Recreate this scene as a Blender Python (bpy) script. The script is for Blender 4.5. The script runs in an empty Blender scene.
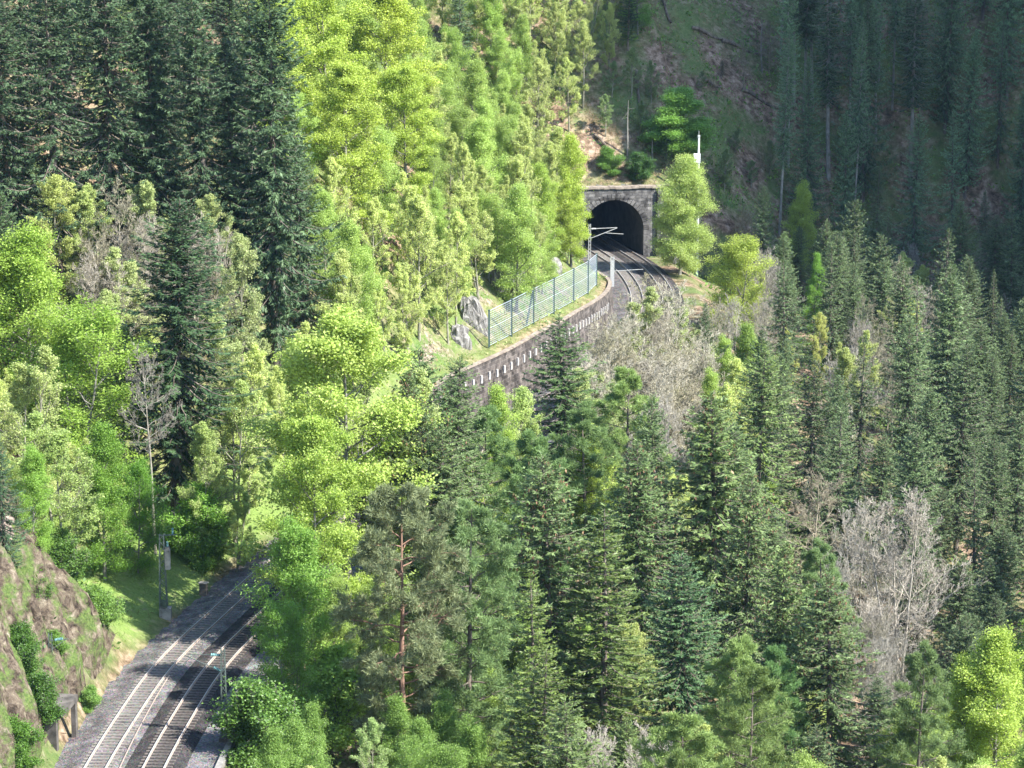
# Forested railway valley with a tunnel portal, built object by object.
import bpy, math, random
import numpy as np

scene = bpy.context.scene
C = scene.collection
R = math.radians

# ---------------------------------------------------------------- camera, sky, sun, exposure
CAM_H, PITCH, FPX = 70.0, 12.64, 2800.0
cam_data = bpy.data.cameras.new('camera')
cam_data.sensor_width = 36.0
cam_data.lens = 36.0 * FPX / 1024.0
cam_data.clip_start = 1.0
cam_data.clip_end = 5000.0
cam = bpy.data.objects.new('camera', cam_data)
C.objects.link(cam)
cam.location = (0, 0, CAM_H)
cam.rotation_euler = (R(90 - PITCH), 0, 0)
scene.camera = cam

SUN_EL, SUN_AZ = 45.0, 116.0        # azimuth clockwise from the view direction (+Y)
world = bpy.data.worlds.new('World')
scene.world = world
world.use_nodes = True
wn = world.node_tree
wn.nodes.clear()
sky = wn.nodes.new('ShaderNodeTexSky')
sky.sky_type = 'NISHITA'
sky.sun_disc = False
sky.sun_elevation = R(SUN_EL)
sky.sun_rotation = R(SUN_AZ)
sky.air_density = 1.0
sky.dust_density = 0.6
sky.ozone_density = 4.0
bg = wn.nodes.new('ShaderNodeBackground')
bg.inputs['Strength'].default_value = 0.15
wo = wn.nodes.new('ShaderNodeOutputWorld')
wn.links.new(sky.outputs[0], bg.inputs[0])
wn.links.new(bg.outputs[0], wo.inputs[0])

sd = bpy.data.lights.new('sun', 'SUN')
sd.energy = 4.3
sd.angle = R(0.5)
sd.color = (1.0, 0.975, 0.915)
sun = bpy.data.objects.new('sun', sd)
C.objects.link(sun)
from mathutils import Vector, Matrix
_s = Vector((math.sin(R(SUN_AZ)) * math.cos(R(SUN_EL)), math.cos(R(SUN_AZ)) * math.cos(R(SUN_EL)), math.sin(R(SUN_EL))))
sun.rotation_euler = _s.to_track_quat('Z', 'Y').to_euler()

scene.view_settings.view_transform = 'Standard'
scene.view_settings.look = 'None'
scene.view_settings.gamma = 1.0
scene.view_settings.exposure = 1.9
scene.view_settings.use_curve_mapping = False
scene.render.engine = 'CYCLES'
scene.cycles.max_bounces = 6
scene.cycles.diffuse_bounces = 3
scene.cycles.glossy_bounces = 1
scene.cycles.transmission_bounces = 3
scene.cycles.volume_bounces = 0
scene.cycles.use_denoising = True
# ---------------------------------------------------------------- the lie of the land
def smooth(a, b, x):
    t = np.clip((np.asarray(x, float) - a) / (b - a), 0, 1)
    return t * t * (3 - 2 * t)

_rn = np.random.default_rng(7)
_LAT = _rn.random((128, 128))
def vnoise(x, y):
    x = np.asarray(x, float); y = np.asarray(y, float)
    xi = np.floor(x).astype(int); yi = np.floor(y).astype(int)
    fx = x - xi; fy = y - yi
    fx = fx * fx * (3 - 2 * fx); fy = fy * fy * (3 - 2 * fy)
    a = _LAT[xi % 128, yi % 128]; b = _LAT[(xi + 1) % 128, yi % 128]
    c = _LAT[xi % 128, (yi + 1) % 128]; d = _LAT[(xi + 1) % 128, (yi + 1) % 128]
    return (a * (1 - fx) + b * fx) * (1 - fy) + (c * (1 - fx) + d * fx) * fy
def fbm(x, y, o=4):
    s = 0; amp = 1; tot = 0
    for i in range(o):
        s = s + amp * vnoise(x * 2 ** i + 17.3 * i, y * 2 ** i + 5.1 * i); tot += amp; amp *= 0.5
    return s / tot * 2 - 1

# centre line between the two tracks (world metres)
CTRL = [(-22, 90), (-25.5, 120), (-27.6, 150), (-27.9, 170), (-27.24, 187.7), (-26.5, 197.3), (-25.7, 206), (-24.5, 213.4),
        (-22.4, 222.7), (-19.4, 235.7), (-14.6, 252), (-8.6, 268), (-1.7, 285), (5.6, 301), (11.8, 320),
        (16.1, 340), (18.1, 355), (18.5, 368), (17.0, 384.5), (14.2, 397.5), (9.7, 415), (3.0, 435)]
def _spline(P, step=0.6):
    P = np.array(P, float); out = []
    for i in range(1, len(P) - 2):
        p0, p1, p2, p3 = P[i - 1], P[i], P[i + 1], P[i + 2]
        n = max(2, int(np.linalg.norm(p2 - p1) / step))
        for k in range(n):
            t = k / n
            out.append(0.5 * ((2 * p1) + (-p0 + p2) * t + (2 * p0 - 5 * p1 + 4 * p2 - p3) * t * t + (-p0 + 3 * p1 - 3 * p2 + p3) * t ** 3))
    return np.array(out)
def _resample(P, step):
    s = np.concatenate([[0], np.cumsum(np.linalg.norm(np.diff(P, axis=0), axis=1))])
    q = np.arange(0, s[-1], step)
    return np.stack([np.interp(q, s, P[:, k]) for k in range(P.shape[1])], 1)
TRK = _spline(CTRL)
for _ in range(3):
    TRK[5:-5] = sum(TRK[5 + k:len(TRK) - 5 + k] for k in range(-5, 6)) / 11
TRK = _resample(TRK, 0.5)
_tan = np.gradient(TRK, axis=0); _tan /= np.linalg.norm(_tan, axis=1)[:, None]
NRM = np.stack([-_tan[:, 1], _tan[:, 0]], 1)      # left of the direction of travel (uphill side)

def lateral(x, y):
    """signed distance from the centre line, + on the uphill (left) side"""
    x = np.asarray(x, float).ravel(); y = np.asarray(y, float).ravel()
    out = np.empty(len(x)); idx = np.empty(len(x), int)
    T = TRK[::2]; N = NRM[::2]
    for a in range(0, len(x), 20000):
        dx = x[a:a + 20000, None] - T[None, :, 0]; dy = y[a:a + 20000, None] - T[None, :, 1]
        i = np.argmin(dx * dx + dy * dy, 1); r = np.arange(len(i))
        d = np.sqrt(dx[r, i] ** 2 + dy[r, i] ** 2)
        sg = np.sign(dx[r, i] * N[i, 0] + dy[r, i] * N[i, 1])
        out[a:a + 20000] = d * sg; idx[a:a + 20000] = i * 2
    return out, idx

def offset_line(d, y0, y1):
    m = (TRK[:, 1] >= y0) & (TRK[:, 1] <= y1)
    return TRK[m] + NRM[m] * d

# retaining wall rim: offset from centre line 5.4 m, height by Y
def rim_z(y):
    return np.interp(y, [240, 262, 285, 298, 308, 325, 345, 362, 376, 384], [0.0, 4.0, 6.3, 6.3, 6.4, 5.6, 3.8, 2.4, 0.9, 0.2])
PORTAL = np.array([14.5, 395.0]); PHEAD = R(-11.0)       # portal centre and the heading of the bore
def portal_local(x, y):
    dx = x - PORTAL[0]; dy = y - PORTAL[1]
    u = dx * math.cos(PHEAD) - dy * math.sin(PHEAD)
    v = dx * math.sin(PHEAD) + dy * math.cos(PHEAD)
    return u, v                                           # across, into the hill

def height(x, y, detail=True):
    shp = np.shape(x)
    x = np.asarray(x, float).ravel(); y = np.asarray(y, float).ravel()
    d, idx = lateral(x, y)
    ys = TRK[idx, 1]
    n1 = fbm(x / 23, y / 23, 3); n2 = fbm(x / 5.1 + 9, y / 5.1, 4)
    # left: cliff, bank, wall with the slope above it
    dl = np.maximum(d - 5.6, 0)
    cliff = 1 - smooth(205, 221, y + 0.8 * np.clip(dl - 4, 0, 20))
    bank = np.where(dl < 9, dl * 0.40, 3.6 + (dl - 9) * 0.66)
    cz = np.where(dl < 9.5, dl * 2.15, 20.4 + (dl - 9.5) * 0.50) + cliff * 2.6 * fbm(x / 2.6, y / 3.4, 4) * smooth(0, 3, dl)
    rim = rim_z(ys)
    above = rim + 0.25 * np.minimum(dl, 2.2) + np.where(dl > 2.2, np.where(dl < 12, (dl - 2.2) * 0.95, 9.3 + (dl - 12) * 0.70), 0)
    wallw = smooth(243, 268, ys)
    left = bank * (1 - wallw) + above * wallw
    left = left * (1 - cliff) + cz * cliff
    step = np.where((wallw > 0) & (rim > 0.3), smooth(0.0, 0.5, d - 5.5), 1.0)
    left = np.where(d > 5.5, left * step, 0)
    # right: falls away to the stream, rises again on the far right
    dr = np.maximum(-d - 6.4, 0)
    right = -(0.55 * np.minimum(dr, 9) + 0.30 * np.clip(dr - 9, 0, 36) + 0.02 * np.clip(dr - 45, 0, 200))
    rise = np.clip(x - 62, 0, 400) * 0.35
    right = right + rise * smooth(200, 330, y)
    z = np.where(d > 0, left, right)
    # hill above the tunnel and round to the right
    u, v = portal_local(x, y)
    toe = 1.3 + 4 * smooth(14, 45, u)
    hv = v - toe
    hz = np.where(hv > 0, 9.7 - 14 * smooth(12, 40, u) - 5.5 * smooth(12.5, 14.5, u) + hv * 0.80, -99)
    hz = hz + np.clip(x - 24, 0, 200) * 0.30 * smooth(0, 30, hv)
    hz = np.where((np.abs(u) < 6.6) & (v < 1.0), -99, hz)
    z = np.maximum(z, hz)
    # steep ridge to the right, out of frame; added and shaped to shade the far slope
    rx = x - (88 + 0.16 * (y - 380))
    yb = 391 - 0.47 * (x - 15)
    ridge = np.minimum(np.clip(rx, 0, 400) * 1.60, 235) * smooth(-8, 14, y - yb)
    z = z + ridge
    z = z + (n1 * 2.0 * smooth(12, 30, np.abs(d)) + n2 * 0.7 * smooth(6.5, 14, np.abs(d)))* np.where(v > -3, smooth(0, 10, hv), 1)
    far = smooth(560, 900, np.abs(y)) + smooth(260, 500, np.abs(x))
    z = np.where(z > 60, 60 + (z - 60) * (1 - 0.4 * np.clip(far, 0, 1)), z)
    return z.reshape(shp) if shp else float(z[0])

_cp, _sp = math.cos(R(PITCH)), math.sin(R(PITCH))
def project(x, y, z):
    zc = y * _cp + (CAM_H - z) * _sp
    yc = -(CAM_H - z) * _cp + y * _sp
    return 512 + FPX * x / zc, 384 - FPX * yc / zc, zc
# ---------------------------------------------------------------- helpers
def tag(o, label=None, cat=None, group=None, kind=None):
    if label: o['label'] = label
    if cat: o['category'] = cat
    if group: o['group'] = group
    if kind: o['kind'] = kind
    return o

class MB:
    """collects verts / faces with a tint per face, then links them as one mesh object"""
    def __init__(s):
        s.v = []; s.f4 = []; s.f3 = []; s.t4 = []; s.t3 = []; s.n = 0
    def add(s, V, F, tint=0.5):
        V = np.asarray(V, np.float32).reshape(-1, 3); F = np.asarray(F, np.int64)
        t = np.broadcast_to(np.asarray(tint, np.float32), (len(F),))
        if F.shape[1] == 4: s.f4.append(F + s.n); s.t4.append(t)
        else: s.f3.append(F + s.n); s.t3.append(t)
        s.v.append(V); s.n += len(V)
    def mesh(s, name, mat, smooth_=False):
        V = np.concatenate(s.v)
        f4 = np.concatenate(s.f4) if s.f4 else np.zeros((0, 4), int)
        f3 = np.concatenate(s.f3) if s.f3 else np.zeros((0, 3), int)
        tint = np.concatenate(s.t4 + s.t3)
        m = bpy.data.meshes.new(name)
        m.vertices.add(len(V)); m.vertices.foreach_set('co', V.ravel())
        loops = np.concatenate([f4.ravel(), f3.ravel()])
        m.loops.add(len(loops)); m.loops.foreach_set('vertex_index', loops.astype(np.int32))
        nf = len(f4) + len(f3)
        m.polygons.add(nf)
        st = np.concatenate([np.arange(len(f4)) * 4, len(f4) * 4 + np.arange(len(f3)) * 3])
        m.polygons.foreach_set('loop_start', st.astype(np.int32))
        m.polygons.foreach_set('use_smooth', np.full(nf, smooth_))
        a = m.attributes.new('tint', 'FLOAT', 'FACE'); a.data.foreach_set('value', tint.astype(np.float32))
        m.update(calc_edges=True)
        m.materials.append(mat)
        return m
    def build(s, name, mat, parent=None, smooth_=False):
        return link(name, s.mesh(name, mat, smooth_), parent)
    def box(s, cx, cy, cz, sx, sy, sz, rot=0.0, tint=0.5, M=None):
        V = np.array([[i, j, k] for i in (-.5, .5) for j in (-.5, .5) for k in (-.5, .5)]) * [sx, sy, sz]
        if M is not None: V = V @ np.array(M).T
        c, q = math.cos(rot), math.sin(rot)
        V = V @ np.array([[c, q, 0], [-q, c, 0], [0, 0, 1]]) + [cx, cy, cz]
        s.add(V, [[0, 1, 3, 2], [4, 6, 7, 5], [0, 4, 5, 1], [2, 3, 7, 6], [0, 2, 6, 4], [1, 5, 7, 3]], tint)
    def bar(s, a, b, w, h=None, tint=0.5):
        a = np.array(a, float); b = np.array(b, float); h = h or w
        t = b - a; L = np.linalg.norm(t); t /= L
        up = np.array([0, 0, 1.]) if abs(t[2]) < .9 else np.array([1., 0, 0])
        x = np.cross(t, up); x /= np.linalg.norm(x); y = np.cross(x, t)
        V = []
        for p in (a, b):
            for i, j in ((-1, -1), (1, -1), (1, 1), (-1, 1)): V.append(p + x * i * w / 2 + y * j * h / 2)
        s.add(V, [[0, 1, 5, 4], [1, 2, 6, 5], [2, 3, 7, 6], [3, 0, 4, 7], [3, 2, 1, 0], [4, 5, 6, 7]], tint)
    def tube(s, P, r, k=8, tint=0.5, cap=True):
        P = np.array(P, float); n = len(P); r = np.broadcast_to(np.asarray(r, float), (n,))
        T = np.gradient(P, axis=0); T /= np.linalg.norm(T, axis=1)[:, None] + 1e-9
        ref = np.array([1., 0.13, 0.05]) if abs(T[0][0]) < .8 else np.array([0, 1., 0.1])
        X = np.cross(T, ref); X /= np.linalg.norm(X, axis=1)[:, None]; Y = np.cross(T, X)
        a = np.arange(k) / k * 2 * math.pi
        V = P[:, None] + (X[:, None] * np.cos(a)[None, :, None] + Y[:, None] * np.sin(a)[None, :, None]) * r[:, None, None]
        i = np.arange(n - 1)[:, None]; j = np.arange(k)[None]
        F = np.stack([i * k + j, i * k + (j + 1) % k, (i + 1) * k + (j + 1) % k, (i + 1) * k + j], -1).reshape(-1, 4)
        s.add(V.reshape(-1, 3), F, tint)
        if cap:
            m0 = V[-1].mean(0); base = np.concatenate([V[-1], [m0]])
            s.add(base, [[q, (q + 1) % k, k] for q in range(k)], tint)
            m0 = V[0].mean(0); base = np.concatenate([V[0], [m0]])
            s.add(base, [[(q + 1) % k, q, k] for q in range(k)], tint)
    def segs(s, A, B, r0, r1, k=3, tint=0.5):
        """many straight tapered twigs at once"""
        A = np.asarray(A, float).reshape(-1, 3); B = np.asarray(B, float).reshape(-1, 3); n = len(A)
        T = B - A; T /= np.linalg.norm(T, axis=1)[:, None] + 1e-9
        ref = np.where(np.abs(T[:, 2:3]) < .9, [[0, 0, 1.]], [[1., 0, 0]])
        X = np.cross(T, ref); X /= np.linalg.norm(X, axis=1)[:, None] + 1e-9; Y = np.cross(T, X)
        a = np.arange(k) / k * 2 * math.pi
        ring = X[:, None] * np.cos(a)[None, :, None] + Y[:, None] * np.sin(a)[None, :, None]
        r0 = np.broadcast_to(r0, (n,))[:, None, None]; r1 = np.broadcast_to(r1, (n,))[:, None, None]
        V = np.concatenate([A[:, None] + ring * r0, B[:, None] + ring * r1], 1).reshape(-1, 3)
        j = np.arange(k); F = np.stack([j, (j + 1) % k, (j + 1) % k + k, j + k], -1)
        F = (np.arange(n)[:, None, None] * 2 * k + F[None]).reshape(-1, 4)
        s.add(V, F, np.repeat(np.broadcast_to(tint, (n,)), k))
    def kites(s, P, U, W, length, width, tint=0.5, wide=0.45):
        """leaf blades: from P along U (unit) with half-width direction W (unit)"""
        n = len(P); length = np.broadcast_to(length, (n,))[:, None]; width = np.broadcast_to(width, (n,))[:, None]
        mid = P + U * length * wide
        V = np.stack([P, mid + W * width / 2, P + U * length, mid - W * width / 2], 1).reshape(-1, 3)
        F = np.arange(n * 4).reshape(-1, 4)
        s.add(V, F, tint)

def link(name, mesh, parent=None):
    o = bpy.data.objects.new(name, mesh); C.objects.link(o)
    if parent: o.parent = parent
    return o
def empty(name, loc=(0, 0, 0), rz=0.0):
    o = bpy.data.objects.new(name, None); C.objects.link(o)
    o.location = loc; o.rotation_euler = (0, 0, rz); o.empty_display_size = 0.5
    return o
def unit(v):
    return v / (np.linalg.norm(v, axis=-1, keepdims=True) + 1e-9)

# ---------------------------------------------------------------- materials
def nodes(name):
    m = bpy.data.materials.new(name); m.use_nodes = True
    nt = m.node_tree; nt.nodes.clear()
    out = nt.nodes.new('ShaderNodeOutputMaterial')
    return m, nt, out
def N(nt, t, **kw):
    n = nt.nodes.new(t)
    for k, v in kw.items():
        if k.startswith('i_'):
            key = k[2:]; key = int(key) if key.isdigit() else key
            n.inputs[key].default_value = v
        else: setattr(n, k, v)
    return n
def ramp(nt, fac, stops):
    r = nt.nodes.new('ShaderNodeValToRGB'); e = r.color_ramp.elements
    while len(e) < len(stops): e.new(0.5)
    for i, (p, c) in enumerate(stops):
        e[i].position = p; e[i].color = tuple(c) + (1,) if len(c) == 3 else c
    nt.links.new(fac, r.inputs[0]); return r.outputs[0]
def mixc(nt, fac, a, b, mode='MIX'):
    m = nt.nodes.new('ShaderNodeMix'); m.data_type = 'RGBA'; m.blend_type = mode
    for s, v in ((m.inputs[0], fac), (m.inputs[6], a), (m.inputs[7], b)):
        if isinstance(v, (int, float)): s.default_value = v
        elif isinstance(v, tuple): s.default_value = v + (1,) if len(v) == 3 else v
        else: nt.links.new(v, s)
    return m.outputs[2]
def noise(nt, scale, detail=5, rough=0.6, vec=None, dist=0.0):
    n = N(nt, 'ShaderNodeTexNoise'); n.inputs['Scale'].default_value = scale
    n.inputs['Detail'].default_value = detail; n.inputs['Roughness'].default_value = rough; n.inputs['Distortion'].default_value = dist
    if vec is not None: nt.links.new(vec, n.inputs['Vector'])
    return n.outputs[0]
def attr(nt, name):
    return N(nt, 'ShaderNodeAttribute', attribute_name=name).outputs['Fac']
def bsdf(nt, out, color, rough=0.8, spec=0.3, metal=0.0, bump=None, bstr=0.5, bdist=0.1):
    b = nt.nodes.new('ShaderNodeBsdfPrincipled')
    if isinstance(color, tuple): b.inputs['Base Color'].default_value = color + (1,)
    else: nt.links.new(color, b.inputs['Base Color'])
    if isinstance(rough, (int, float)): b.inputs['Roughness'].default_value = rough
    else: nt.links.new(rough, b.inputs['Roughness'])
    b.inputs['Specular IOR Level'].default_value = spec
    b.inputs['Metallic'].default_value = metal
    if bump is not None:
        bn = N(nt, 'ShaderNodeBump'); bn.inputs['Strength'].default_value = bstr; bn.inputs['Distance'].default_value = bdist
        nt.links.new(bump, bn.inputs['Height']); nt.links.new(bn.outputs[0], b.inputs['Normal'])
    nt.links.new(b.outputs[0], out.inputs[0]); return b

def leaf_mat(name, dark, light, trans=0.35, rough=0.55, spec=0.25):
    """leaf colour = ramp(tint per leaf) x the object colour set per tree, a share of the light passes through the leaf"""
    m, nt, out = nodes(name)
    oi = N(nt, 'ShaderNodeObjectInfo')
    c = ramp(nt, attr(nt, 'tint'), [(0.0, dark), (1.0, light)])
    c = mixc(nt, 1.0, c, oi.outputs['Color'], 'MULTIPLY')
    b = nt.nodes.new('ShaderNodeBsdfPrincipled'); nt.links.new(c, b.inputs['Base Color'])
    b.inputs['Roughness'].default_value = rough; b.inputs['Specular IOR Level'].default_value = spec
    t = nt.nodes.new('ShaderNodeBsdfTranslucent')
    hs = N(nt, 'ShaderNodeHueSaturation'); hs.inputs['Saturation'].default_value = 1.1; hs.inputs['Value'].default_value = 1.15
    nt.links.new(c, hs.inputs['Color']); nt.links.new(hs.outputs[0], t.inputs[0])
    ms = nt.nodes.new('ShaderNodeMixShader'); ms.inputs[0].default_value = trans
    nt.links.new(b.outputs[0], ms.inputs[1]); nt.links.new(t.outputs[0], ms.inputs[2]); nt.links.new(ms.outputs[0], out.inputs[0])
    return m
def bark_mat(name, a, b, scale=3.0):
    m, nt, out = nodes(name)
    tc = N(nt, 'ShaderNodeTexCoord'); mp = N(nt, 'ShaderNodeMapping'); mp.inputs['Scale'].default_value = (1, 1, 0.3)
    nt.links.new(tc.outputs['Object'], mp.inputs[0])
    n = noise(nt, scale, 5, 0.65, mp.outputs[0])
    oi = N(nt, 'ShaderNodeObjectInfo')
    c = mixc(nt, 1.0, ramp(nt, n, [(0.35, a), (0.65, b)]), oi.outputs['Color'], 'MULTIPLY')
    bsdf(nt, out, c, 0.9, 0.15, bump=n, bstr=0.6, bdist=0.05)
    return m
def plain_mat(name, a, b, scale=2.0, rough=0.7, spec=0.3, metal=0.0, bstr=0.3, bdist=0.03, contrast=(0.35, 0.65)):
    m, nt, out = nodes(name)
    tc = N(nt, 'ShaderNodeTexCoord')
    n = noise(nt, scale, 6, 0.65, tc.outputs['Object'])
    bsdf(nt, out, ramp(nt, n, [(contrast[0], a), (contrast[1], b)]), rough, spec, metal, bump=n, bstr=bstr, bdist=bdist)
    return m

MAT = {}
MAT['needle'] = leaf_mat('spruce_needles', (0.026, 0.052, 0.026), (0.17, 0.23, 0.10), 0.25, 0.55, 0.3)
MAT['cone'] = leaf_mat('spruce_cones', (0.10, 0.055, 0.03), (0.26, 0.16, 0.09), 0.1)
MAT['fir'] = leaf_mat('fir_needles', (0.03, 0.06, 0.022), (0.15, 0.20, 0.06), 0.25, 0.5, 0.35)
MAT['pine'] = leaf_mat('pine_needles', (0.075, 0.10, 0.06), (0.24, 0.28, 0.16), 0.30, 0.6, 0.3)
MAT['larch'] = leaf_mat('larch_needles', (0.09, 0.14, 0.06), (0.24, 0.32, 0.13), 0.35, 0.6, 0.2)
MAT['leaf'] = leaf_mat('spring_leaves', (0.20, 0.29, 0.06), (0.52, 0.65, 0.22), 0.5, 0.5, 0.25)
MAT['sparse'] = leaf_mat('young_leaves', (0.26, 0.31, 0.13), (0.64, 0.68, 0.36), 0.5, 0.5, 0.25)
MAT['ever'] = leaf_mat('shrub_leaves', (0.06, 0.12, 0.03), (0.20, 0.30, 0.07), 0.35, 0.45, 0.35)
MAT['bark_spruce'] = bark_mat('spruce_bark', (0.07, 0.055, 0.045), (0.19, 0.16, 0.13))
MAT['bark_pale'] = bark_mat('pale_bark', (0.15, 0.14, 0.115), (0.33, 0.31, 0.27))
MAT['bark_beech'] = bark_mat('grey_bark', (0.10, 0.095, 0.08), (0.24, 0.22, 0.19))
MAT['bark_red'] = bark_mat('pine_bark', (0.14, 0.08, 0.055), (0.29, 0.18, 0.13))
MAT['bark_twig'] = bark_mat('twig_bark', (0.13, 0.12, 0.085), (0.29, 0.275, 0.205))
# ---------------------------------------------------------------- tree growers (each returns the meshes of trunk and crown)
def rand_unit(rg, n):
    v = rg.normal(size=(n, 3)); return unit(v)

def kit_spruce(rg, H=24., Rm=3.6, base=0.12, droop=1.0, gap=0.36, dense=1.0, ragged=0.25, cones=0, mat='needle', bark='bark_spruce',
               spray=0.55, dead=0, shape=0.85, up=0.0, flat=False, tk=1.0):
    tr = MB(); cr = MB(); co = MB()
    n = 14; zt = np.linspace(-0.8, H, n); wob = np.cumsum(rg.normal(0, 0.03, (n, 2)), 0)
    wob[0] = 0
    P = np.stack([wob[:, 0], wob[:, 1], zt], 1)
    tr.tube(P, np.interp(zt, [0, H * .5, H], [(H * 0.0125 + .05) * tk, H * 0.008 * tk, 0.02]), 7)
    A = []; L = []; D = []; Tz = []
    z = H * base
    phase = 0
    while z < H - 0.25:
        t = (z - H * base) / (H * (1 - base))
        prof = (1 - t) ** shape * (0.55 + 0.45 * smooth(0, 0.22, t)) + 0.02
        k = rg.integers(5, 8)
        sect = rg.random() 
        for i in range(k):
            if t < .6 and rg.random() < ragged * 0.35: continue
            az = phase + i / k * 6.283 + rg.normal(0, .2)
            l = Rm * prof * rg.uniform(1 - ragged * 1.3, 1.08) * (1 + 0.18 * math.sin(az * 2 + z * .35))
            A.append((np.interp(z, zt, P[:, 0]), np.interp(z, zt, P[:, 1]), z + rg.normal(0, .08))); L.append(max(l, .22)); D.append(az); Tz.append(t)
        phase += 1.1; z += gap * rg.uniform(.75, 1.25) * (1.1 - 0.45 * t)
    A = np.array(A); L = np.array(L); D = np.array(D); Tz = np.array(Tz); nb = len(A)
    m = 7; s = np.linspace(0, 1, m)
    el = np.interp(Tz, [0, .5, .9, 1], [-0.32, -0.12, 0.35, 0.9]) * droop + up + rg.normal(0, .08, nb)
    out = np.stack([np.cos(D), np.sin(D), np.zeros(nb)], 1)
    # curve: leaves the trunk rising a little, sags, turns up at the tip
    rad = s[None] * L[:, None] * np.cos(el)[:, None]
    sag = (np.sin(el)[:, None] * s[None] + (-0.20 * droop * (1 - Tz))[:, None] * np.sin(s * 3.0)[None] + 0.10 * s[None] ** 3) * L[:, None]
    Q = A[:, None] + out[:, None] * rad[..., None]; Q[..., 2] += sag
    Q[..., :2] += rg.normal(0, .03, Q[..., :2].shape) * L[:, None, None] * s[None, :, None]
    tr.segs(Q[:, :-1].reshape(-1, 3), Q[:, 1:].reshape(-1, 3), np.repeat(.012 + .010 * L, m - 1) * np.tile(1 - s[:-1] * .85, nb),
            np.repeat(.012 + .010 * L, m - 1) * np.tile(1 - s[1:] * .85, nb), 3)
    # sprays
    cnt = np.maximum((L / 0.115 * dense).astype(int), 4)
    bi = np.repeat(np.arange(nb), cnt); q = rg.random(len(bi)) ** 0.75 * 0.98 + 0.02
    fi = q * (m - 1); i0 = np.minimum(fi.astype(int), m - 2); fr = (fi - i0)[:, None]
    p = Q[bi, i0] * (1 - fr) + Q[bi, i0 + 1] * fr; tdir = unit(Q[bi, i0 + 1] - Q[bi, i0])
    side = np.cross(tdir, [0, 0, 1.]); side = unit(side) * np.where(rg.random(len(bi)) < .5, 1, -1)[:, None]
    hang = rg.uniform(0.1, 1.0, len(bi))[:, None] * droop * (1 - 0.6 * Tz[bi])[:, None]
    if flat: hang *= 0.25
    U = unit(tdir * rg.uniform(.35, 1.1, (len(bi), 1)) + side * rg.uniform(.3, 1.0, (len(bi), 1)) + np.array([0, 0, -1.]) * hang + rg.normal(0, .12, (len(bi), 3)))
    sl = spray * rg.uniform(.6, 1.25, len(bi)) * (0.45 + 0.55 * np.minimum(L[bi] / 2.2, 1)) * (1.15 - .55 * q)
    Wd = unit(np.cross(U, unit(rg.normal(0, .55, (len(bi), 3)) + [0, 0, 1.])))
    tip = q ** 1.5 * 0.45
    tint = np.clip(rg.normal(0.30, .14, len(bi)) + tip + rg.normal(0, .10, nb)[bi] + .12 * Tz[bi], 0, 1)
    cr.kites(p, U, Wd, sl, sl * rg.uniform(.24, .36, len(bi)), tint, .4)
    # finer fingers off each spray
    for sg in (-1, 1):
        p2 = p + U * (sl * rg.uniform(.2, .5, len(bi)))[:, None]
        U2 = unit(U + Wd * sg * rg.uniform(.5, .9, (len(bi), 1)) + rg.normal(0, .25, (len(bi), 3)) + [0, 0, -.15])
        W2 = unit(np.cross(U2, rand_unit(rg, len(bi)) + [0, 0, 1.]))
        cr.kites(p2, U2, W2, sl * .62, sl * .17, np.clip(tint + rg.normal(.03, .08, len(bi)), 0, 1), .45)
    # leader
    k = 26; zz = H + rg.uniform(-0.9, 0.2, k)
    cr.kites(np.stack([np.full(k, P[-1, 0]), np.full(k, P[-1, 1]), zz], 1), unit(rand_unit(rg, k) * [1, 1, .3] + [0, 0, .9]), rand_unit(rg, k), .4, .1, .6)
    if dead:
        k = dead; zz = rg.uniform(H * base * .25, H * (base + .1), k); az = rg.uniform(0, 6.28, k)
        o = np.stack([np.cos(az), np.sin(az), rg.uniform(-.5, .1, k)], 1); ll = rg.uniform(.5, 2.2, k)[:, None]
        a = np.stack([np.zeros(k), np.zeros(k), zz], 1); tr.segs(a, a + o * ll, .025, .008, 3)
    if cones:
        sel = np.where(Tz[bi] > .45)[0]; sel = rg.choice(sel, min(cones, len(sel)), replace=False)
        k = len(sel); pc = p[sel] + U[sel] * (sl[sel] * .7)[:, None]
        co.kites(pc, unit(rg.normal(0, .15, (k, 3)) + [0, 0, -1.]), unit(rand_unit(rg, k) * [1, 1, 0]), rg.uniform(.22, .36, k), .12, rg.random(k))
        co.kites(pc, unit(rg.normal(0, .15, (k, 3)) + [0, 0, -1.]), unit(rand_unit(rg, k) * [1, 1, 0]), rg.uniform(.22, .36, k), .12, rg.random(k))
    res = {'trunk': tr.mesh('trunk', MAT[bark], True), 'crown': cr.mesh('crown', MAT[mat])}
    if cones: res['cones'] = co.mesh('cones', MAT['cone'])
    return res

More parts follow.
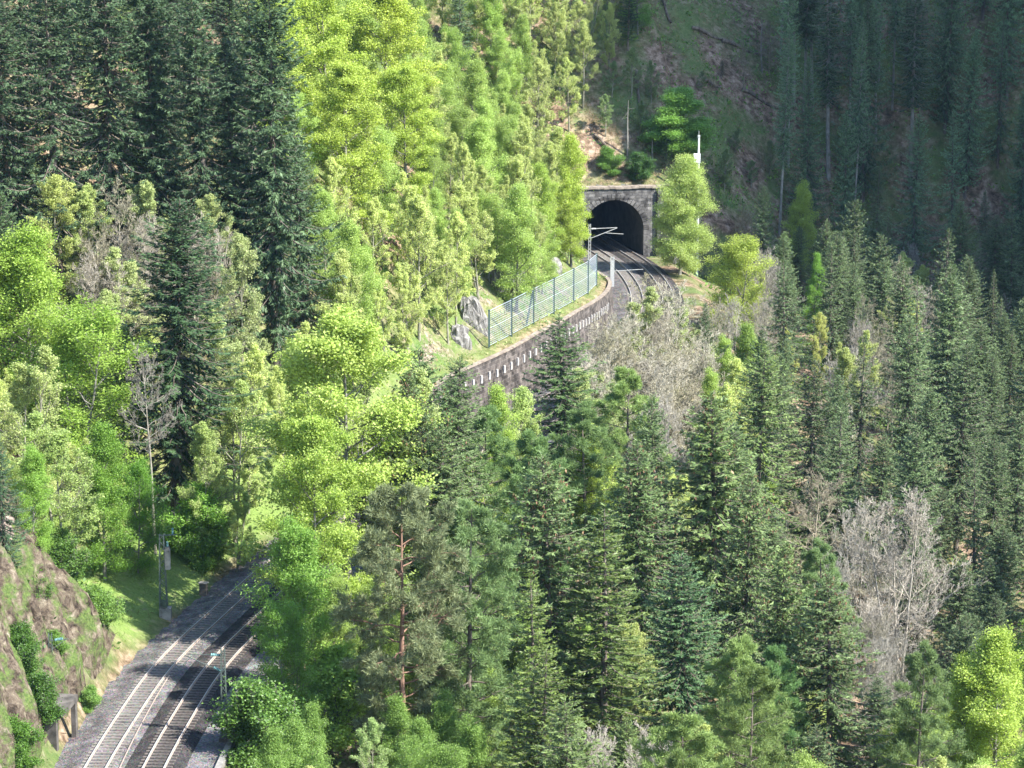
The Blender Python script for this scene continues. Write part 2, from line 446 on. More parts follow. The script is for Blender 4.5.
def grow(rg, H, Rm, base=.25, limbs=16, kids=(8, 7, 6), up=.55, spread=1.0, stems=1, crook=.10, wid=1.0, oval=(.5, 1.0, .35), rad=1.0, lean=0.0, layered=False):
    """a branch skeleton: list of (polylines (n,m,3), radii (n,m))"""
    lev = []
    m0 = 12
    trunks = []
    for s in range(stems):
        a = rg.uniform(0, 6.28); tilt = (0.02 if stems == 1 else rg.uniform(.05, .30)) + lean
        hh = H * (0.97 if s == 0 else rg.uniform(.7, .95))
        t = np.linspace(0, 1, m0); z = -0.6 + t * (hh + .6)
        w = np.cumsum(rg.normal(0, crook * .35 * hh / 20, (m0, 2)), 0); w -= w[0]
        x = np.cos(a) * tilt * z * (1 - .2 * t); y = np.sin(a) * tilt * z * (1 - .2 * t)
        trunks.append(np.stack([x + w[:, 0], y + w[:, 1], z], 1))
    T = np.array(trunks); r0 = (0.0125 * H + .03) * rad / math.sqrt(stems)
    rT = np.tile(r0 * (1 - np.linspace(0, 1, m0) * .93) + .006, (stems, 1))
    lev.append((T, rT))
    par, prad = T, rT
    plen = np.full(stems, H)
    counts = (limbs,) + tuple(kids)
    for li, k in enumerate(counts):
        n = len(par) * k; m = 6 if li < 2 else 4
        pi = np.repeat(np.arange(len(par)), k)
        if li == 0:
            q = base + (1 - base) * (np.tile(np.arange(k), len(par)) + rg.random(n)) / k; q = np.clip(q, 0, .985)
        else: q = 0.18 + 0.82 * (np.tile(np.arange(k), len(par)) + rg.random(n)) / k; q = np.clip(q, 0, .99)
        mp = par.shape[1]; fi = q * (mp - 1); i0 = np.minimum(fi.astype(int), mp - 2); fr = (fi - i0)[:, None]
        p = par[pi, i0] * (1 - fr) + par[pi, i0 + 1] * fr
        pr_ = prad[pi, i0] * (1 - fr[:, 0]) + prad[pi, i0 + 1] * fr[:, 0]
        td = unit(par[pi, i0 + 1] - par[pi, i0])
        if li == 0:
            az = np.tile(np.arange(k), len(par)) * 2.4 + rg.normal(0, .4, n)
            t = (q - base) / (1 - base)
            el = np.interp(t, [0, .5, 1], [.15, .55, 1.15]) * up / .55 + rg.normal(0, .12, n)
            d = np.stack([np.cos(az) * np.cos(el), np.sin(az) * np.cos(el), np.sin(el)], 1)
            L = Rm * np.interp(t, [0, .35, .75, 1], [oval[0], oval[1], .75 * oval[1], oval[2]]) * rg.uniform(.75, 1.12, n)
        else:
            rnd = rand_unit(rg, n); rnd = unit(rnd - td * (rnd * td).sum(1)[:, None])
            if layered: rnd = unit(rnd * [1, 1, .25])
            a = rg.uniform(.5, 1.0, n)[:, None] * spread
            d = unit(td * np.cos(a) + rnd * np.sin(a) + [0, 0, .10 * up / .55])
            L = plen[pi] * rg.uniform(.30, .55, n) * (1.15 - .55 * q)
        s = np.linspace(0, 1, m)
        bend = rg.normal(0, crook * 1.6, (n, 3)) + [0, 0, (.06 if layered else .28) * up / .55]
        P = p[:, None] + d[:, None] * (s[None] * L[:, None])[..., None] + bend[:, None] * ((s ** 2)[None] * L[:, None] * .5)[..., None]
        P[:, 1:] += rg.normal(0, crook * .18, P[:, 1:].shape) * L[:, None, None]
        rr = np.minimum(pr_ * .62, L * .017 * rad + .006)
        rP = rr[:, None] * (1 - .8 * s[None]) + .003
        lev.append((P, rP)); par, prad, plen = P, rP, L
    return lev

def wood(lev, mat, ks=(8, 5, 3, 3, 3), skip_last=0, twig_min=.011):
    tr = MB()
    for i, (P, r) in enumerate(lev[:len(lev) - skip_last]):
        if i == 0:
            for a in range(len(P)): tr.tube(P[a], r[a], 8)
        else:
            r = np.maximum(r, twig_min)
            tr.segs(P[:, :-1].reshape(-1, 3), P[:, 1:].reshape(-1, 3), r[:, :-1].ravel(), r[:, 1:].ravel(), ks[min(i, 4)], .5)
    return tr.mesh('trunk', MAT[mat], True)

def foliage(rg, P, per, size, mat='leaf', jit=.25, flat=.5, aspect=.62, clump=.10, lo=.45):
    """leaves on the last twigs P (n,m,3)"""
    cr = MB(); n = len(P); bi = np.repeat(np.arange(n), per); k = len(bi); m = P.shape[1]
    q = rg.random(k) ** .7; fi = q * (m - 1); i0 = np.minimum(fi.astype(int), m - 2); fr = (fi - i0)[:, None]
    p = P[bi, i0] * (1 - fr) + P[bi, i0 + 1] * fr + rg.normal(0, jit, (k, 3)) * [1, 1, .6]
    nrm = unit(rand_unit(rg, k) * (1 - flat) + np.array([0, 0, 1.]) * flat)
    U = unit(np.cross(nrm, rand_unit(rg, k))); W = np.cross(nrm, U)
    sz = size * rg.uniform(.6, 1.3, k)
    tint = np.clip(rg.normal(lo, .17, k) + rg.normal(0, clump, n)[bi], 0, 1)
    cr.kites(p, U, W, sz, sz * aspect, tint, .45)
    return cr.mesh('crown', MAT[mat])

def kit_decid(rg, H, Rm, per=6, size=.26, leafmat='leaf', bark='bark_beech', skip=0, **kw):
    jit = kw.pop('jit', .25); flat = kw.pop('flat', .45); lo = kw.pop('lo', .45)
    lev = grow(rg, H, Rm, **kw)
    res = {'trunk': wood(lev, bark, skip_last=skip)}
    if per: res['crown'] = foliage(rg, lev[-1][0], per, size, leafmat, jit, flat, lo=lo)
    return res

def kit_pine(rg, H, Rm, mat='pine', bark='bark_red', tuft=.42, base=.30, limbs=46, per=34, narrow=1.0):
    lev = grow(rg, H, Rm, base=base, limbs=limbs, kids=(7, 4), up=.22, crook=.10, oval=(.75, 1.0, .22), spread=.9)
    res = {'trunk': wood(lev, bark)}
    tips = np.concatenate([lev[-1][0][:, -1], lev[-1][0][:, 1], lev[-2][0][:, -1]])
    d = np.concatenate([unit(lev[-1][0][:, -1] - lev[-1][0][:, -2])] * 2 + [unit(lev[-2][0][:, -1] - lev[-2][0][:, -2])])
    cr = MB(); n = len(tips); bi = np.repeat(np.arange(n), per); k = len(bi)
    U = unit(rand_unit(rg, k) + d[bi] * .8 + [0, 0, .25]); W = unit(np.cross(U, rand_unit(rg, k)))
    sz = tuft * rg.uniform(.6, 1.2, k)
    cr.kites(tips[bi] + rg.normal(0, .10, (k, 3)), U, W, sz, sz * .11 * narrow, np.clip(rg.normal(.5, .16, k) + rg.normal(0, .14, n)[bi], 0, 1), .5)
    res['crown'] = cr.mesh('crown', MAT[mat])
    return res

KITS = {}
def make_kits():
    g = lambda s: np.random.default_rng(s)
    K = KITS
    # name: (list of mesh kits, nominal height, nominal crown radius)
    K['spruce'] = [kit_spruce(g(1), 24, 6.4, dense=1.2, shape=.66, gap=.42), kit_spruce(g(2), 24, 6.1, ragged=.38, droop=1.25, dense=1.2, shape=.60, gap=.42), kit_spruce(g(3), 24, 6.8, gap=.46, ragged=.38, dense=1.2, shape=.72),
                   kit_spruce(g(4), 24, 5.8, droop=.8, ragged=.28, dense=1.2, shape=.62, gap=.40), kit_spruce(g(5), 24, 6.3, ragged=.5, gap=.50, droop=1.4, dense=1.2, shape=.58, spray=.66), kit_spruce(g(6), 24, 6.0, ragged=.6, gap=.55, droop=1.1, dense=1.0, shape=.70, spray=.60, dead=30)]
    K['cone_spruce'] = [kit_spruce(g(11), 24, 6.6, cones=420, ragged=.38, dense=1.2, shape=.66, gap=.42), kit_spruce(g(12), 24, 6.3, cones=300, ragged=.45, droop=1.3, dense=1.2, shape=.62, spray=.62, gap=.44)]
    K['big_spruce'] = [kit_spruce(g(21), 36, 6.6, gap=.46, ragged=.5, droop=1.35, spray=.8, shape=.6, base=.10, dense=1.1), kit_spruce(g(22), 34, 6.2, gap=.46, ragged=.45, droop=1.2, spray=.75, shape=.62, base=.12, dense=1.1)]
    K['high_spruce'] = [kit_spruce(g(31), 30, 3.8, base=.40, ragged=.3, bark='bark_pale', dead=30, shape=.6, tk=.7, dense=1.2), kit_spruce(g(32), 30, 3.4, base=.36, ragged=.3, bark='bark_pale', dead=26, shape=.6, tk=.7, dense=1.2)]
    K['thin_spruce'] = [kit_spruce(g(41), 20, 3.5, ragged=.4, gap=.38, shape=.65), kit_spruce(g(42), 20, 3.8, ragged=.35, gap=.40, shape=.62)]
    K['fir'] = [kit_spruce(g(51), 24, 4.6, mat='fir', droop=.35, flat=True, gap=.62, ragged=.3, shape=.6, spray=.62, dense=1.3, up=.05, base=.2),
                kit_spruce(g(52), 24, 4.2, mat='fir', droop=.4, flat=True, gap=.6, ragged=.3, shape=.65, spray=.62, dense=1.3, base=.2)]
    K['pine'] = [kit_pine(g(61), 24, 4.8), kit_pine(g(62), 24, 4.4, limbs=40)]
    K['larch'] = [kit_pine(g(71), 22, 3.9, mat='larch', bark='bark_spruce', tuft=.36, base=.2, limbs=52, per=24, narrow=1.1),
                  kit_pine(g(72), 22, 3.4, mat='larch', bark='bark_spruce', tuft=.36, base=.15, limbs=52, per=24, narrow=1.1)]
    K['beech'] = [kit_decid(g(81), 22, 5.8, per=8, size=.21, kids=(9, 7, 4), limbs=34, base=.20, up=.45, layered=True, flat=.5, jit=.36, oval=(.8, 1.0, .3), bark='bark_beech', skip=1),
                  kit_decid(g(82), 22, 5.4, per=8, size=.21, kids=(9, 7, 4), limbs=32, base=.18, up=.5, layered=True, flat=.5, jit=.36, oval=(.8, 1.0, .3), skip=1)]
    K['leafy'] = [kit_decid(g(91), 16, 4.2, per=7, size=.185, kids=(9, 7, 4), limbs=28, base=.15, up=.6, jit=.38, oval=(.7, 1.0, .5), skip=1),
                  kit_decid(g(92), 16, 4.0, per=7, size=.185, kids=(9, 7, 4), limbs=28, base=.12, up=.75, jit=.38, oval=(.7, 1.0, .5), skip=1, stems=1),
                  kit_decid(g(93), 16, 4.4, per=6, size=.185, kids=(8, 7, 4), limbs=14, base=.12, up=.7, jit=.38, oval=(.8, 1.0, .6), skip=1, stems=2)]
    K['light'] = [kit_decid(g(101), 16, 4.3, per=5, size=.15, leafmat='sparse', kids=(9, 8, 5), limbs=18, base=.2, up=.75, bark='bark_twig', jit=.12),
                  kit_decid(g(102), 16, 4.0, per=5, size=.15, leafmat='sparse', kids=(8, 8, 5), limbs=12, base=.12, up=.85, stems=2, bark='bark_twig', jit=.12),
                  kit_decid(g(103), 16, 3.6, per=6, size=.15, leafmat='sparse', kids=(9, 8, 4), limbs=20, base=.22, up=.8, bark='bark_twig', jit=.15)]
    K['birch'] = [kit_decid(g(111), 17, 4.4, per=9, size=.17, leafmat='leaf', kids=(9, 8, 4), limbs=50, base=.08, up=.75, bark='bark_pale', jit=.42, skip=1, oval=(.85, 1.0, .30), lo=.6, flat=.3)]
    K['bare'] = [kit_decid(g(121), 15, 4.4, per=0, kids=(9, 8, 6), limbs=16, base=.22, up=.55, spread=1.1, bark='bark_twig'),
                 kit_decid(g(122), 15, 5.0, per=0, kids=(8, 8, 6), limbs=8, base=.10, up=.75, spread=1.1, stems=4, bark='bark_pale', crook=.07),
                 kit_decid(g(123), 15, 4.0, per=0, kids=(9, 8, 6), limbs=18, base=.25, up=.5, spread=1.1, bark='bark_twig', crook=.14)]
    K['snag'] = [kit_decid(g(125), 19, 3.6, per=0, kids=(8, 7, 6), limbs=15, base=.55, up=.6, spread=1.1, bark='bark_pale', oval=(1, 1, .5), crook=.12, rad=.8)]
    K['shrub'] = [kit_decid(g(131), 4, 2.2, per=5, size=.15, leafmat='leaf', kids=(7, 6, 4), limbs=9, base=.05, up=.9, stems=5, jit=.22),
                  kit_decid(g(132), 4, 2.4, per=5, size=.15, leafmat='ever', kids=(7, 6, 4), limbs=9, base=.05, up=.8, stems=5, jit=.22)]
    K['bush'] = [kit_decid(g(141), 9, 3.4, per=12, size=.19, leafmat='leaf', kids=(9, 8, 4), limbs=34, base=.06, up=.5, layered=True, flat=.6, skip=1, jit=.38, oval=(.95, 1.0, .4), lo=.35)]
NOMINAL = dict(spruce=24, cone_spruce=24, big_spruce=35, high_spruce=30, thin_spruce=20, fir=24, pine=24, larch=22, beech=22, leafy=16, light=16, birch=17, bare=15, snag=19, shrub=4, bush=9)
NOMR = dict(spruce=3.6, cone_spruce=3.7, big_spruce=5.3, high_spruce=3.2, thin_spruce=2.2, fir=4.4, pine=4.6, larch=3.7, beech=5.6, leafy=4.3, light=4.1, birch=4.3, bare=4.2, snag=3.6, shrub=2.3, bush=3.4)
# ---------------------------------------------------------------- the ground
def rock_mask(x, y, z, slope):
    d, idx = lateral(x, y); ys = TRK[idx, 1]
    cl = (1 - smooth(205, 217, y)) * smooth(5.6, 7.5, d) * (1 - smooth(17, 26, d))
    ab = smooth(275, 288, ys) * (1 - smooth(362, 376, ys)) * smooth(7.0, 9.0, d) * (1 - smooth(11, 17, d)) * np.clip(0.55 + 1.6 * fbm(x / 4.2, y / 4.2, 4), 0, 1)
    return np.clip(cl + ab, 0, 1)
def grass_mask(x, y):
    d, idx = lateral(x, y)
    return smooth(5.4, 7.2, d) * (1 - smooth(13, 20, d)) * smooth(206, 216, y) * (1 - smooth(250, 300, y) * .6) * (1 - smooth(380, 392, y))

def axis(segs):
    out = []
    for a, b, s in segs: out += list(np.arange(a, b, s))
    return np.array(out + [segs[-1][1]])
gx = axis([(-900, -260, 40), (-260, -100, 6), (-100, -48, 2), (-48, 32, 0.6), (32, 100, 1.6), (100, 260, 5), (260, 900, 40)])
gy = axis([(-600, 0, 50), (0, 120, 8), (120, 180, 2), (180, 300, 0.6), (300, 404, 0.7), (404, 480, 1.3), (480, 620, 5), (620, 1800, 60)])
GX, GY = np.meshgrid(gx, gy, indexing='ij')
GZ = height(GX, GY)
nx_, ny_ = GX.shape
V = np.stack([GX.ravel(), GY.ravel(), GZ.ravel()], 1)
i = np.arange(nx_ - 1)[:, None]; j = np.arange(ny_ - 1)[None]
F = np.stack([i * ny_ + j, (i + 1) * ny_ + j, (i + 1) * ny_ + j + 1, i * ny_ + j + 1], -1).reshape(-1, 4)
cen = V[F].mean(1); u, v = portal_local(cen[:, 0], cen[:, 1])
hole = (np.abs(u) < 5.4) & (v > -1.0) & (v < 3.2) & (V[F][:, :, 2].min(1) < 8.5)
F = F[~hole]
gm = MB(); gm.add(V, F)

def ground_material():
    m, nt, out = nodes('forest_floor')
    tc = N(nt, 'ShaderNodeTexCoord'); P = tc.outputs['Object']
    n1 = noise(nt, .12, 5, .6, P); n2 = noise(nt, .9, 6, .7, P); n3 = noise(nt, 3.5, 5, .7, P)
    litter = ramp(nt, n2, [(.36, (.055, .036, .022)), (.5, (.17, .115, .075)), (.64, (.34, .25, .18))])
    moss = ramp(nt, n3, [(.3, (.045, .09, .02)), (.7, (.12, .18, .05))])
    c = mixc(nt, ramp(nt, n1, [(.42, (0, 0, 0)), (.6, (.8, .8, .8))]), litter, moss)
    gr = ramp(nt, n3, [(.25, (.09, .14, .03)), (.75, (.19, .255, .07))])
    gr = mixc(nt, ramp(nt, n2, [(.55, (0, 0, 0)), (.72, (.7, .7, .7))]), gr, (.24, .20, .12))
    c = mixc(nt, attr(nt, 'grass'), c, gr)
    mp = N(nt, 'ShaderNodeMapping'); mp.inputs['Scale'].default_value = (1.7, 1.7, .9); mp.inputs['Rotation'].default_value = (0, .35, .4); nt.links.new(P, mp.inputs[0])
    r1 = noise(nt, 1.3, 8, .72, mp.outputs[0], .6)
    rock = ramp(nt, r1, [(.34, (.04, .03, .025)), (.46, (.14, .105, .08)), (.56, (.27, .215, .17)), (.68, (.44, .38, .32))])
    mossr = mixc(nt, ramp(nt, noise(nt, .55, 6, .7, P), [(.44, (0, 0, 0)), (.54, (1, 1, 1))]), rock, moss)
    c = mixc(nt, attr(nt, 'rock'), c, mossr)
    b = bsdf(nt, out, c, .95, .1, bump=mixc(nt, .5, n2, r1), bstr=.9, bdist=.35)
    return m
MAT['ground'] = ground_material()
ground = gm.build('forest_ground', MAT['ground'], smooth_=True); tag(ground, kind='structure')
rk = rock_mask(GX.ravel(), GY.ravel(), GZ.ravel(), None)
for nm, val in (('rock', rk), ('grass', grass_mask(GX.ravel(), GY.ravel()))):
    a = ground.data.attributes.new(nm, 'FLOAT', 'POINT'); a.data.foreach_set('value', val.astype(np.float32))

# ---------------------------------------------------------------- ballast, shoulders and path
def strip(offs, zs, y0, y1, step=1, nz=0.03, seed=0, fn=None):
    """a long sheet following the line: rows at the given offsets and heights"""
    m = (TRK[:, 1] >= y0) & (TRK[:, 1] <= y1)
    T = TRK[m][::step]; Nn = NRM[m][::step]; rg = np.random.default_rng(seed)
    V = []
    for o, z in zip(offs, zs):
        p = T + Nn * o
        V.append(np.column_stack([p, np.full(len(p), z) + rg.normal(0, nz, len(p))]))
    V = np.stack(V, 1); n, k = V.shape[:2]
    i = np.arange(n - 1)[:, None]; j = np.arange(k - 1)[None]
    F = np.stack([i * k + j, i * k + j + 1, (i + 1) * k + j + 1, (i + 1) * k + j], -1).reshape(-1, 4)
    F = F[:, ::-1]
    return V.reshape(-1, 3), F
def ballast_material(name, a, b, c_):
    m, nt, out = nodes(name)
    tc = N(nt, 'ShaderNodeTexCoord'); P = tc.outputs['Object']
    v = N(nt, 'ShaderNodeTexVoronoi'); v.inputs['Scale'].default_value = 9; nt.links.new(P, v.inputs[0])
    n = noise(nt, .7, 6, .7, P)
    c = ramp(nt, n, [(.32, a), (.5, b), (.7, c_)])
    c = mixc(nt, .55, c, mixc(nt, 1, c, v.outputs['Color'], 'MULTIPLY'))
    c = mixc(nt, .35, c, v.outputs['Color'], 'OVERLAY')
    hs = N(nt, 'ShaderNodeHueSaturation'); hs.inputs['Saturation'].default_value = .5; nt.links.new(c, hs.inputs['Color'])
    bsdf(nt, out, hs.outputs[0], .95, .1, bump=v.outputs['Distance'], bstr=.8, bdist=.05)
    return m
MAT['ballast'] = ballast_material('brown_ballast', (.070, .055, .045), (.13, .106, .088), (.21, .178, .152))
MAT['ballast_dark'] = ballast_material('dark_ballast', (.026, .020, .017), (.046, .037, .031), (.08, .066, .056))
MAT['gravel'] = ballast_material('pale_gravel', (.075, .066, .058), (.14, .128, .112), (.22, .20, .18))
GAUGE = 1.5
TL, TR = 2.05, -2.05        # lateral offsets of the two tracks
mb = MB()
V, F = strip([5.6, 4.9, 4.2, 3.7, 2.9, 2.05, 1.2, .5, .1], [.02, .05, .16, .34, .36, .35, .36, .34, .26], 92, 420, nz=.02)
mb.add(V, F); o = mb.build('ballast_bed', MAT['ballast'], smooth_=True); tag(o, kind='structure')
mb = MB()
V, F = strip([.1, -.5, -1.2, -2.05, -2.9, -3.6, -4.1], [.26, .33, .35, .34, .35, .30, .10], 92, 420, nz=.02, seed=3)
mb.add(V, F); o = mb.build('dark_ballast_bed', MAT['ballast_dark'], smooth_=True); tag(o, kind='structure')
mb = MB()
V, F = strip([-4.1, -4.6, -5.2, -5.7, -6.25], [.10, .07, .06, .08, .06], 92, 335, nz=.015, seed=4)
mb.add(V, F); o = mb.build('track_side_path', MAT['gravel'], smooth_=True); tag(o, kind='structure')

# ---------------------------------------------------------------- rails and sleepers
MAT['rail_rust'] = plain_mat('rusty_rail_steel', (.20, .15, .12), (.34, .28, .24), 6, .6, .4)
MAT['rail_top'] = plain_mat('bright_rail_steel', (.28, .265, .25), (.42, .40, .38), 4, .4, .5, .0)
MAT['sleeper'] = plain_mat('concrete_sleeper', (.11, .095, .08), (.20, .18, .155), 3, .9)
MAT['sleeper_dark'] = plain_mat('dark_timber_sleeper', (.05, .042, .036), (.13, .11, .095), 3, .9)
def rail_mesh(off, y0, y1, z=.50, w=.075, skip=2):
    """foot, web and head as one swept section; the bright running surface is a strip on the head"""
    m = (TRK[:, 1] >= y0) & (TRK[:, 1] <= y1)
    T = TRK[m][::skip]; Nn = NRM[m][::skip]
    prof = [(-.075, 0), (-.075, .02), (-.015, .04), (-.015, .12), (-w / 2, .13), (-w / 2, .172), (w / 2, .172), (w / 2, .13), (.015, .12), (.015, .04), (.075, .02), (.075, 0)]
    V = np.stack([np.column_stack([T + Nn * (off + a), np.full(len(T), z - .09 + b)]) for a, b in prof], 1)
    n, k = V.shape[:2]; i = np.arange(n - 1)[:, None]; j = np.arange(k)[None]
    F = np.stack([i * k + j, i * k + (j + 1) % k, (i + 1) * k + (j + 1) % k, (i + 1) * k + j], -1).reshape(-1, 4)
    r = MB(); r.add(V.reshape(-1, 3), F)
    V = np.stack([np.column_stack([T + Nn * (off + a), np.full(len(T), z - .09 + .176)]) for a in (-w / 2 * .92, w / 2 * .92)], 1)
    i = np.arange(n - 1)[:, None]
    F = np.concatenate([i * 2, i * 2 + 1, i * 2 + 3, i * 2 + 2], 1)
    t = MB(); t.add(V.reshape(-1, 3), F)
    return r, t
def track_path_len(y0, y1):
    m = (TRK[:, 1] >= y0) & (TRK[:, 1] <= y1)
    return TRK[m], NRM[m]
def make_track(off, label, mat):
    root = empty('railway_track', (float(TRK[np.argmin(abs(TRK[:, 1] - 187)), 0]), 187.0, 0))
    tag(root, label, 'railway track', 'the two parallel railway tracks')
    ox, oy = root.location.x, root.location.y
    def local(me): me.transform(Matrix.Translation((-ox, -oy, 0))); return me
    for s in (1, -1):
        r, t = rail_mesh(off + s * GAUGE / 2, 92, 425)
        ro = link('rail', local(r.mesh('rail', MAT['rail_rust'])), root)
        link('running_surface', local(t.mesh('running_surface', MAT['rail_top'])), ro)
    # sleepers every 0.62 m
    T, Nn = track_path_len(92, 425)
    s = np.arange(len(T)) * .5; q = np.arange(.3, s[-1], .62)
    P = np.stack([np.interp(q, s, T[:, a]) for a in (0, 1)], 1); NN = unit(np.stack([np.interp(q, s, Nn[:, a]) for a in (0, 1)], 1))
    P = P + NN * off
    one = MB(); w = 1.25
    V = np.array([[-w, -.13, 0], [w, -.13, 0], [w, .13, 0], [-w, .13, 0], [-w + .03, -.10, .16], [w - .03, -.10, .16], [w - .03, .10, .16], [-w + .03, .10, .16]])
    Fb = [[0, 1, 5, 4], [1, 2, 6, 5], [2, 3, 7, 6], [3, 0, 4, 7], [4, 5, 6, 7]]
    one.add(V, Fb)
    for sx in (-GAUGE / 2, GAUGE / 2):
        for o2 in (-.12, .12): one.box(sx + o2, 0, .175, .07, .12, .04)
    me = one.mesh('sleeper', mat)
    near = np.where((P[:, 1] > 185) & (P[:, 1] < 250))[0][:100]
    rest = MB()
    for i_ in range(len(P)):
        a = math.atan2(NN[i_, 1], NN[i_, 0])
        if i_ in near:
            so = bpy.data.objects.new('sleeper', me); C.objects.link(so); so.parent = root
            so.location = (P[i_, 0] - ox, P[i_, 1] - oy, .245); so.rotation_euler = (0, 0, a)
        else:
            c, s_ = math.cos(a), math.sin(a)
            W = V @ np.array([[c, s_, 0], [-s_, c, 0], [0, 0, 1]]) + [P[i_, 0] - ox, P[i_, 1] - oy, .245]
            rest.add(W, Fb)
    tag(rest.build('sleepers', mat, root), kind='stuff')
make_track(TL, 'railway track of pale sleepers, the one nearer the rock cliff', MAT['sleeper'])
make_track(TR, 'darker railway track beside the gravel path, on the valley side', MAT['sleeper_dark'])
# a loose spare rail lying between the tracks
m = (TRK[:, 1] >= 180) & (TRK[:, 1] <= 207); T = TRK[m]; Nn = NRM[m]
o2 = np.interp(T[:, 1], [180, 207], [0.15, 1.05])
mb = MB(); P = np.column_stack([T + Nn * o2[:, None], np.full(len(T), .42)]); mb.tube(P, .05, 5)
tag(mb.build('spare_rail', MAT['rail_rust']), 'single loose rail lying between the two tracks', 'rail')

# low concrete edging wall along the valley side of the path
MAT['concrete'] = plain_mat('weathered_concrete', (.13, .12, .105), (.30, .285, .26), 1.2, .9, bstr=.5)
MAT['concrete_dark'] = plain_mat('stained_concrete', (.045, .04, .034), (.13, .115, .10), .9, .9, bstr=.5)
mb = MB()
L1 = offset_line(-6.3, 120, 300)[::2]; L2 = offset_line(-6.75, 120, 300)[::2]; n = min(len(L1), len(L2)); L1 = L1[:n]; L2 = L2[:n]
V = np.stack([np.column_stack([L1, np.full(n, -.3)]), np.column_stack([L1, np.full(n, .42)]), np.column_stack([L2, np.full(n, .42)]), np.column_stack([L2, np.full(n, -2.2)])], 1)
i = np.arange(n - 1)[:, None]; j = np.arange(3)[None]
F = np.stack([i * 4 + j, (i + 1) * 4 + j, (i + 1) * 4 + j + 1, i * 4 + j + 1], -1).reshape(-1, 4)
mb.add(V.reshape(-1, 3), F)
tag(mb.build('edging_wall', MAT['concrete']), 'low pale concrete edging wall along the gravel path', 'low wall')

# ---------------------------------------------------------------- stone masonry
def masonry(name, scale, a, b, mortar, uvw='portal', sx=1.0):
    m, nt, out = nodes(name)
    tc = N(nt, 'ShaderNodeTexCoord'); at = N(nt, 'ShaderNodeAttribute', attribute_name='uvw')
    br = N(nt, 'ShaderNodeTexBrick'); nt.links.new(at.outputs['Vector'], br.inputs[0])
    br.inputs['Scale'].default_value = scale; br.inputs['Mortar Size'].default_value = .02; br.inputs['Color1'].default_value = a + (1,)
    br.inputs['Color2'].default_value = b + (1,); br.inputs['Mortar'].default_value = mortar + (1,); br.inputs['Bias'].default_value = .0
    br.inputs['Brick Width'].default_value = .9; br.inputs['Row Height'].default_value = .42
    n = noise(nt, .8, 6, .7, tc.outputs['Object']); n2 = noise(nt, 5, 5, .7, tc.outputs['Object'])
    c = mixc(nt, 1, br.outputs['Color'], ramp(nt, n, [(.36, (.30, .29, .29)), (.62, (1.6, 1.55, 1.5))]), 'MULTIPLY')
    c = mixc(nt, 1, c, ramp(nt, n2, [(.3, (.7, .7, .7)), (.7, (1.3, 1.3, 1.3))]), 'MULTIPLY')
    bsdf(nt, out, c, .92, .15, bump=br.outputs['Fac'], bstr=-.6, bdist=.06)
    return m
MAT['portal_stone'] = masonry('portal_stone', 1.0, (.07, .068, .068), (.15, .145, .14), (.045, .042, .04))
MAT['wall_stone'] = masonry('wall_stone', 1.0, (.045, .04, .037), (.105, .092, .085), (.13, .12, .11))
MAT['bore'] = plain_mat('dark_lining', (.035, .035, .035), (.09, .088, .085), .7, .95)  # even dark tone on lining, end and floor of the bore
MAT['coping'] = plain_mat('coping_stone', (.13, .10, .08), (.30, .25, .20), 1.4, .9)
def with_uvw(o, f):
    me = o.data; n = len(me.vertices); co = np.empty(n * 3); me.vertices.foreach_get('co', co); co = co.reshape(-1, 3)
    a = me.attributes.new('uvw', 'FLOAT_VECTOR', 'POINT'); a.data.foreach_set('vector', f(co).astype(np.float32).ravel())

# tunnel portal: front wall with an arched hole, ring of wedge stones, pilasters, coping, wing walls, bore
AR, SPR = 4.4, 3.9
root = empty('tunnel_portal', (PORTAL[0], PORTAL[1], 0), -PHEAD)
tag(root, 'dark stone railway tunnel portal with a round arched mouth', 'tunnel portal')
def arch_pts(r, n=28, spring=SPR):
    a = np.linspace(0, math.pi, n)
    return np.array([(r, -.2)] + [(r * math.cos(t), spring + r * math.sin(t)) for t in a] + [(-r, -.2)])
ap = arch_pts(AR + .75)
def outer(p, top=9.9, hw=6.4):
    x, z = p
    if z <= SPR: return (math.copysign(hw, x), z)
    dx, dz = x, z - SPR
    k = min(hw / max(abs(dx), 1e-6), (top - SPR) / max(dz, 1e-6)); return (dx * k, SPR + dz * k)
front = []
for p in ap: front.append((p, outer(p)))
mb = MB(); V = []
for (a_, b_) in front:
    for s in np.linspace(0, 1, 5): V.append((a_[0] + (b_[0] - a_[0]) * s, 0, a_[1] + (b_[1] - a_[1]) * s))
V = np.array(V); n = len(front)
i = np.arange(n - 1)[:, None]; j = np.arange(4)[None]
mb.add(V, np.stack([i * 5 + j, i * 5 + j + 1, (i + 1) * 5 + j + 1, (i + 1) * 5 + j], -1).reshape(-1, 4))
# corner fillets of the rectangle, then thickness behind
for sg in (-1, 1):
    c = (sg * 6.4, 0, 9.9); ps = [outer(p) for p in ap]
    side = min([p for p in ps if p[0] * sg > 6.39 and p[1] > SPR], key=lambda p: -p[1]); topp = max([p for p in ps if abs(p[1] - 9.9) < .01 and p[0] * sg > 0], key=lambda p: p[0] * sg)
    mb.add([c, (side[0], 0, side[1]), (topp[0], 0, topp[1])], [[0, 1, 2]])
mb.box(0, 1.2, 9.0, 12.8, 2.0, 1.6); mb.box(-6.0, 1.2, 4.6, .8, 2.0, 9.6); mb.box(6.0, 1.2, 4.6, .8, 2.0, 9.6)
fw = mb.build('front_wall', MAT['portal_stone'], root); with_uvw(fw, lambda c: np.stack([c[:, 0] + c[:, 1], c[:, 2], c[:, 1] * 0], 1))
mb = MB(); rg = np.random.default_rng(5); nst = 25
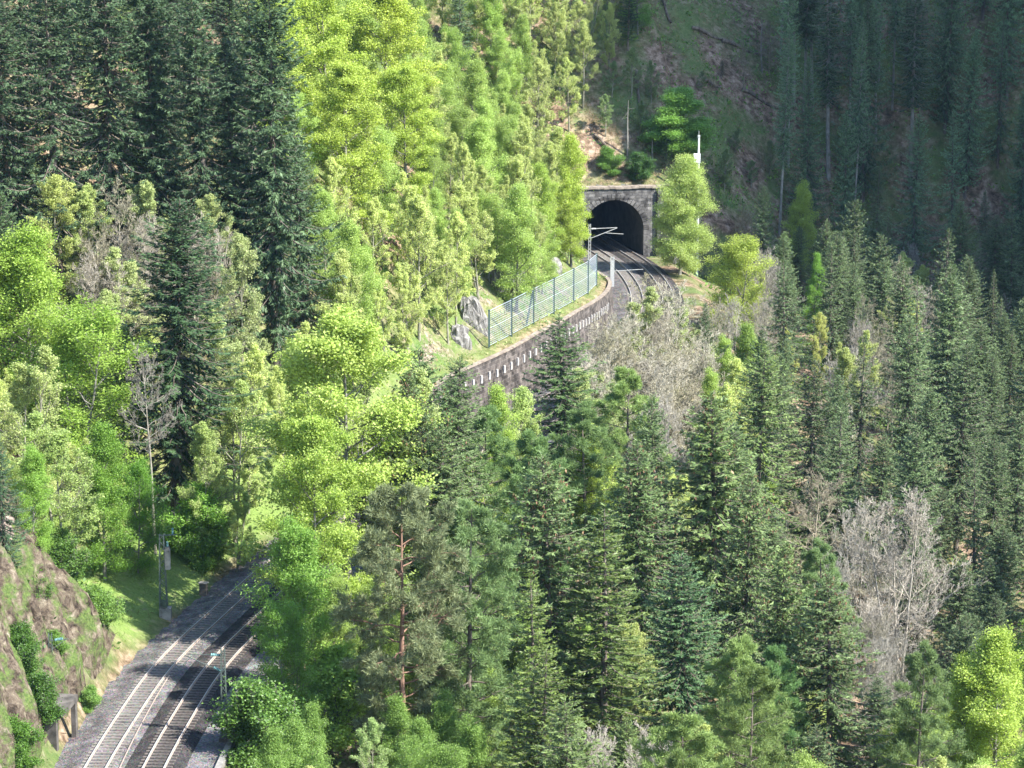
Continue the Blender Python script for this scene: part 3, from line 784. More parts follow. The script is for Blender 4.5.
for k in range(nst):
    a0 = math.pi * k / nst + .008; a1 = math.pi * (k + 1) / nst - .008; r0 = AR; r1 = AR + .75 + rg.uniform(-.03, .12); y = -.10 + rg.uniform(-.03, .02)
    P = [(r * math.cos(a), y_, SPR + r * math.sin(a)) for y_ in (y, .9) for (r, a) in ((r0, a0), (r1, a0), (r1, a1), (r0, a1))]
    mb.add(P, [[0, 1, 2, 3], [0, 4, 5, 1], [1, 5, 6, 2], [2, 6, 7, 3], [3, 7, 4, 0]], rg.random())
for sg in (-1, 1):
    for k in range(6):
        mb.box(sg * (AR + .375), .4, -.1 + .66 * k + .33, .76, 1.0, .64, tint=rg.random())
ar = mb.build('arch_ring', MAT['portal_stone'], root); with_uvw(ar, lambda c: np.stack([np.arctan2(c[:, 2] - SPR, c[:, 0]) * 3.0, c[:, 2] * .1, c[:, 1] * 0], 1))
mb = MB(); x = -6.9
while x < 12.8:
    w = rg.uniform(.8, 1.4); mb.box(x + w / 2, .55, 10.02 + rg.uniform(-.06, .07), w - .03, 1.5, .30); x += w
mb.build('coping', MAT['coping'], root)
for sx in (6.75, -6.75):
    mb = MB(); mb.box(sx, -.15, 4.7, .85, .7, 10.0); mb.box(sx, -.2, .6, 1.1, .9, 1.6); p = mb.build('pilaster', MAT['portal_stone'], root); with_uvw(p, lambda c: np.stack([c[:, 0] + c[:, 1], c[:, 2], c[:, 1] * 0], 1))
for (x0, x1, hz) in ((7.2, 13.0, 9.8), (-12.0, -7.2, 9.6)):
    mb = MB(); nx2 = 12
    for k in range(nx2):
        xa = x0 + (x1 - x0) * k / nx2; xb = x0 + (x1 - x0) * (k + 1) / nx2
        mb.box((xa + xb) / 2, .5 + .05 * rg.normal(), hz / 2 - .8, (xb - xa), 1.1, hz + 1.6)
    w_ = mb.build('wing_wall', MAT['portal_stone'], root); with_uvw(w_, lambda c: np.stack([c[:, 0], c[:, 2], c[:, 1] * 0], 1))
# bore
bp = arch_pts(AR); mb = MB(); V = []; ys = np.linspace(.2, 60, 24)
for y in ys:
    xo = -0.0022 * y * y
    for p in bp: V.append((p[0] + xo, y, p[1]))
n = len(bp); i = np.arange(len(ys) - 1)[:, None]; j = np.arange(n - 1)[None]
mb.add(V, np.stack([i * n + j, (i + 1) * n + j, (i + 1) * n + j + 1, i * n + j + 1], -1).reshape(-1, 4))
xo = -0.0022 * 3600; V2 = [(p[0] + xo, 60, p[1]) for p in bp]; V2.append((xo, 60, 2)); mb.add(V2, [[k, k + 1, n] for k in range(n - 1)])
mb.build('bore_lining', MAT['bore'], root, True)
mb = MB(); V = [(-AR, .3, -.02), (AR, .3, -.02)] + [(sg * AR - .0022 * y * y, y, -.02) for y in ys[1:] for sg in (-1, 1)]
mb.add(V, [[2 * k, 2 * k + 1, 2 * k + 3, 2 * k + 2] for k in range(len(V) // 2 - 1)]); mb.build('bore_floor', MAT['bore'], root)

# ---------------------------------------------------------------- retaining wall with coping, weep stones; fence above
RW = TRK[(TRK[:, 1] >= 262) & (TRK[:, 1] <= 383)]; RN = NRM[(TRK[:, 1] >= 262) & (TRK[:, 1] <= 383)]
m0 = len(RW); rz = rim_z(RW[:, 1]); sarc = np.arange(m0) * .5
wl = empty('retaining_wall', (float(RW[60, 0] + RN[60, 0] * 5.4), float(RW[60, 1] + RN[60, 1] * 5.4), 0)); wx, wy = wl.location.x, wl.location.y
tag(wl, 'long curving dark stone retaining wall below the mesh fence', 'retaining wall')
mb = MB(); rows = 9; V = []
for k in range(rows):
    f = k / (rows - 1); p = RW + RN * (5.05 + .40 * f); V.append(np.column_stack([p[:, 0] - wx, p[:, 1] - wy, -.2 + (rz + .2) * f]))
V = np.stack(V, 1); uv = np.stack([np.repeat(sarc[:, None], rows, 1), V[..., 2], V[..., 2] * 0], -1)
i = np.arange(m0 - 1)[:, None]; j = np.arange(rows - 1)[None]
mb.add(V.reshape(-1, 3), np.stack([i * rows + j, i * rows + j + 1, (i + 1) * rows + j + 1, (i + 1) * rows + j], -1).reshape(-1, 4)[:, ::-1])
w_ = mb.build('stone_face', MAT['wall_stone'], wl); with_uvw(w_, lambda c: uv.reshape(-1, 3))
mb = MB(); V = []
for (off, dz) in ((5.34, -.02), (5.34, .14), (5.85, .16), (5.85, -.3)):
    p = RW + RN * off; V.append(np.column_stack([p[:, 0] - wx, p[:, 1] - wy, rz + dz]))
V = np.stack(V, 1); j = np.arange(3)[None]
mb.add(V.reshape(-1, 3), np.stack([i * 4 + j, i * 4 + j + 1, (i + 1) * 4 + j + 1, (i + 1) * 4 + j], -1).reshape(-1, 4)[:, ::-1])
mb.build('coping', MAT['coping'], wl)
MAT['lime'] = plain_mat('lit_slot_stone', (.24, .225, .205), (.46, .44, .41), 3, .9)  # pale tone paints the light that the wall openings catch
wm = MB(); wm.box(0, 0, 0, .16, .36, .85); weep = wm.mesh('weep_stone', MAT['lime'])
for k in range(4, m0 - 66, 4):
    if rz[k] < 1.6: continue
    p = RW[k] + RN[k] * (5.30 - .03); o = bpy.data.objects.new('weep_stone', weep); C.objects.link(o); o.parent = wl
    o.location = (p[0] - wx, p[1] - wy, rz[k] - 1.75 + random.Random(k).uniform(-.08, .08)); o.rotation_euler = (0, 0, math.atan2(RN[k, 1], RN[k, 0]))

MAT['fence_green'] = plain_mat('green_fence_paint', (.035, .062, .055), (.065, .10, .09), 5, .5, .4)
MAT['mesh_steel'] = plain_mat('galvanised_mesh', (.30, .34, .38), (.44, .49, .54), 5, .5, .5, .4)
fr_i = [np.argmin(abs(RW[:, 1] - y)) for y in (297.5, 304.0, 311.5, 320, 331, 342.5, 353.5)]
pts = [(RW[k] + RN[k] * 7.1, rz[k] + .55) for k in fr_i]
fe = empty('rockfall_fence', (float(pts[0][0][0]), float(pts[0][0][1]), 0)); fx, fy = fe.location.x, fe.location.y
tag(fe, 'green post rockfall fence with grey mesh above the retaining wall', 'fence')
for a, (p, z) in enumerate(pts):
    mb = MB(); x, y = p[0] - fx, p[1] - fy
    mb.box(x, y, z + 1.85, .20, .20, 4.5); mb.box(x, y, z + 4.12, .28, .28, .06)
    if a == 2:
        mb.bar((x, y, z + 4.0), (x - .9, y - 1.9, z - .2), .18)
    mb.build('post', MAT['fence_green'], fe)
for a in range(len(pts) - 1):
    (p, z), (q, z2) = pts[a], pts[a + 1]; mb = MB(); A = np.array([p[0] - fx, p[1] - fy, z]); B = np.array([q[0] - fx, q[1] - fy, z2])
    for k in range(17):
        h = .15 + 3.85 * k / 16; sagm = np.array([0, 0, -.06 * math.sin(k)])
        P = [A + (B - A) * t + [0, 0, h] + sagm * math.sin(t * math.pi) for t in (0, .5, 1)]
        mb.tube(P, .018 if k % 8 else .04, 4, cap=False)
    nv = int(np.linalg.norm(B - A) / .5)
    for k in range(nv):
        t = (k + .5) / nv; P0 = A + (B - A) * t; mb.bar(P0 + [0, 0, .15], P0 + [0, 0, 4.0], .022)
    mb.build('mesh_panel', MAT['mesh_steel'], fe)
# ---------------------------------------------------------------- masts, boxes, logs, rocks
MAT['mast_green'] = plain_mat('weathered_mast_green', (.045, .06, .05), (.11, .135, .115), 4, .55, .4)
MAT['mast_grey'] = plain_mat('galvanised_mast', (.30, .30, .285), (.46, .46, .44), 4, .5, .4)
MAT['white_paint'] = plain_mat('white_paint', (.58, .58, .56), (.74, .74, .72), 2, .5, .4)
MAT['porcelain'] = plain_mat('insulator_glaze', (.10, .20, .19), (.18, .32, .30), 2, .2, .5)
def gz(x, y): return height(np.array([x]), np.array([y]))[0]
def lattice(mb, x, y, z0, z1, w0, w1, n, t=.07):
    cs = [(-1, -1), (1, -1), (1, 1), (-1, 1)]
    for a, b in cs: mb.bar((x + a * w0 / 2, y + b * w0 / 2, z0), (x + a * w1 / 2, y + b * w1 / 2, z1), t)
    for k in range(n):
        za = z0 + (z1 - z0) * k / n; zb = z0 + (z1 - z0) * (k + 1) / n
        wa = w0 + (w1 - w0) * k / n; wb = w0 + (w1 - w0) * (k + 1) / n
        for q in range(4):
            a, b = cs[q], cs[(q + 1) % 4]
            if k % 2: a, b = b, a
            mb.bar((x + a[0] * wa / 2, y + a[1] * wa / 2, za), (x + b[0] * wb / 2, y + b[1] * wb / 2, zb), t * .6)
def insulator(mb, a, b, r=.11):
    a = np.array(a, float); b = np.array(b, float)
    n = 13; P = [a + (b - a) * k / (n - 1) for k in range(n)]
    mb.tube(P, [r if k % 2 else r * .45 for k in range(n)], 8)

# lattice mast with transformer, at the foot of the grassy bank
def mast_transformer(x, y):
    z = gz(x, y); r = empty('catenary_mast', (x, y, z)); tag(r, 'dark lattice catenary mast with grey transformer on the grassy bank', 'catenary mast', 'catenary masts along the railway')
    mb = MB(); lattice(mb, 0, 0, .3, 7.1, .62, .34, 13, .085); mb.build('mast_body', MAT['mast_green'], r)
    mb = MB(); mb.box(0.15, 0, .0, .95, .9, 1.6); mb.build('concrete_footing', MAT['concrete'], r)
    mb = MB(); mb.box(.46, -.1, 5.0, .42, .5, 1.7); mb.box(.46, -.1, 5.95, .3, .36, .22); mb.build('transformer', MAT['concrete'], r)
    mb = MB(); mb.bar((-.2, 0, 7.0), (1.2, .2, 7.0), .09); mb.bar((-.2, 0, 1.2), (.3, -.3, 1.2), .3, .5); mb.build('bracket', MAT['mast_green'], r)
    mb = MB(); insulator(mb, (.9, .1, 7.05), (.9, .1, 7.6)); insulator(mb, (.46, -.1, 6.05), (.46, -.1, 6.5)); mb.build('insulator', MAT['porcelain'], r)
mast_transformer(-28.9, 222.6)
# slim lattice mast on the path side, arm reaching over the track
def mast_path(x, y):
    z = .0; r = empty('catenary_mast', (x, y, z)); tag(r, 'slim green lattice catenary mast standing on the gravel path', 'catenary mast', 'catenary masts along the railway')
    mb = MB(); lattice(mb, 0, 0, -.3, 7.1, .42, .26, 16, .06); mb.build('mast_body', MAT['mast_green'], r)
    mb = MB(); mb.box(0, 0, -.1, .8, .8, .9); mb.build('concrete_footing', MAT['concrete_dark'], r)
    mb = MB(); mb.bar((0, 0, 5.3), (-2.8, .5, 6.4), .05); mb.bar((0, 0, 6.6), (-2.6, .45, 6.5), .035); mb.bar((-2.3, .4, 6.4), (-3.0, .5, 5.6), .035); mb.build('bracket_arm', MAT['mast_green'], r)
    mb = MB(); insulator(mb, (-.15, 0, 6.6), (-.9, .15, 6.57), .13); insulator(mb, (-.12, 0, 5.35), (-.7, .12, 5.65), .13); mb.build('insulator', MAT['porcelain'], r)
    mb = MB(); mb.box(-.28, -.2, 1.5, .34, .3, .42); mb.build('small_box', MAT['white_paint'], r)
mast_path(-20.9, 193.2)
# mast by the rock cliff above the culvert block
def mast_cliff(x, y):
    z = gz(x, y) ; r = empty('catenary_mast', (x, y, z)); tag(r, 'thin green catenary mast against the rock cliff by the concrete niche', 'catenary mast', 'catenary masts along the railway')
    mb = MB(); lattice(mb, 0, 0, -.5, 7.2 - z, .30, .22, 12, .04); mb.build('mast_body', MAT['mast_green'], r)
    mb = MB(); mb.bar((0, 0, 6.6 - z), (1.3, .2, 6.7 - z), .05); mb.bar((0, 0, 5.9 - z), (1.1, .2, 6.65 - z), .04); mb.build('bracket_arm', MAT['mast_green'], r)
    mb = MB(); insulator(mb, (.3, .05, 6.65 - z), (.9, .1, 6.75 - z), .13); mb.build('insulator', MAT['porcelain'], r)
mast_cliff(-33.9, 196.5)
# mast in the tunnel mouth
def mast_tunnel(x, y):
    z = 0.1; r = empty('catenary_mast', (x, y, z)); tag(r, 'pale catenary mast with forked arm standing in front of the tunnel mouth', 'catenary mast', 'catenary masts along the railway')
    mb = MB(); lattice(mb, 0, 0, -.2, 5.3, .34, .26, 10, .07); mb.build('mast_body', MAT['mast_grey'], r)
    mb = MB(); mb.bar((0, 0, 4.6), (3.9, .3, 4.75), .08); mb.bar((0, 0, 3.2), (3.9, .3, 4.7), .08); mb.bar((2.2, .2, 4.0), (4.8, .4, 3.8), .07); mb.build('bracket_arm', MAT['mast_grey'], r)
    mb = MB(); insulator(mb, (.25, 0, 4.62), (.85, .06, 4.64), .12); mb.build('insulator', MAT['white_paint'], r)
mast_tunnel(11.0, 391.5)
# square concrete post at the end of the retaining wall
_px = RW[-22] + RN[-22] * 4.7
r = empty('concrete_mast', (float(_px[0]), float(_px[1]), 0)); tag(r, 'pale square concrete mast stub at the end of the retaining wall', 'mast')
mb = MB(); lattice(mb, 0, 0, 3.6, 4.1, .5, .4, 2, .08); mb.box(0, 0, 1.7, .52, .52, 3.8); mb.build('shaft', MAT['mast_grey'], r)
mb = MB(); mb.bar((.26, 0, 2.2), (4.2, .5, 2.35), .06); mb.build('cross_arm', MAT['mast_grey'], r)
# white pole with box to the right of the portal
def tip_xy(px, py, z, ):
    dx = (px - 512) / FPX; dy = -(py - 384) / FPX; v = np.array([dx, _cp + dy * _sp, -_sp + dy * _cp]); t = (z - CAM_H) / v[2]; return v * t
x, y = 26.6, 396.5; zg = gz(x, y)
r = empty('signal_pole', (x, y, zg)); tag(r, 'tall white pole with a square white box right of the tunnel', 'pole')
ztop = 17.1
mb = MB(); mb.tube([(0, 0, -.5), (0, 0, (ztop - zg) * .5), (0, 0, ztop - zg)], [.20, .17, .14], 10); mb.build('pole_shaft', MAT['white_paint'], r)
mb = MB(); mb.box(-.25, -.25, ztop - zg - 3.0, .95, .5, 1.3); mb.box(-.1, -.52, ztop - zg - 3.0, .6, .03, .9); mb.build('equipment_box', MAT['white_paint'], r)
mb = MB(); mb.box(0, 0, ztop - zg + .12, .34, .34, .3); mb.bar((0, 0, ztop - zg - .5), (0, 0, ztop - zg + .9), .06); mb.build('pole_cap', MAT['mast_grey'], r)

# concrete niche at the foot of the cliff
x, y = -32.75, 190.6
r = empty('concrete_niche', (x, y, 0), R(-8)); tag(r, 'dark concrete niche with sloping lid at the foot of the cliff', 'concrete niche')
mb = MB(); mb.box(-.35, 0, 1.3, .95, .5, 3.6); mb.build('pillar', MAT['concrete_dark'], r)
mb = MB(); mb.box(.35, 1.9, 3.0, .40, 3.8, .45); mb.box(-.35, 1.9, 3.16, 1.1, 3.9, .14); mb.build('lid', MAT['concrete_dark'], r)
mb = MB(); mb.box(.30, 3.6, 1.3, .35, .5, 3.0); mb.box(-.9, 1.9, 1.4, .2, 3.6, 3.1); mb.build('back_wall', MAT['concrete_dark'], r)
# track side box
x, y = -26.35, 229.6; z = gz(x, y)
r = empty('cable_cabinet', (x, y, z), R(-14)); tag(r, 'small dark cable cabinet standing beside the track on the bank', 'cabinet')
mb = MB(); mb.box(0, 0, .5, .62, .5, 1.15); mb.build('cabinet_body', MAT['concrete_dark'], r)
mb = MB(); mb.box(0, 0, 1.11, .74, .6, .08); mb.build('cabinet_lid', MAT['concrete'], r)

# fallen logs on the cleared slope
def world_at(px, py):
    """ground point seen at a pixel"""
    dx = (px - 512) / FPX; dy = -(py - 384) / FPX; v = np.array([dx, _cp + dy * _sp, -_sp + dy * _cp])
    t = np.arange(150, 700, .5); X = v[0] * t; Y = v[1] * t; Z = CAM_H + v[2] * t
    h = height(X, Y); k = np.argmax(Z < h)
    return np.array([X[k], Y[k], h[k]])
LOGS = [((692, 30), (726, 44), .30, 'dark log lying highest on the cleared slope'), ((722, 44), (762, 58), .35, 'thick dark log pointing down at the slim dead trunk on the slope'), ((704, 84), (722, 92), .25, 'short dark log in the middle of the cleared slope'),
        ((742, 94), (780, 114), .32, 'long fallen log nearest the shaded spruces on the slope'), ((660, -4), (671, 26), .28, 'pale fallen trunk lying steeply by the dark fir'), ((595, 139), (622, 168), .25, 'bare pole leaning down the bank above the tunnel'),
        ((636, 74), (640, 112), .26, 'mossy stump trunk above the round green tree')]
MAT['log'] = bark_mat('dead_bark', (.05, .038, .028), (.20, .16, .12), 2.0)
for (a, b, rr, lb) in LOGS:
    A = world_at(*a) + [0, 0, .35]; B = world_at(*b) + [0, 0, .35]; mid = A * .5
    P = [(A + (B - A) * t) + [0, 0, .25 * math.sin(t * 7)] for t in np.linspace(0, 1, 6)]
    mb = MB(); P = [p - A for p in P]; mb.tube(P, np.linspace(rr, rr * .6, 6), 8)
    rg = np.random.default_rng(int(a[0]))
    for k in range(5):
        q = P[rg.integers(1, 5)]; mb.bar(q, q + rg.normal(0, .6, 3) + [0, 0, .6], .05)
    o = mb.build('fallen_log', MAT['log'], smooth_=False); o.location = tuple(A)
    tag(o, lb, 'fallen log', 'fallen logs on the cleared slope')
# slim dead trunks on the slope
for (px, py, hh, lb) in [(762, 74, 8.5, 'slim grey dead trunk standing on the cleared slope'), (627, 158, 8, 'slim pale dead stem standing on the slope just above the tunnel'), (651, 168, 4.5, 'short thin stem behind the right end of the tunnel portal top')]:
    A = world_at(px, py); rg = np.random.default_rng(px)
    r = empty('dead_trunk', tuple(A)); tag(r, lb, 'dead tree')
    mb = MB(); zz = np.linspace(-.4, hh, 8); mb.tube(np.stack([rg.normal(0, .05, 8).cumsum(), rg.normal(0, .05, 8).cumsum(), zz], 1), np.linspace(.16, .05, 8), 7); mb.build('stem', MAT['bark_beech'], r)
    mb = MB(); k = 10; a = np.stack([np.zeros(k), np.zeros(k), rg.uniform(hh * .3, hh, k)], 1); mb.segs(a, a + rg.normal(0, .7, (k, 3)), .03, .01); mb.build('broken_twigs', MAT['bark_beech'], r)

# rock outcrops above the fence and on the cliff
MAT['rock'] = None
m, nt, out = nodes('outcrop_rock'); tc = N(nt, 'ShaderNodeTexCoord'); mp = N(nt, 'ShaderNodeMapping'); mp.inputs['Scale'].default_value = (1.6, 1.6, .35); nt.links.new(tc.outputs['Object'], mp.inputs[0])
r1 = noise(nt, 1.4, 8, .72, mp.outputs[0], .8)
bsdf(nt, out, ramp(nt, r1, [(.34, (.05, .045, .04)), (.47, (.15, .14, .125)), (.60, (.28, .265, .245)), (.75, (.42, .40, .37))]), .9, .2, bump=r1, bstr=1, bdist=.25); MAT['rock'] = m
MAT['rock_tan'] = plain_mat('tan_rock', (.10, .075, .06), (.36, .29, .235), 1.8, .95, .1, bstr=1, bdist=.2)
def rock_mesh(rg, sx, sy, sz):
    n, k = 14, 20; mb = MB(); th = np.linspace(0, math.pi, n); ph = np.arange(k) / k * 2 * math.pi
    TH, PH = np.meshgrid(th, ph, indexing='ij'); D = np.stack([np.sin(TH) * np.cos(PH), np.sin(TH) * np.sin(PH), np.cos(TH)], -1)
    o = rg.uniform(0, 90, 3); rr = 1 + .38 * fbm(D[..., 0] * 1.6 + o[0], D[..., 1] * 1.6 + D[..., 2] * 1.9 + o[1], 4) + .18 * np.abs(fbm(D[..., 0] * 4 + o[2], D[..., 2] * 3 + D[..., 1] * 3, 3))
    V = (np.sign(D) * np.abs(D) ** .75) * rr[..., None] * [sx, sy, sz]
    i = np.arange(n - 1)[:, None]; j = np.arange(k)[None]
    mb.add(V.reshape(-1, 3), np.stack([i * k + j, (i + 1) * k + j, (i + 1) * k + (j + 1) % k, i * k + (j + 1) % k], -1).reshape(-1, 4)); return mb
ROCKS = [(478, 328, 1.6, 1.5, 3.4, 'grey rock outcrop left of the mesh fence end'), (503, 292, 1.5, 1.4, 3.6, 'tall ribbed grey outcrop just above the mesh fence'), (516, 284, 1.3, 1.3, 3.2, 'pale grey outcrop behind the mesh fence, right of the tall ribbed one'), (463, 345, 1.3, 1.2, 2.2, 'low grey rock at the left end of the retaining wall'),
         (556, 272, 1.3, 1.3, 1.7, 'pale rock slab above the far half of the mesh fence'), (533, 286, 1.1, 1.1, 1.6, 'small rock right above the middle fence posts'),
         (6, 540, 1.3, 1.2, 1.8, 'pinkish tan rock bulge at the top of the cliff'), (30, 575, .9, .9, 1.3, 'tan rock rib on the cliff below the bulge'), (4, 612, .8, .8, 1.2, 'weathered tan rock at the left edge of the cliff'),
         (48, 615, .7, .7, 1.3, 'narrow tan rock rib halfway down the cliff'), (70, 660, .6, .6, 1.1, 'brown rock rib low on the cliff near the track')]
for k, (px, py, sx, sy, sz, lb) in enumerate(ROCKS):
    A = world_at(px, py); rg = np.random.default_rng(900 + k)
    o = rock_mesh(rg, sx, sy, sz).build('rock_outcrop', MAT['rock_tan'] if k > 5 else MAT['rock'], smooth_=False); o.location = (A[0] - .5, A[1] + .6, A[2] - .3); o.rotation_euler = (R(rg.uniform(-12, 5)), R(rg.uniform(-15, 0)), rg.uniform(0, 3))
    tag(o, lb, 'rock', 'rock outcrops')

# ---------------------------------------------------------------- the rough face of the cliff, finer than the ground sheet
cx = np.arange(-60, -31.5, .24); cy = np.arange(170, 222, .24)
CX, CY = np.meshgrid(cx, cy, indexing='ij'); d_, _i = lateral(CX.ravel(), CY.ravel()); d_ = d_.reshape(CX.shape)
base = height(CX, CY)
msk = smooth(5.9, 7.2, d_) * (1 - smooth(17, 24, d_)) * (1 - smooth(208, 219, CY + .4 * d_))
w1 = CX + .45 * base; w2 = CY - .2 * base
rid = 1 - np.abs(fbm(w1 / 2.1, w2 / 2.6, 5)) * 2.2; cr_ = 1 - np.abs(fbm(w1 / .9 + 40, w2 / 1.3, 4)) * 2
bulge = fbm(CX / 3.6 + 4, CY / 4.2, 3)
Zc = base - .35 + msk * (.55 + 1.0 * rid * .9 + .45 * cr_ + 1.1 * bulge)
Xc = CX + msk * (.8 * rid + .5 * bulge + .25 * cr_); 
V = np.stack([Xc.ravel(), CY.ravel(), Zc.ravel()], 1); nxx, nyy = CX.shape
i = np.arange(nxx - 1)[:, None]; j = np.arange(nyy - 1)[None]
F = np.stack([i * nyy + j, (i + 1) * nyy + j, (i + 1) * nyy + j + 1, i * nyy + j + 1], -1).reshape(-1, 4)
F = F[(msk.ravel()[F].max(1) > .05)]
m, nt, out = nodes('cliff_rock'); tc = N(nt, 'ShaderNodeTexCoord'); P = tc.outputs['Object']
r1 = noise(nt, 1.1, 9, .75, P, .5); r2 = noise(nt, .45, 6, .7, P); r3 = noise(nt, 5, 5, .7, P)
c = ramp(nt, r1, [(.38, (.020, .015, .011)), (.48, (.085, .064, .047)), (.57, (.15, .12, .085)), (.68, (.30, .255, .19))])
c = mixc(nt, ramp(nt, r2, [(.48, (0, 0, 0)), (.58, (1, 1, 1))]), c, ramp(nt, r3, [(.3, (.03, .055, .015)), (.7, (.13, .17, .05))]))
bsdf(nt, out, c, .95, .1, bump=r1, bstr=.9, bdist=.3)
mb = MB(); mb.add(V, F); o = mb.build('rock_cliff', m, smooth_=False); tag(o, kind='structure')
# ---------------------------------------------------------------- ground cover (countless herbs, grass, dead stalks)
def scatter_cover(name, mat, n, fn, size, seed, color, upright=.5, aspect=.5, clump=5, csize=.35, label=None):
    """fn(x, y) -> keep probability; leaves in loose clumps following the terrain"""
    rg = np.random.default_rng(seed)
    X = rg.uniform(-52, 90, n * 4); Y = rg.uniform(182, 470, n * 4)
    k = rg.random(n * 4) < fn(X, Y); X = X[k][:n]; Y = Y[k][:n]
    Z = height(X, Y); px, py, zc = project(X, Y, Z); v = (px > -60) & (px < 1090) & (py > -80) & (py < 830)
    X, Y, Z = X[v], Y[v], Z[v]; m = len(X)
    cs = rg.uniform(.5, 1.4, m) * csize
    bi = np.repeat(np.arange(m), clump); P = np.stack([X, Y, Z], 1)[bi] + rg.normal(0, 1, (len(bi), 3)) * cs[bi][:, None] * [1, 1, .0]
    P[:, 2] += np.abs(rg.normal(0, .6, len(bi))) * cs[bi]
    U = unit(rg.normal(0, 1, (len(bi), 3)) * (1 - upright) + np.array([0, 0, 1.]) * upright); W = unit(np.cross(U, rand_unit(rg, len(bi))))
    sz = size * rg.uniform(.5, 1.4, len(bi))
    mb = MB(); mb.kites(P, U, W, sz, sz * aspect, np.clip(rg.normal(.45, .2, len(bi)) + rg.normal(0, .15, m)[bi], 0, 1), .45)
    o = mb.build(name, mat); o.color = color; tag(o, label, kind='stuff'); return o
MAT['straw'] = leaf_mat('dead_stalks', (.12, .085, .05), (.40, .31, .21), .25, .7, .1)
def f_grass(x, y):
    d, _ = lateral(x, y); b = smooth(5.8, 7.0, d) * (1 - smooth(14, 24, d)) * smooth(207, 214, y)
    return b * np.clip(.75 + fbm(x / 4, y / 4, 3), .05, 1)
def f_cliff(x, y):
    d, _ = lateral(x, y); return smooth(5.8, 7.5, d) * (1 - smooth(20, 30, d)) * (1 - smooth(210, 222, y)) * np.clip(.25 + 1.8 * fbm(x / 3.3, y / 3.3, 4), 0.0, 1)
def f_straw(x, y):
    d, _ = lateral(x, y); return smooth(5.8, 6.5, d) * (1 - smooth(17, 26, d)) * (1 - smooth(212, 226, y)) * np.clip(.45 - 1.4 * fbm(x / 3.3, y / 3.3, 4), 0.0, 1)
def f_slope(x, y):
    u, v = portal_local(x, y); return smooth(-1, 3, v) * smooth(-14, -6, u) * np.clip(.25 + 1.7 * fbm(x / 6 + 3, y / 6, 4), 0.03, 1)
def f_slope_brown(x, y):
    u, v = portal_local(x, y); return smooth(-1, 3, v) * smooth(-14, -6, u) * np.clip(.6 - 1.2 * fbm(x / 6 + 3, y / 6, 4), 0.05, 1)
def f_forest(x, y):
    d, _ = lateral(x, y); return np.where((d > 12) | (d < -8.5), 1, 0) * np.clip(.45 + 1.2 * fbm(x / 7 + 8, y / 7, 3), 0.05, 1)
def f_ledge(x, y):
    d, i_ = lateral(x, y); ys = TRK[i_, 1]; return smooth(5.9, 6.6, d) * (1 - smooth(17, 25, d)) * smooth(262, 280, ys) * np.clip(.55 + 1.6 * fbm(x / 3.7, y / 3.7, 3), 0.05, 1)
def f_verge(x, y):
    d, _ = lateral(x, y); return (1 - smooth(-6.9, -6.7, d)) * smooth(-13, -9, d) * np.where(y < 300, 1, .3)
scatter_cover('bank_grass', MAT['leaf'], 14000, f_grass, .34, 1, (.52, .58, .55, 1), .55, .22, 5, .35, 'bright spring grass on the bank')
scatter_cover('cliff_plants', MAT['ever'], 9500, f_cliff, .34, 2, (.75, .82, .6, 1), .3, .55, 10, .5, 'ivy and small plants on the cliff')
scatter_cover('dead_stalks', MAT['straw'], 9000, f_straw, .62, 3, (.55, .47, .40, 1), -.25, .10, 5, .4, 'dead hanging stalks on the cliff')
scatter_cover('slope_herbs', MAT['ever'], 13000, f_slope, .40, 4, (1.25, 1.4, 1.3, 1), .4, .4, 6, .6, 'low green herbs on the cleared slope')
scatter_cover('slope_litter', MAT['straw'], 16000, f_slope_brown, .42, 5, (.95, .80, .72, 1), .05, .22, 5, .6, 'dead leaves and twigs on the cleared slope')
scatter_cover('undergrowth', MAT['ever'], 15000, f_forest, .50, 6, (1.0, 1.1, .8, 1), .4, .5, 5, .6, 'undergrowth below the trees')
scatter_cover('ledge_plants', MAT['sparse'], 6000, f_ledge, .36, 7, (.85, .95, .7, 1), .4, .45, 6, .45, 'plants and grass above the retaining wall')
scatter_cover('verge_plants', MAT['leaf'], 3500, f_verge, .32, 8, (.75, .9, .8, 1), .5, .4, 6, .4, 'plants below the gravel path')
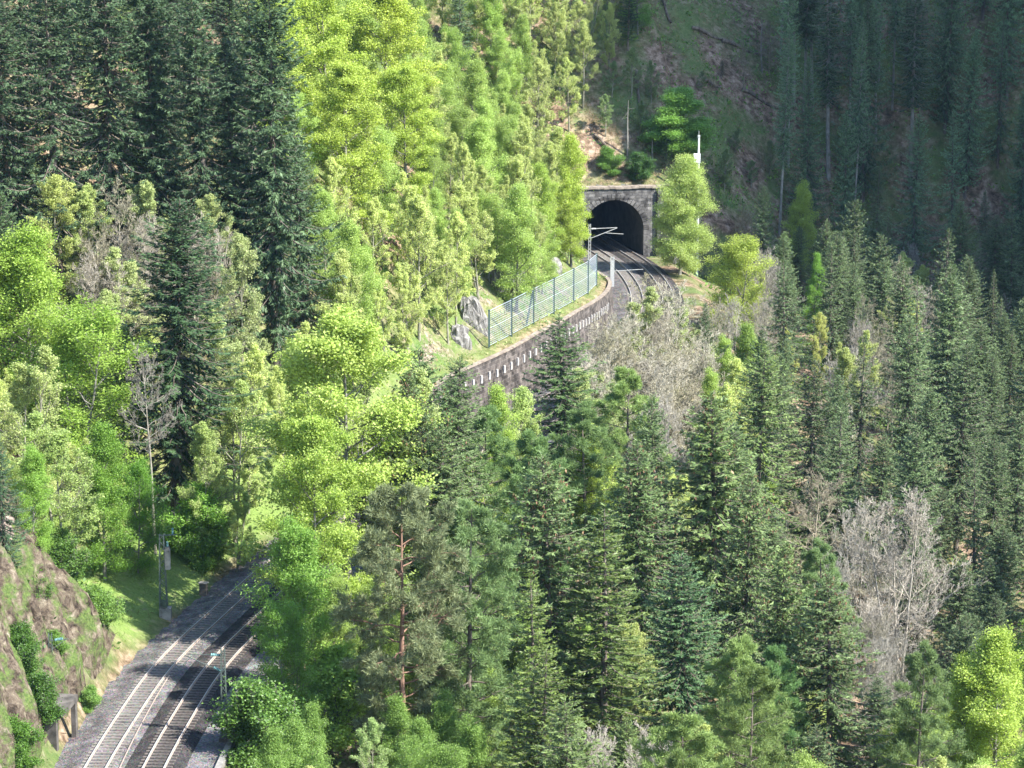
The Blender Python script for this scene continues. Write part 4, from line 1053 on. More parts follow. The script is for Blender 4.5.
# ---------------------------------------------------------------- every tree: x, y, kind, variant, height, width, colour, turn, label
TREES = [  # shaded upper-right spruces: bluish sky light of the shade put into their colours
(-23.2,270.5,'big_spruce',0,38.0,1.00,(0.75,0.85,0.85),1.6,'giant dark shaggy spruce towering above the bright beeches, upper left'),
(-29.5,271.5,'big_spruce',1,36.0,0.90,(0.62,0.72,0.75),5.9,'big dark spruce just left of the giant shaggy spruce'),
(-34.9,272.8,'big_spruce',0,34.0,0.90,(0.62,0.72,0.75),1.2,'tall dark spruce, nearest one above the pointed grey-green spruce'),
(-39.7,273.0,'spruce',1,32.0,1.10,(0.62,0.72,0.75),1.1,'tall dark spruce, second nearest one above the pointed grey-green spruce'),
(-44.4,269.3,'spruce',2,32.0,1.10,(0.62,0.72,0.75),2.2,'tall dark spruce, the only one up left from the pointed grey-green spruce'),
(-48.2,268.2,'spruce',0,28.0,1.10,(0.62,0.72,0.75),1.4,'tall dark spruce, second nearest one below the top left corner'),
(-26.8,274.2,'spruce',4,28.0,1.00,(0.62,0.72,0.75),4.2,'tall dark spruce, nearest one up left from the giant shaggy spruce'),
(-21.1,278.0,'spruce',1,22.0,0.90,(0.75,0.85,0.85),0.7,'dark spruce tucked in at the right foot of the giant shaggy spruce'),
(-37.0,275.3,'spruce',1,17.0,1.02,(1.90,2.00,1.70),5.6,'pointed grey-green spruce lit in front of the dark spruces, upper left'),
(-42.4,272.0,'thin_spruce',0,16.0,0.90,(1.42,1.50,1.42),5.4,'narrow spruce left of the pointed grey-green one, upper left'),
(-46.6,268.4,'thin_spruce',1,14.0,0.80,(1.65,1.50,1.20),0.0,'brownish thin young spruce near the upper left edge'),
(-30.3,244.6,'spruce',0,29.0,1.40,(0.50,0.64,0.58),3.4,'dark freestanding spruce with drooping skirts among pale bare trees'),
(-46.2,246.7,'spruce',4,20.0,1.00,(0.80,0.90,0.80),0.7,'mid-height green spruce, the only one up left from the flat-topped left tree'),
(-37.0,197.2,'spruce',2,11.0,0.90,(0.60,0.80,0.80),1.6,'bluish dark young spruce at the left edge above the cliff'),
(-7.5,408.9,'thin_spruce',1,17.0,1.10,(1.00,1.10,1.10),2.6,'grey-green spruce alone among the bright beeches, top centre'),
(17.2,418.3,'fir',0,12.0,1.15,(0.45,0.60,0.80),2.8,'dark bushy fir at the top of the cleared slope'),
(5.3,267.4,'spruce',2,21.0,1.50,(0.85,0.98,0.75),2.9,'full dark green spruce directly in front of the retaining wall'),
(-7.0,234.4,'cone_spruce',0,24.0,1.15,(1.00,1.10,0.85),5.8,'spruce with brown cone top just left of the retaining wall end'),
(21.8,305.5,'spruce',3,15.0,0.70,(0.70,0.80,0.70),1.6,'small dark spruce tip below the yellow-green bushy tree'),
(12.7,242.3,'spruce',1,24.0,0.90,(1.00,1.05,0.90),1.2,'mid-height green spruce, the only one up left from the broad olive spruce'),
(18.0,234.5,'cone_spruce',1,27.0,1.40,(1.25,1.25,0.95),4.2,'broad olive spruce with tan cone tips right of the thicket'),
(26.0,282.7,'spruce',0,20.0,0.80,(0.75,0.85,0.75),5.9,'mid-height dark spruce, second nearest one down left from the sparse yellow tree'),
(19.1,238.9,'spruce',3,24.0,1.00,(1.00,1.05,0.90),5.8,'mid-height green spruce, the only one right of the broad olive spruce'),
(3.1,208.2,'cone_spruce',0,27.0,1.20,(1.20,1.20,1.00),5.5,'tall grey-green spruce with reddish cone cluster at its top'),
(7.1,204.3,'fir',0,25.0,1.30,(1.15,1.15,1.00),0.4,'broad silver fir with mossy yellow-green boughs, bottom centre'),
(13.8,208.5,'spruce',3,22.0,1.20,(0.75,0.95,0.85),5.9,'dark bluish spruce immediately right of the mossy silver fir'),
(-8.2,196.1,'pine',0,25.0,1.00,(1.20,1.15,0.95),4.1,'tall pine with a bare red trunk, left of bottom centre'),
(-3.4,198.7,'larch',0,24.0,1.10,(1.00,1.05,0.95),5.5,'soft feathery larch, the only one right of the red-trunked pine'),
(-7.4,220.7,'cone_spruce',1,24.0,0.80,(1.10,1.10,0.95),2.6,'mid-height cone-bearing spruce, nearest one below the brown-topped spruce by the wall'),
(1.9,229.0,'larch',1,22.0,1.10,(1.00,1.10,0.90),1.4,'soft feathery grey-green larch in front of the wall base'),
(-1.3,254.3,'leafy',1,14.0,0.75,(1.05,1.05,0.85),5.0,'narrow yellow-green tree at the foot of the retaining wall'),
(25.0,206.1,'cone_spruce',0,24.0,1.30,(1.05,1.05,0.90),4.2,'spruce hung with brown cones and bare crooked limbs, lower right'),
(20.5,210.5,'cone_spruce',1,23.0,0.95,(1.30,1.30,0.95),4.9,'mid-height cone-bearing spruce, the only one up left from the cone-hung crooked spruce'),
(18.9,220.0,'cone_spruce',0,26.0,0.90,(1.20,1.20,0.95),1.3,'tall cone-bearing spruce, nearest one down right from the broad olive spruce'),
(20.5,205.0,'larch',0,18.0,0.90,(0.90,1.10,0.90),0.8,'soft blue-green young larch at the bottom, right of the cone spruces'),
(31.0,203.1,'larch',1,20.0,1.00,(1.00,1.00,0.90),4.8,'soft feathery larch, the only one left of the bright corner tree'),
(-13.4,221.1,'beech',0,27.0,1.08,(1.10,1.05,0.90),0.1,'big bright yellow-green beech overhanging the railway curve'),
(-15.7,214.0,'beech',1,20.0,0.90,(1.00,1.00,0.75),5.9,'lower bright beech boughs beside the rails, left of the big beech'),
(-15.9,202.7,'leafy',0,14.0,1.00,(0.62,0.78,0.55),0.8,'mid-green leafy tree on the edge of the gravel path'),
(-16.3,198.7,'leafy',2,10.0,0.90,(0.50,0.68,0.45),3.8,'dense green tree right of the slim lattice mast'),
(-14.1,201.2,'shrub',0,6.0,1.30,(0.95,1.05,0.80),2.6,'bright fresh bush beneath the big beech, bottom'),
(-18.0,191.6,'shrub',1,5.0,1.30,(0.90,1.00,0.80),2.0,'dark green bush beside the path at the bottom edge'),
(-9.9,187.0,'light',2,9.0,0.90,(0.85,1.00,0.80),1.1,'pale silvery green small tree at the foot of the red-trunked pine'),
(23.2,381.3,'birch',0,15.5,1.10,(1.00,0.95,0.95),4.9,'yellow-green birch hiding the right side of the tunnel mouth'),
(27.8,344.3,'leafy',2,13.0,1.25,(1.10,1.00,0.75),5.7,'bushy yellow-green tree below right of the birch'),
(42.3,404.7,'leafy',0,12.0,0.85,(1.05,1.00,0.75),4.6,'small bright yellow-green tree among spruces right of the white pole'),
(41.1,373.9,'leafy',1,10.0,0.65,(0.65,0.85,0.60),3.8,'narrow fresh green tree below the small bright yellow-green one'),
(37.9,336.0,'light',2,10.0,0.80,(1.10,1.05,0.70),4.5,'sparse yellow tree deeper in the dark spruces, right of the birch'),
(32.6,326.8,'light',0,9.0,0.80,(1.10,1.05,0.70),3.4,'pale airy half-leafed tree, nearest one left of the sparse yellow tree'),
(24.2,402.9,'bush',0,9.0,1.30,(0.72,0.92,0.75),3.5,'round layered green tree alone on the shaded cleared slope'),
(22.3,399.6,'fir',1,8.0,0.90,(0.45,0.60,0.70),5.7,'dark little fir behind the round layered green tree'),
(39.9,218.7,'leafy',1,14.0,1.20,(1.05,1.02,0.75),1.8,'bright yellow-green tree in the bottom right corner'),
(37.5,219.7,'leafy',0,12.0,0.90,(1.05,1.02,0.75),1.4,'yellow-green tree left of the bright corner tree'),
(45.1,231.2,'leafy',2,12.0,1.00,(0.75,0.85,0.60),5.9,'fresh green leafy tree, the only one up right from the bright corner tree'),
(-38.4,238.2,'leafy',2,15.0,1.50,(0.85,0.92,0.62),5.9,'wide flat-topped light green tree, left side'),
(-42.9,244.5,'leafy',0,17.0,1.30,(0.90,0.95,0.65),3.0,'fresh green leafy tree, second nearest one up left from the flat-topped left tree'),
(-41.2,227.0,'light',1,15.0,1.20,(0.95,1.00,0.75),5.0,'pale airy half-leafed tree, nearest one down left from the flat-topped left tree'),
(-43.9,263.8,'light',2,14.0,1.20,(1.04,1.04,0.72),4.7,'pale yellow-green fuzzy tree below the thin spruces, left edge'),
(-40.5,265.1,'light',0,13.0,1.10,(0.99,1.04,0.77),6.0,'pale airy half-leafed tree, the only one down left from the pointed grey-green spruce'),
(-37.6,264.6,'bare',0,15.0,1.10,(1.23,1.20,1.14),0.5,'grey-tan bare tree left of the dark freestanding spruce'),
(-38.8,260.3,'bare',2,14.0,1.10,(1.23,1.17,1.10),5.6,'grey twiggy bare tree, the only one down left from the pointed grey-green spruce'),
(-31.6,270.5,'bare',0,13.0,1.00,(1.23,1.14,1.07),3.1,'bare twiggy tree right behind the dark freestanding spruce top'),
(-25.6,260.5,'light',0,19.0,0.85,(0.88,0.90,0.79),2.8,'big pale half-leafed tree between the two dark spruces, left'),
(-25.0,243.5,'light',1,15.0,1.10,(0.99,1.08,0.77),4.3,'pale airy half-leafed tree, second nearest one down right from the pale-trunked bare tree'),
(-26.7,236.7,'light',0,12.0,1.00,(0.94,1.04,0.72),3.9,'pale airy half-leafed tree, nearest one down right from the pale-trunked bare tree'),
(-31.0,234.2,'snag',0,17.5,0.85,(1.00,0.97,0.93),2.7,'bare tree with pale straight trunk and broken fan of limbs'),
(-35.0,211.0,'light',1,13.0,1.30,(0.80,0.92,0.60),1.8,'pale airy half-leafed tree, nearest one below the flat-topped left tree'),
(-34.1,225.4,'leafy',1,12.0,1.00,(0.55,0.70,0.42),5.8,'deep green leafy tree, the only one up left from the transformer mast'),
(-31.9,229.7,'leafy',2,9.0,1.00,(0.45,0.66,0.35),5.1,'dark leafy bush-like tree behind the transformer mast'),
(-36.1,203.0,'leafy',0,8.0,0.90,(0.75,0.90,0.60),0.6,'fresh green little tree on top of the cliff'),
(-28.2,237.3,'shrub',0,5.0,1.20,(0.60,0.80,0.50),2.5,'leafy green shrub, second nearest one up right from the transformer mast'),
(-27.2,236.0,'shrub',1,4.0,1.20,(1.30,1.40,0.90),4.8,'leafy green shrub, nearest one up right from the transformer mast'),
(-24.2,236.5,'light',1,7.0,1.20,(1.04,1.16,0.77),5.5,'pale airy half-leafed tree, the only one up right from the transformer mast'),
(35.6,245.0,'bare',1,19.0,1.15,(1.37,1.30,1.23),6.0,'large fan-shaped bare grey tree, right of centre'),
(28.6,256.3,'bare',2,15.0,1.10,(1.30,1.20,1.14),1.5,'twiggy bare tree left of the large fan-shaped one'),
(12.1,294.9,'light',1,15.0,1.20,(0.88,0.90,0.77),5.6,'pale many-stemmed thicket tree in front of the tunnel tracks'),
(15.4,295.9,'bare',1,14.0,1.20,(1.43,1.37,1.23),4.4,'grey twiggy bare tree, nearest one down right from the pale thicket tree'),
(10.7,284.3,'bare',2,13.0,1.20,(1.37,1.30,1.17),0.4,'grey twiggy bare tree, second nearest one below the pale thicket tree'),
(18.2,296.9,'bare',0,11.7,1.38,(1.49,1.46,1.30),1.3,'grey twiggy bare tree, second nearest one down right from the pale thicket tree'),
(13.4,286.9,'bare',1,12.0,1.10,(1.43,1.37,1.30),1.2,'grey twiggy bare tree, fifth nearest one below the pale thicket tree'),
(18.6,286.0,'bare',0,12.0,1.10,(1.37,1.30,1.23),0.5,'grey twiggy bare tree, the only one above the broad olive spruce'),
(34.6,400.7,'bare',2,13.0,1.20,(1.23,1.14,1.07),4.3,'misty bare tree right of the white pole'),
(32.9,399.9,'bare',0,12.0,1.10,(1.23,1.17,1.10),1.9,'grey twiggy bare tree, the only one above the bushy tree below the birch'),
(61.1,423.0,'bare',0,11.0,0.75,(1.23,1.14,1.10),4.3,'small bare tree against the shaded spruces, upper right'),
(45.2,416.4,'thin_spruce',0,14.0,0.90,(1.90,1.80,1.60),0.5,'whitish-topped spruce below the slim bare trunks'),
(6.1,185.4,'bare',1,13.0,1.00,(1.69,1.62,1.56),5.5,'pale dead twigs rising at the bottom edge, left bunch'),
(10.2,189.6,'bare',1,12.0,1.00,(1.69,1.62,1.56),4.4,'pale dead twigs rising at the bottom edge, right bunch'),
(69.5,410.9,'bare',0,12.0,1.10,(1.23,1.14,1.10),4.9,'grey twiggy bare tree, nearest one below the small pointed right-edge spruce'),
(65.1,405.5,'bare',2,12.0,1.00,(1.23,1.14,1.10),3.8,'grey twiggy bare tree, nearest one down left from the small pointed right-edge spruce'),
(67.4,376.2,'bare',0,11.0,1.00,(1.17,1.10,1.10),2.9,'grey twiggy bare tree, second nearest one below the small pointed right-edge spruce'),
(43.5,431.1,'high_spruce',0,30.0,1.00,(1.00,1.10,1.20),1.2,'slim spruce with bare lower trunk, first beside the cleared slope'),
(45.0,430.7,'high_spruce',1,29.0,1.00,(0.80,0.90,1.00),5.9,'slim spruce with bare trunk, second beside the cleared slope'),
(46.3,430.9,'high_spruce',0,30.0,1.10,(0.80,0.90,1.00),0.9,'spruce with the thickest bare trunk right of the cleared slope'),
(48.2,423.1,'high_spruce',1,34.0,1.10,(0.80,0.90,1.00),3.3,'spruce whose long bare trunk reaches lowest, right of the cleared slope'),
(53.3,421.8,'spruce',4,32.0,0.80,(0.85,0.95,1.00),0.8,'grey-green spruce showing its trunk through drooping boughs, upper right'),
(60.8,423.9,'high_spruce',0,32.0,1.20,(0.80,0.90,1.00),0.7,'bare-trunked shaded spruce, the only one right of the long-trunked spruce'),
(70.9,413.2,'thin_spruce',1,15.0,1.00,(1.00,1.00,1.00),4.4,'small pointed spruce lit before the shaded wood, right edge'),
(54.2,412.0,'thin_spruce',0,17.0,1.10,(1.00,1.00,0.95),5.6,'slim young spruce, third nearest one right of the small bright lime tree'),
(35.4,392.6,'spruce',0,17.0,0.75,(0.75,0.85,0.80),2.9,'dark spruce tip left of the small bright yellow-green tree'),
(6.8,394.7,'leafy',0,14.0,0.90,(1.10,1.05,0.75),5.0,'bright lime leafy tree, second nearest one up left from the tunnel mouth'),
(7.6,353.4,'leafy',1,15.0,0.80,(1.15,1.08,0.75),5.4,'bright tree brushing the left edge of the tunnel arch'),
(7.1,352.6,'leafy',2,9.0,0.90,(1.10,1.02,0.75),3.4,'bright low tree covering the left foot of the tunnel arch'),
(4.0,336.8,'leafy',1,12.0,0.90,(1.00,1.00,0.75),4.9,'bright lime leafy tree, nearest one up left from the tunnel mouth'),
(-20.0,309.5,'beech',0,24.0,1.00,(1.10,1.05,0.72),1.8,'bright yellow-green beech right of the giant shaggy spruce, top'),
(-14.6,323.1,'beech',1,22.0,1.10,(1.15,1.05,0.72),0.9,'bright yellow-green beech at the top, centre of its row'),
(-17.7,296.6,'beech',0,20.0,1.00,(1.10,1.03,0.72),1.2,'bright lime beech, second nearest one up right from the giant shaggy spruce'),
(-11.9,311.1,'beech',1,18.0,1.00,(1.10,1.05,0.75),0.0,'bright lime beech, the only one below the top centre beech'),
(-4.8,237.6,'spruce',3,23.0,1.10,(1.00,1.05,0.85),0.4,'mid-height green spruce, the only one down right from the brown-topped spruce by the wall'),
(-8.8,224.6,'cone_spruce',1,24.0,1.00,(1.10,1.10,0.90),4.7,'mid-height cone-bearing spruce, the only one left of the brown-topped spruce by the wall'),
(-10.9,225.5,'light',1,22.0,1.00,(0.90,0.95,0.75),5.7,'pale airy half-leafed tree, the only one down left from the brown-topped spruce by the wall'),
(-6.0,222.2,'spruce',1,22.0,1.20,(1.10,1.10,0.90),0.4,'mid-height green spruce, second nearest one below the brown-topped spruce by the wall'),
(-3.0,242.6,'larch',0,18.0,1.10,(1.00,1.10,0.90),4.5,'soft feathery larch, the only one down right from the brown-topped spruce by the wall'),
(0.8,258.9,'light',2,14.0,1.00,(0.99,1.10,0.77),4.9,'pale airy half-leafed tree, the only one down left from the spruce before the wall'),
(7.1,247.0,'larch',1,20.0,1.20,(1.00,1.05,0.90),4.3,'soft feathery larch, the only one below the spruce before the wall'),
(9.4,288.2,'bare',0,11.7,1.26,(1.49,1.46,1.30),3.1,'grey twiggy bare tree, nearest one down left from the pale thicket tree'),
(-12.4,230.4,'light',0,22.0,1.10,(0.94,1.04,0.83),3.0,'pale airy half-leafed tree, the only one right of the big beech over the rails'),
(7.3,248.5,'leafy',1,15.0,0.80,(1.10,1.05,0.85),4.4,'slim yellow-green tree right of the feathery larch below the wall'),
(-5.0,238.0,'leafy',0,15.0,0.70,(1.10,1.05,0.85),1.5,'narrow yellow-green tree between dark spruces above the red-trunked pine'),
(11.2,237.4,'leafy',2,14.0,0.60,(1.00,1.05,0.85),4.7,'yellow-green tree peeping out right of the mossy silver fir top'),
(10.7,228.3,'cone_spruce',0,24.0,1.20,(1.10,1.15,0.90),1.2,'mid-height cone-bearing spruce, the only one down left from the broad olive spruce'),
(14.7,410.9,'light',0,5.0,1.40,(0.55,0.70,0.60),0.2,'pale airy half-leafed tree, second nearest one below the dark fir on the slope'),
(17.6,411.3,'light',0,7.0,1.10,(0.60,0.72,0.60),5.9,'pale airy half-leafed tree, nearest one below the dark fir on the slope'),
(20.5,410.9,'light',1,6.0,1.20,(0.55,0.66,0.55),0.6,'pale airy half-leafed tree, third nearest one below the dark fir on the slope'),
(13.6,404.3,'light',2,6.0,1.20,(0.55,0.68,0.55),1.2,'pale airy half-leafed tree, fourth nearest one below the dark fir on the slope'),
(18.6,405.2,'light',1,5.0,1.30,(0.50,0.62,0.50),0.4,'pale airy half-leafed tree, the only one up left from the white pole'),
(31.1,406.6,'light',1,6.0,1.30,(0.55,0.66,0.55),0.1,'pale airy half-leafed tree, nearest one right of the white pole'),
(35.5,411.7,'light',2,4.0,1.60,(0.50,0.62,0.50),0.8,'pale airy half-leafed tree, second nearest one right of the white pole'),
(33.2,415.2,'light',1,3.5,1.50,(0.50,0.60,0.50),5.8,'pale airy half-leafed tree, the only one up right from the white pole'),
(38.7,417.3,'light',0,5.0,1.20,(0.55,0.62,0.55),4.4,'pale airy half-leafed tree, the only one up left from the small bright lime tree'),
(28.6,421.6,'light',0,3.0,1.40,(0.45,0.55,0.45),2.5,'pale airy half-leafed tree, the only one down left from the slope logs'),
(32.0,427.0,'fir',0,3.0,1.40,(0.45,0.60,0.60),0.0,'tiny dark bush alone in the middle of the cleared slope'),
(14.0,398.6,'shrub',0,3.0,1.30,(0.45,0.60,0.45),5.2,'leafy green shrub, the only one above the tunnel mouth'),
(18.3,398.4,'shrub',1,3.0,1.40,(0.52,0.68,0.68),3.0,'leafy green shrub, the only one left of the white pole'),
(35.5,428.1,'bare',0,7.0,1.20,(1.04,0.94,0.88),5.4,'grey twiggy bare tree, nearest one right of the slope logs'),
(39.9,434.3,'bare',2,8.0,1.20,(1.04,0.94,0.88),3.2,'grey twiggy bare tree, second nearest one right of the slope logs'),
(15.3,306.3,'bare',0,13.5,1.49,(1.49,1.46,1.30),0.5,'grey twiggy bare tree, the only one above the pale thicket tree'),
(17.1,301.3,'bare',1,15.0,1.40,(1.49,1.49,1.30),0.5,'grey twiggy bare tree, the only one right of the pale thicket tree'),
(12.7,290.2,'bare',1,14.4,1.49,(1.49,1.46,1.30),5.0,'grey twiggy bare tree, nearest one below the pale thicket tree'),
(10.3,283.5,'bare',0,14.4,1.38,(1.49,1.46,1.30),1.4,'grey twiggy bare tree, second nearest one down left from the pale thicket tree'),
(8.9,278.5,'bare',1,13.5,1.49,(1.49,1.46,1.30),0.9,'grey twiggy bare tree, the only one up right from the spruce before the wall'),
(19.8,306.0,'light',1,14.0,1.30,(0.90,0.95,0.80),2.6,'pale airy half-leafed tree, the only one right of the pale thicket tree'),
(15.6,289.6,'bare',0,13.5,1.49,(1.49,1.46,1.30),1.6,'grey twiggy bare tree, third nearest one below the pale thicket tree'),
(13.3,285.8,'bare',1,12.6,1.61,(1.49,1.46,1.30),1.7,'grey twiggy bare tree, fourth nearest one below the pale thicket tree'),
(17.2,288.6,'bare',1,12.6,1.61,(1.49,1.46,1.30),5.0,'grey twiggy bare tree, fourth nearest one down right from the pale thicket tree'),
(11.1,279.9,'light',1,13.0,1.30,(0.94,0.99,0.83),2.9,'pale airy half-leafed tree, second nearest one right of the spruce before the wall'),
(21.1,300.2,'bare',1,11.7,1.38,(1.49,1.46,1.30),6.3,'grey twiggy bare tree, third nearest one down right from the pale thicket tree'),
(14.2,278.1,'bare',2,13.0,1.30,(1.43,1.37,1.30),0.6,'grey twiggy bare tree, sixth nearest one below the pale thicket tree'),
(7.2,271.5,'light',2,14.0,1.20,(0.94,0.99,0.83),1.8,'pale airy half-leafed tree, nearest one right of the spruce before the wall'),
(-34.6,264.4,'bare',1,14.0,1.20,(1.37,1.30,1.20),5.5,'grey twiggy bare tree, the only one below the pointed grey-green spruce'),
(-30.9,265.4,'bare',1,14.0,1.20,(1.37,1.30,1.20),2.7,'grey twiggy bare tree, the only one above the dark freestanding spruce'),
(-29.5,269.3,'light',0,14.0,1.10,(0.99,1.01,0.88),4.8,'pale airy half-leafed tree, the only one down left from the giant shaggy spruce'),
(-35.9,260.0,'light',1,14.0,1.20,(1.04,1.06,0.94),2.7,'pale airy half-leafed tree, the only one up left from the dark freestanding spruce'),
(-39.2,257.7,'bare',1,13.0,1.20,(1.37,1.30,1.20),2.5,'grey twiggy bare tree, the only one above the flat-topped left tree'),
(-28.6,262.6,'bare',0,14.0,1.20,(1.37,1.30,1.20),5.6,'grey twiggy bare tree, the only one up right from the dark freestanding spruce'),
(-37.4,252.5,'light',0,13.0,1.10,(0.99,1.04,0.88),2.0,'pale airy half-leafed tree, the only one above the flat-topped left tree'),
(-35.7,248.4,'light',2,13.0,1.10,(0.99,1.04,0.88),3.4,'pale airy half-leafed tree, the only one up left from the pale-trunked bare tree'),
(-27.0,255.9,'light',1,16.0,1.20,(0.94,0.99,0.83),3.5,'pale airy half-leafed tree, the only one right of the dark freestanding spruce'),
(-35.1,269.2,'light',2,13.0,1.10,(1.04,1.08,0.94),0.3,'pale airy half-leafed tree, the only one below the pointed grey-green spruce'),
(-35.0,209.3,'shrub',1,3.0,1.30,(0.80,0.90,0.70),0.6,'leafy green shrub, second nearest one above the rock cliff'),
(-32.5,210.5,'shrub',1,2.6,1.40,(1.20,1.25,1.00),1.5,'leafy green shrub, the only one up right from the rock cliff'),
(-35.4,191.6,'shrub',1,2.6,1.30,(0.60,0.75,0.50),0.0,'leafy green shrub, the only one left of the rock cliff'),
(-34.1,189.9,'shrub',1,3.0,1.20,(0.60,0.75,0.50),4.3,'leafy green shrub, nearest one below the rock cliff'),
(-34.1,181.1,'shrub',0,3.0,1.30,(0.35,0.50,0.30),3.6,'leafy green shrub, second nearest one below the rock cliff'),
(-31.8,199.9,'shrub',0,1.6,1.30,(0.60,0.75,0.60),2.1,'leafy green shrub, second nearest one down right from the rock cliff'),
(-34.2,198.3,'shrub',0,2.0,1.30,(0.50,0.65,0.45),2.6,'leafy green shrub, nearest one down right from the rock cliff'),
(-35.6,201.0,'shrub',1,2.0,1.30,(0.80,0.90,0.70),0.3,'leafy green shrub, nearest one above the rock cliff'),
(-23.9,303.3,'leafy',1,18.0,1.10,(1.10,1.04,0.72),2.5,'bright lime leafy tree, the only one left of the top centre beech'),
(52.9,302.7,'spruce',0,18.2,0.97,(0.81,0.83,0.77),3.5,'mid-height green spruce, eighth nearest one up right from the fan-shaped bare tree'),
(47.4,288.2,'spruce',3,23.1,0.94,(0.88,0.90,0.84),5.8,'mid-height green spruce, fifth nearest one up right from the fan-shaped bare tree'),
(5.5,367.7,'light',2,14.8,1.09,(1.11,1.13,0.83),3.6,'pale airy half-leafed tree, third nearest one up left from the tunnel mouth'),
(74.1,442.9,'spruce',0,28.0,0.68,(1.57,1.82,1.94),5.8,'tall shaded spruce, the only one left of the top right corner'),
(-10.9,401.1,'light',1,13.2,0.90,(1.07,1.09,0.80),5.9,'pale airy half-leafed tree, third nearest one right of the top centre beech'),
(3.5,168.3,'spruce',3,20.5,1.23,(1.19,1.18,0.88),3.6,'mid-height green spruce, second nearest one below the mossy silver fir'),
(-49.7,281.8,'spruce',0,26.6,0.99,(0.66,0.76,0.76),2.7,'tall dark spruce, nearest one below the top left corner'),
(63.3,385.9,'spruce',0,22.2,0.98,(0.99,1.01,0.94),2.1,'mid-height green spruce, nearest one down left from the small pointed right-edge spruce'),
(13.9,195.2,'light',2,12.0,0.92,(1.06,1.08,0.79),2.9,'pale airy half-leafed tree, third nearest one down right from the mossy silver fir'),
(58.4,356.5,'thin_spruce',0,16.6,1.19,(0.71,0.72,0.67),5.1,'slim young spruce, nearest one below the small pointed right-edge spruce'),
(51.3,360.8,'bare',2,14.0,0.99,(1.27,1.25,1.21),6.2,'grey twiggy bare tree, second nearest one up right from the sparse yellow tree'),
(25.5,219.7,'leafy',1,8.3,0.86,(1.11,1.11,1.06),0.2,'bright lime leafy tree, the only one down left from the cone-hung crooked spruce'),
(-28.9,325.6,'beech',1,15.8,1.00,(0.95,0.95,0.90),6.2,'fresh green beech, seventh nearest one left of the top centre beech'),
(0.5,329.2,'light',2,12.1,0.99,(1.14,1.16,0.85),5.8,'pale airy half-leafed tree, sixth nearest one up left from the tunnel mouth'),
(21.5,280.8,'light',0,13.3,0.95,(1.24,1.27,0.93),0.4,'pale airy half-leafed tree, second nearest one above the broad olive spruce'),
(60.0,363.6,'spruce',0,18.0,1.09,(0.71,0.72,0.67),5.7,'mid-height dark spruce, fourth nearest one below the small pointed right-edge spruce'),
(-18.0,329.1,'beech',1,15.6,0.81,(1.01,1.01,0.96),3.6,'bright lime beech, second nearest one left of the top centre beech'),
(40.8,319.7,'light',1,11.9,0.97,(1.03,1.05,0.77),0.2,'pale airy half-leafed tree, nearest one right of the sparse yellow tree'),
(43.2,297.1,'spruce',1,20.9,0.92,(1.10,1.13,1.05),2.7,'mid-height green spruce, second nearest one down right from the sparse yellow tree'),
(52.1,279.2,'spruce',3,19.8,0.98,(1.06,1.08,1.01),0.5,'mid-height green spruce, fourth nearest one up right from the fan-shaped bare tree'),
(43.3,382.2,'spruce',1,14.5,0.98,(1.09,1.11,1.03),1.8,'short green spruce, nearest one down right from the small bright lime tree'),
(53.6,262.7,'spruce',1,21.4,1.33,(1.03,1.05,0.98),5.4,'mid-height green spruce, third nearest one right of the fan-shaped bare tree'),
(-2.0,316.9,'leafy',2,9.2,1.09,(1.02,1.02,0.96),2.9,'bright lime leafy tree, nearest one up left from the mesh fence'),
(0.6,367.8,'leafy',1,11.7,0.83,(0.97,0.97,0.92),0.2,'bright lime leafy tree, twelfth nearest one down right from the top centre beech'),
(-2.4,372.6,'leafy',0,11.7,0.83,(0.90,0.90,0.86),1.9,'fresh green leafy tree, eighth nearest one down right from the top centre beech'),
(63.3,350.6,'spruce',0,14.4,0.96,(1.05,1.07,1.00),5.4,'short green spruce, seventh nearest one below the small pointed right-edge spruce'),
(-37.2,220.1,'light',2,12.0,0.91,(1.15,1.17,0.86),2.1,'pale airy half-leafed tree, second nearest one below the flat-topped left tree'),
(-36.4,288.4,'spruce',0,25.6,1.14,(0.66,0.76,0.76),2.1,'tall dark spruce, third nearest one above the pointed grey-green spruce'),
(46.6,339.5,'bare',2,10.3,1.02,(1.32,1.29,1.25),1.5,'grey twiggy bare tree, fourth nearest one right of the sparse yellow tree'),
(-47.0,298.1,'big_spruce',0,36.6,1.23,(0.66,0.76,0.76),1.4,'tall dark spruce, the only one right of the top left corner'),
(-38.1,312.8,'spruce',0,30.5,1.24,(0.66,0.76,0.76),5.3,'tall dark spruce, fifth nearest one above the pointed grey-green spruce'),
(-4.6,178.9,'leafy',2,9.0,0.85,(0.62,0.72,0.60),0.2,'deep green leafy tree, ninth nearest one below the red-trunked pine'),
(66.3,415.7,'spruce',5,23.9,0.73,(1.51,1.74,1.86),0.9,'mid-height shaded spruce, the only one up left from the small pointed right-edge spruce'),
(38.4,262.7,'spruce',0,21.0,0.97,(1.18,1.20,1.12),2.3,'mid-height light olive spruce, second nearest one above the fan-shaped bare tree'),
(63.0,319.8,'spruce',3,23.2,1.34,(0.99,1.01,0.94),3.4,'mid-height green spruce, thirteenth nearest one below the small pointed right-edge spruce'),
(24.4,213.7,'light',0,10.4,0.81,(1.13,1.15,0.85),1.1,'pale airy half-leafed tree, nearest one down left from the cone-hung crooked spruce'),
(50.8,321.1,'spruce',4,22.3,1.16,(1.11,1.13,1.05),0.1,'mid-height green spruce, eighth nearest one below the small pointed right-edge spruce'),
(-3.8,329.9,'leafy',0,11.6,1.09,(1.13,1.13,1.08),2.7,'bright lime leafy tree, eleventh nearest one down right from the top centre beech'),
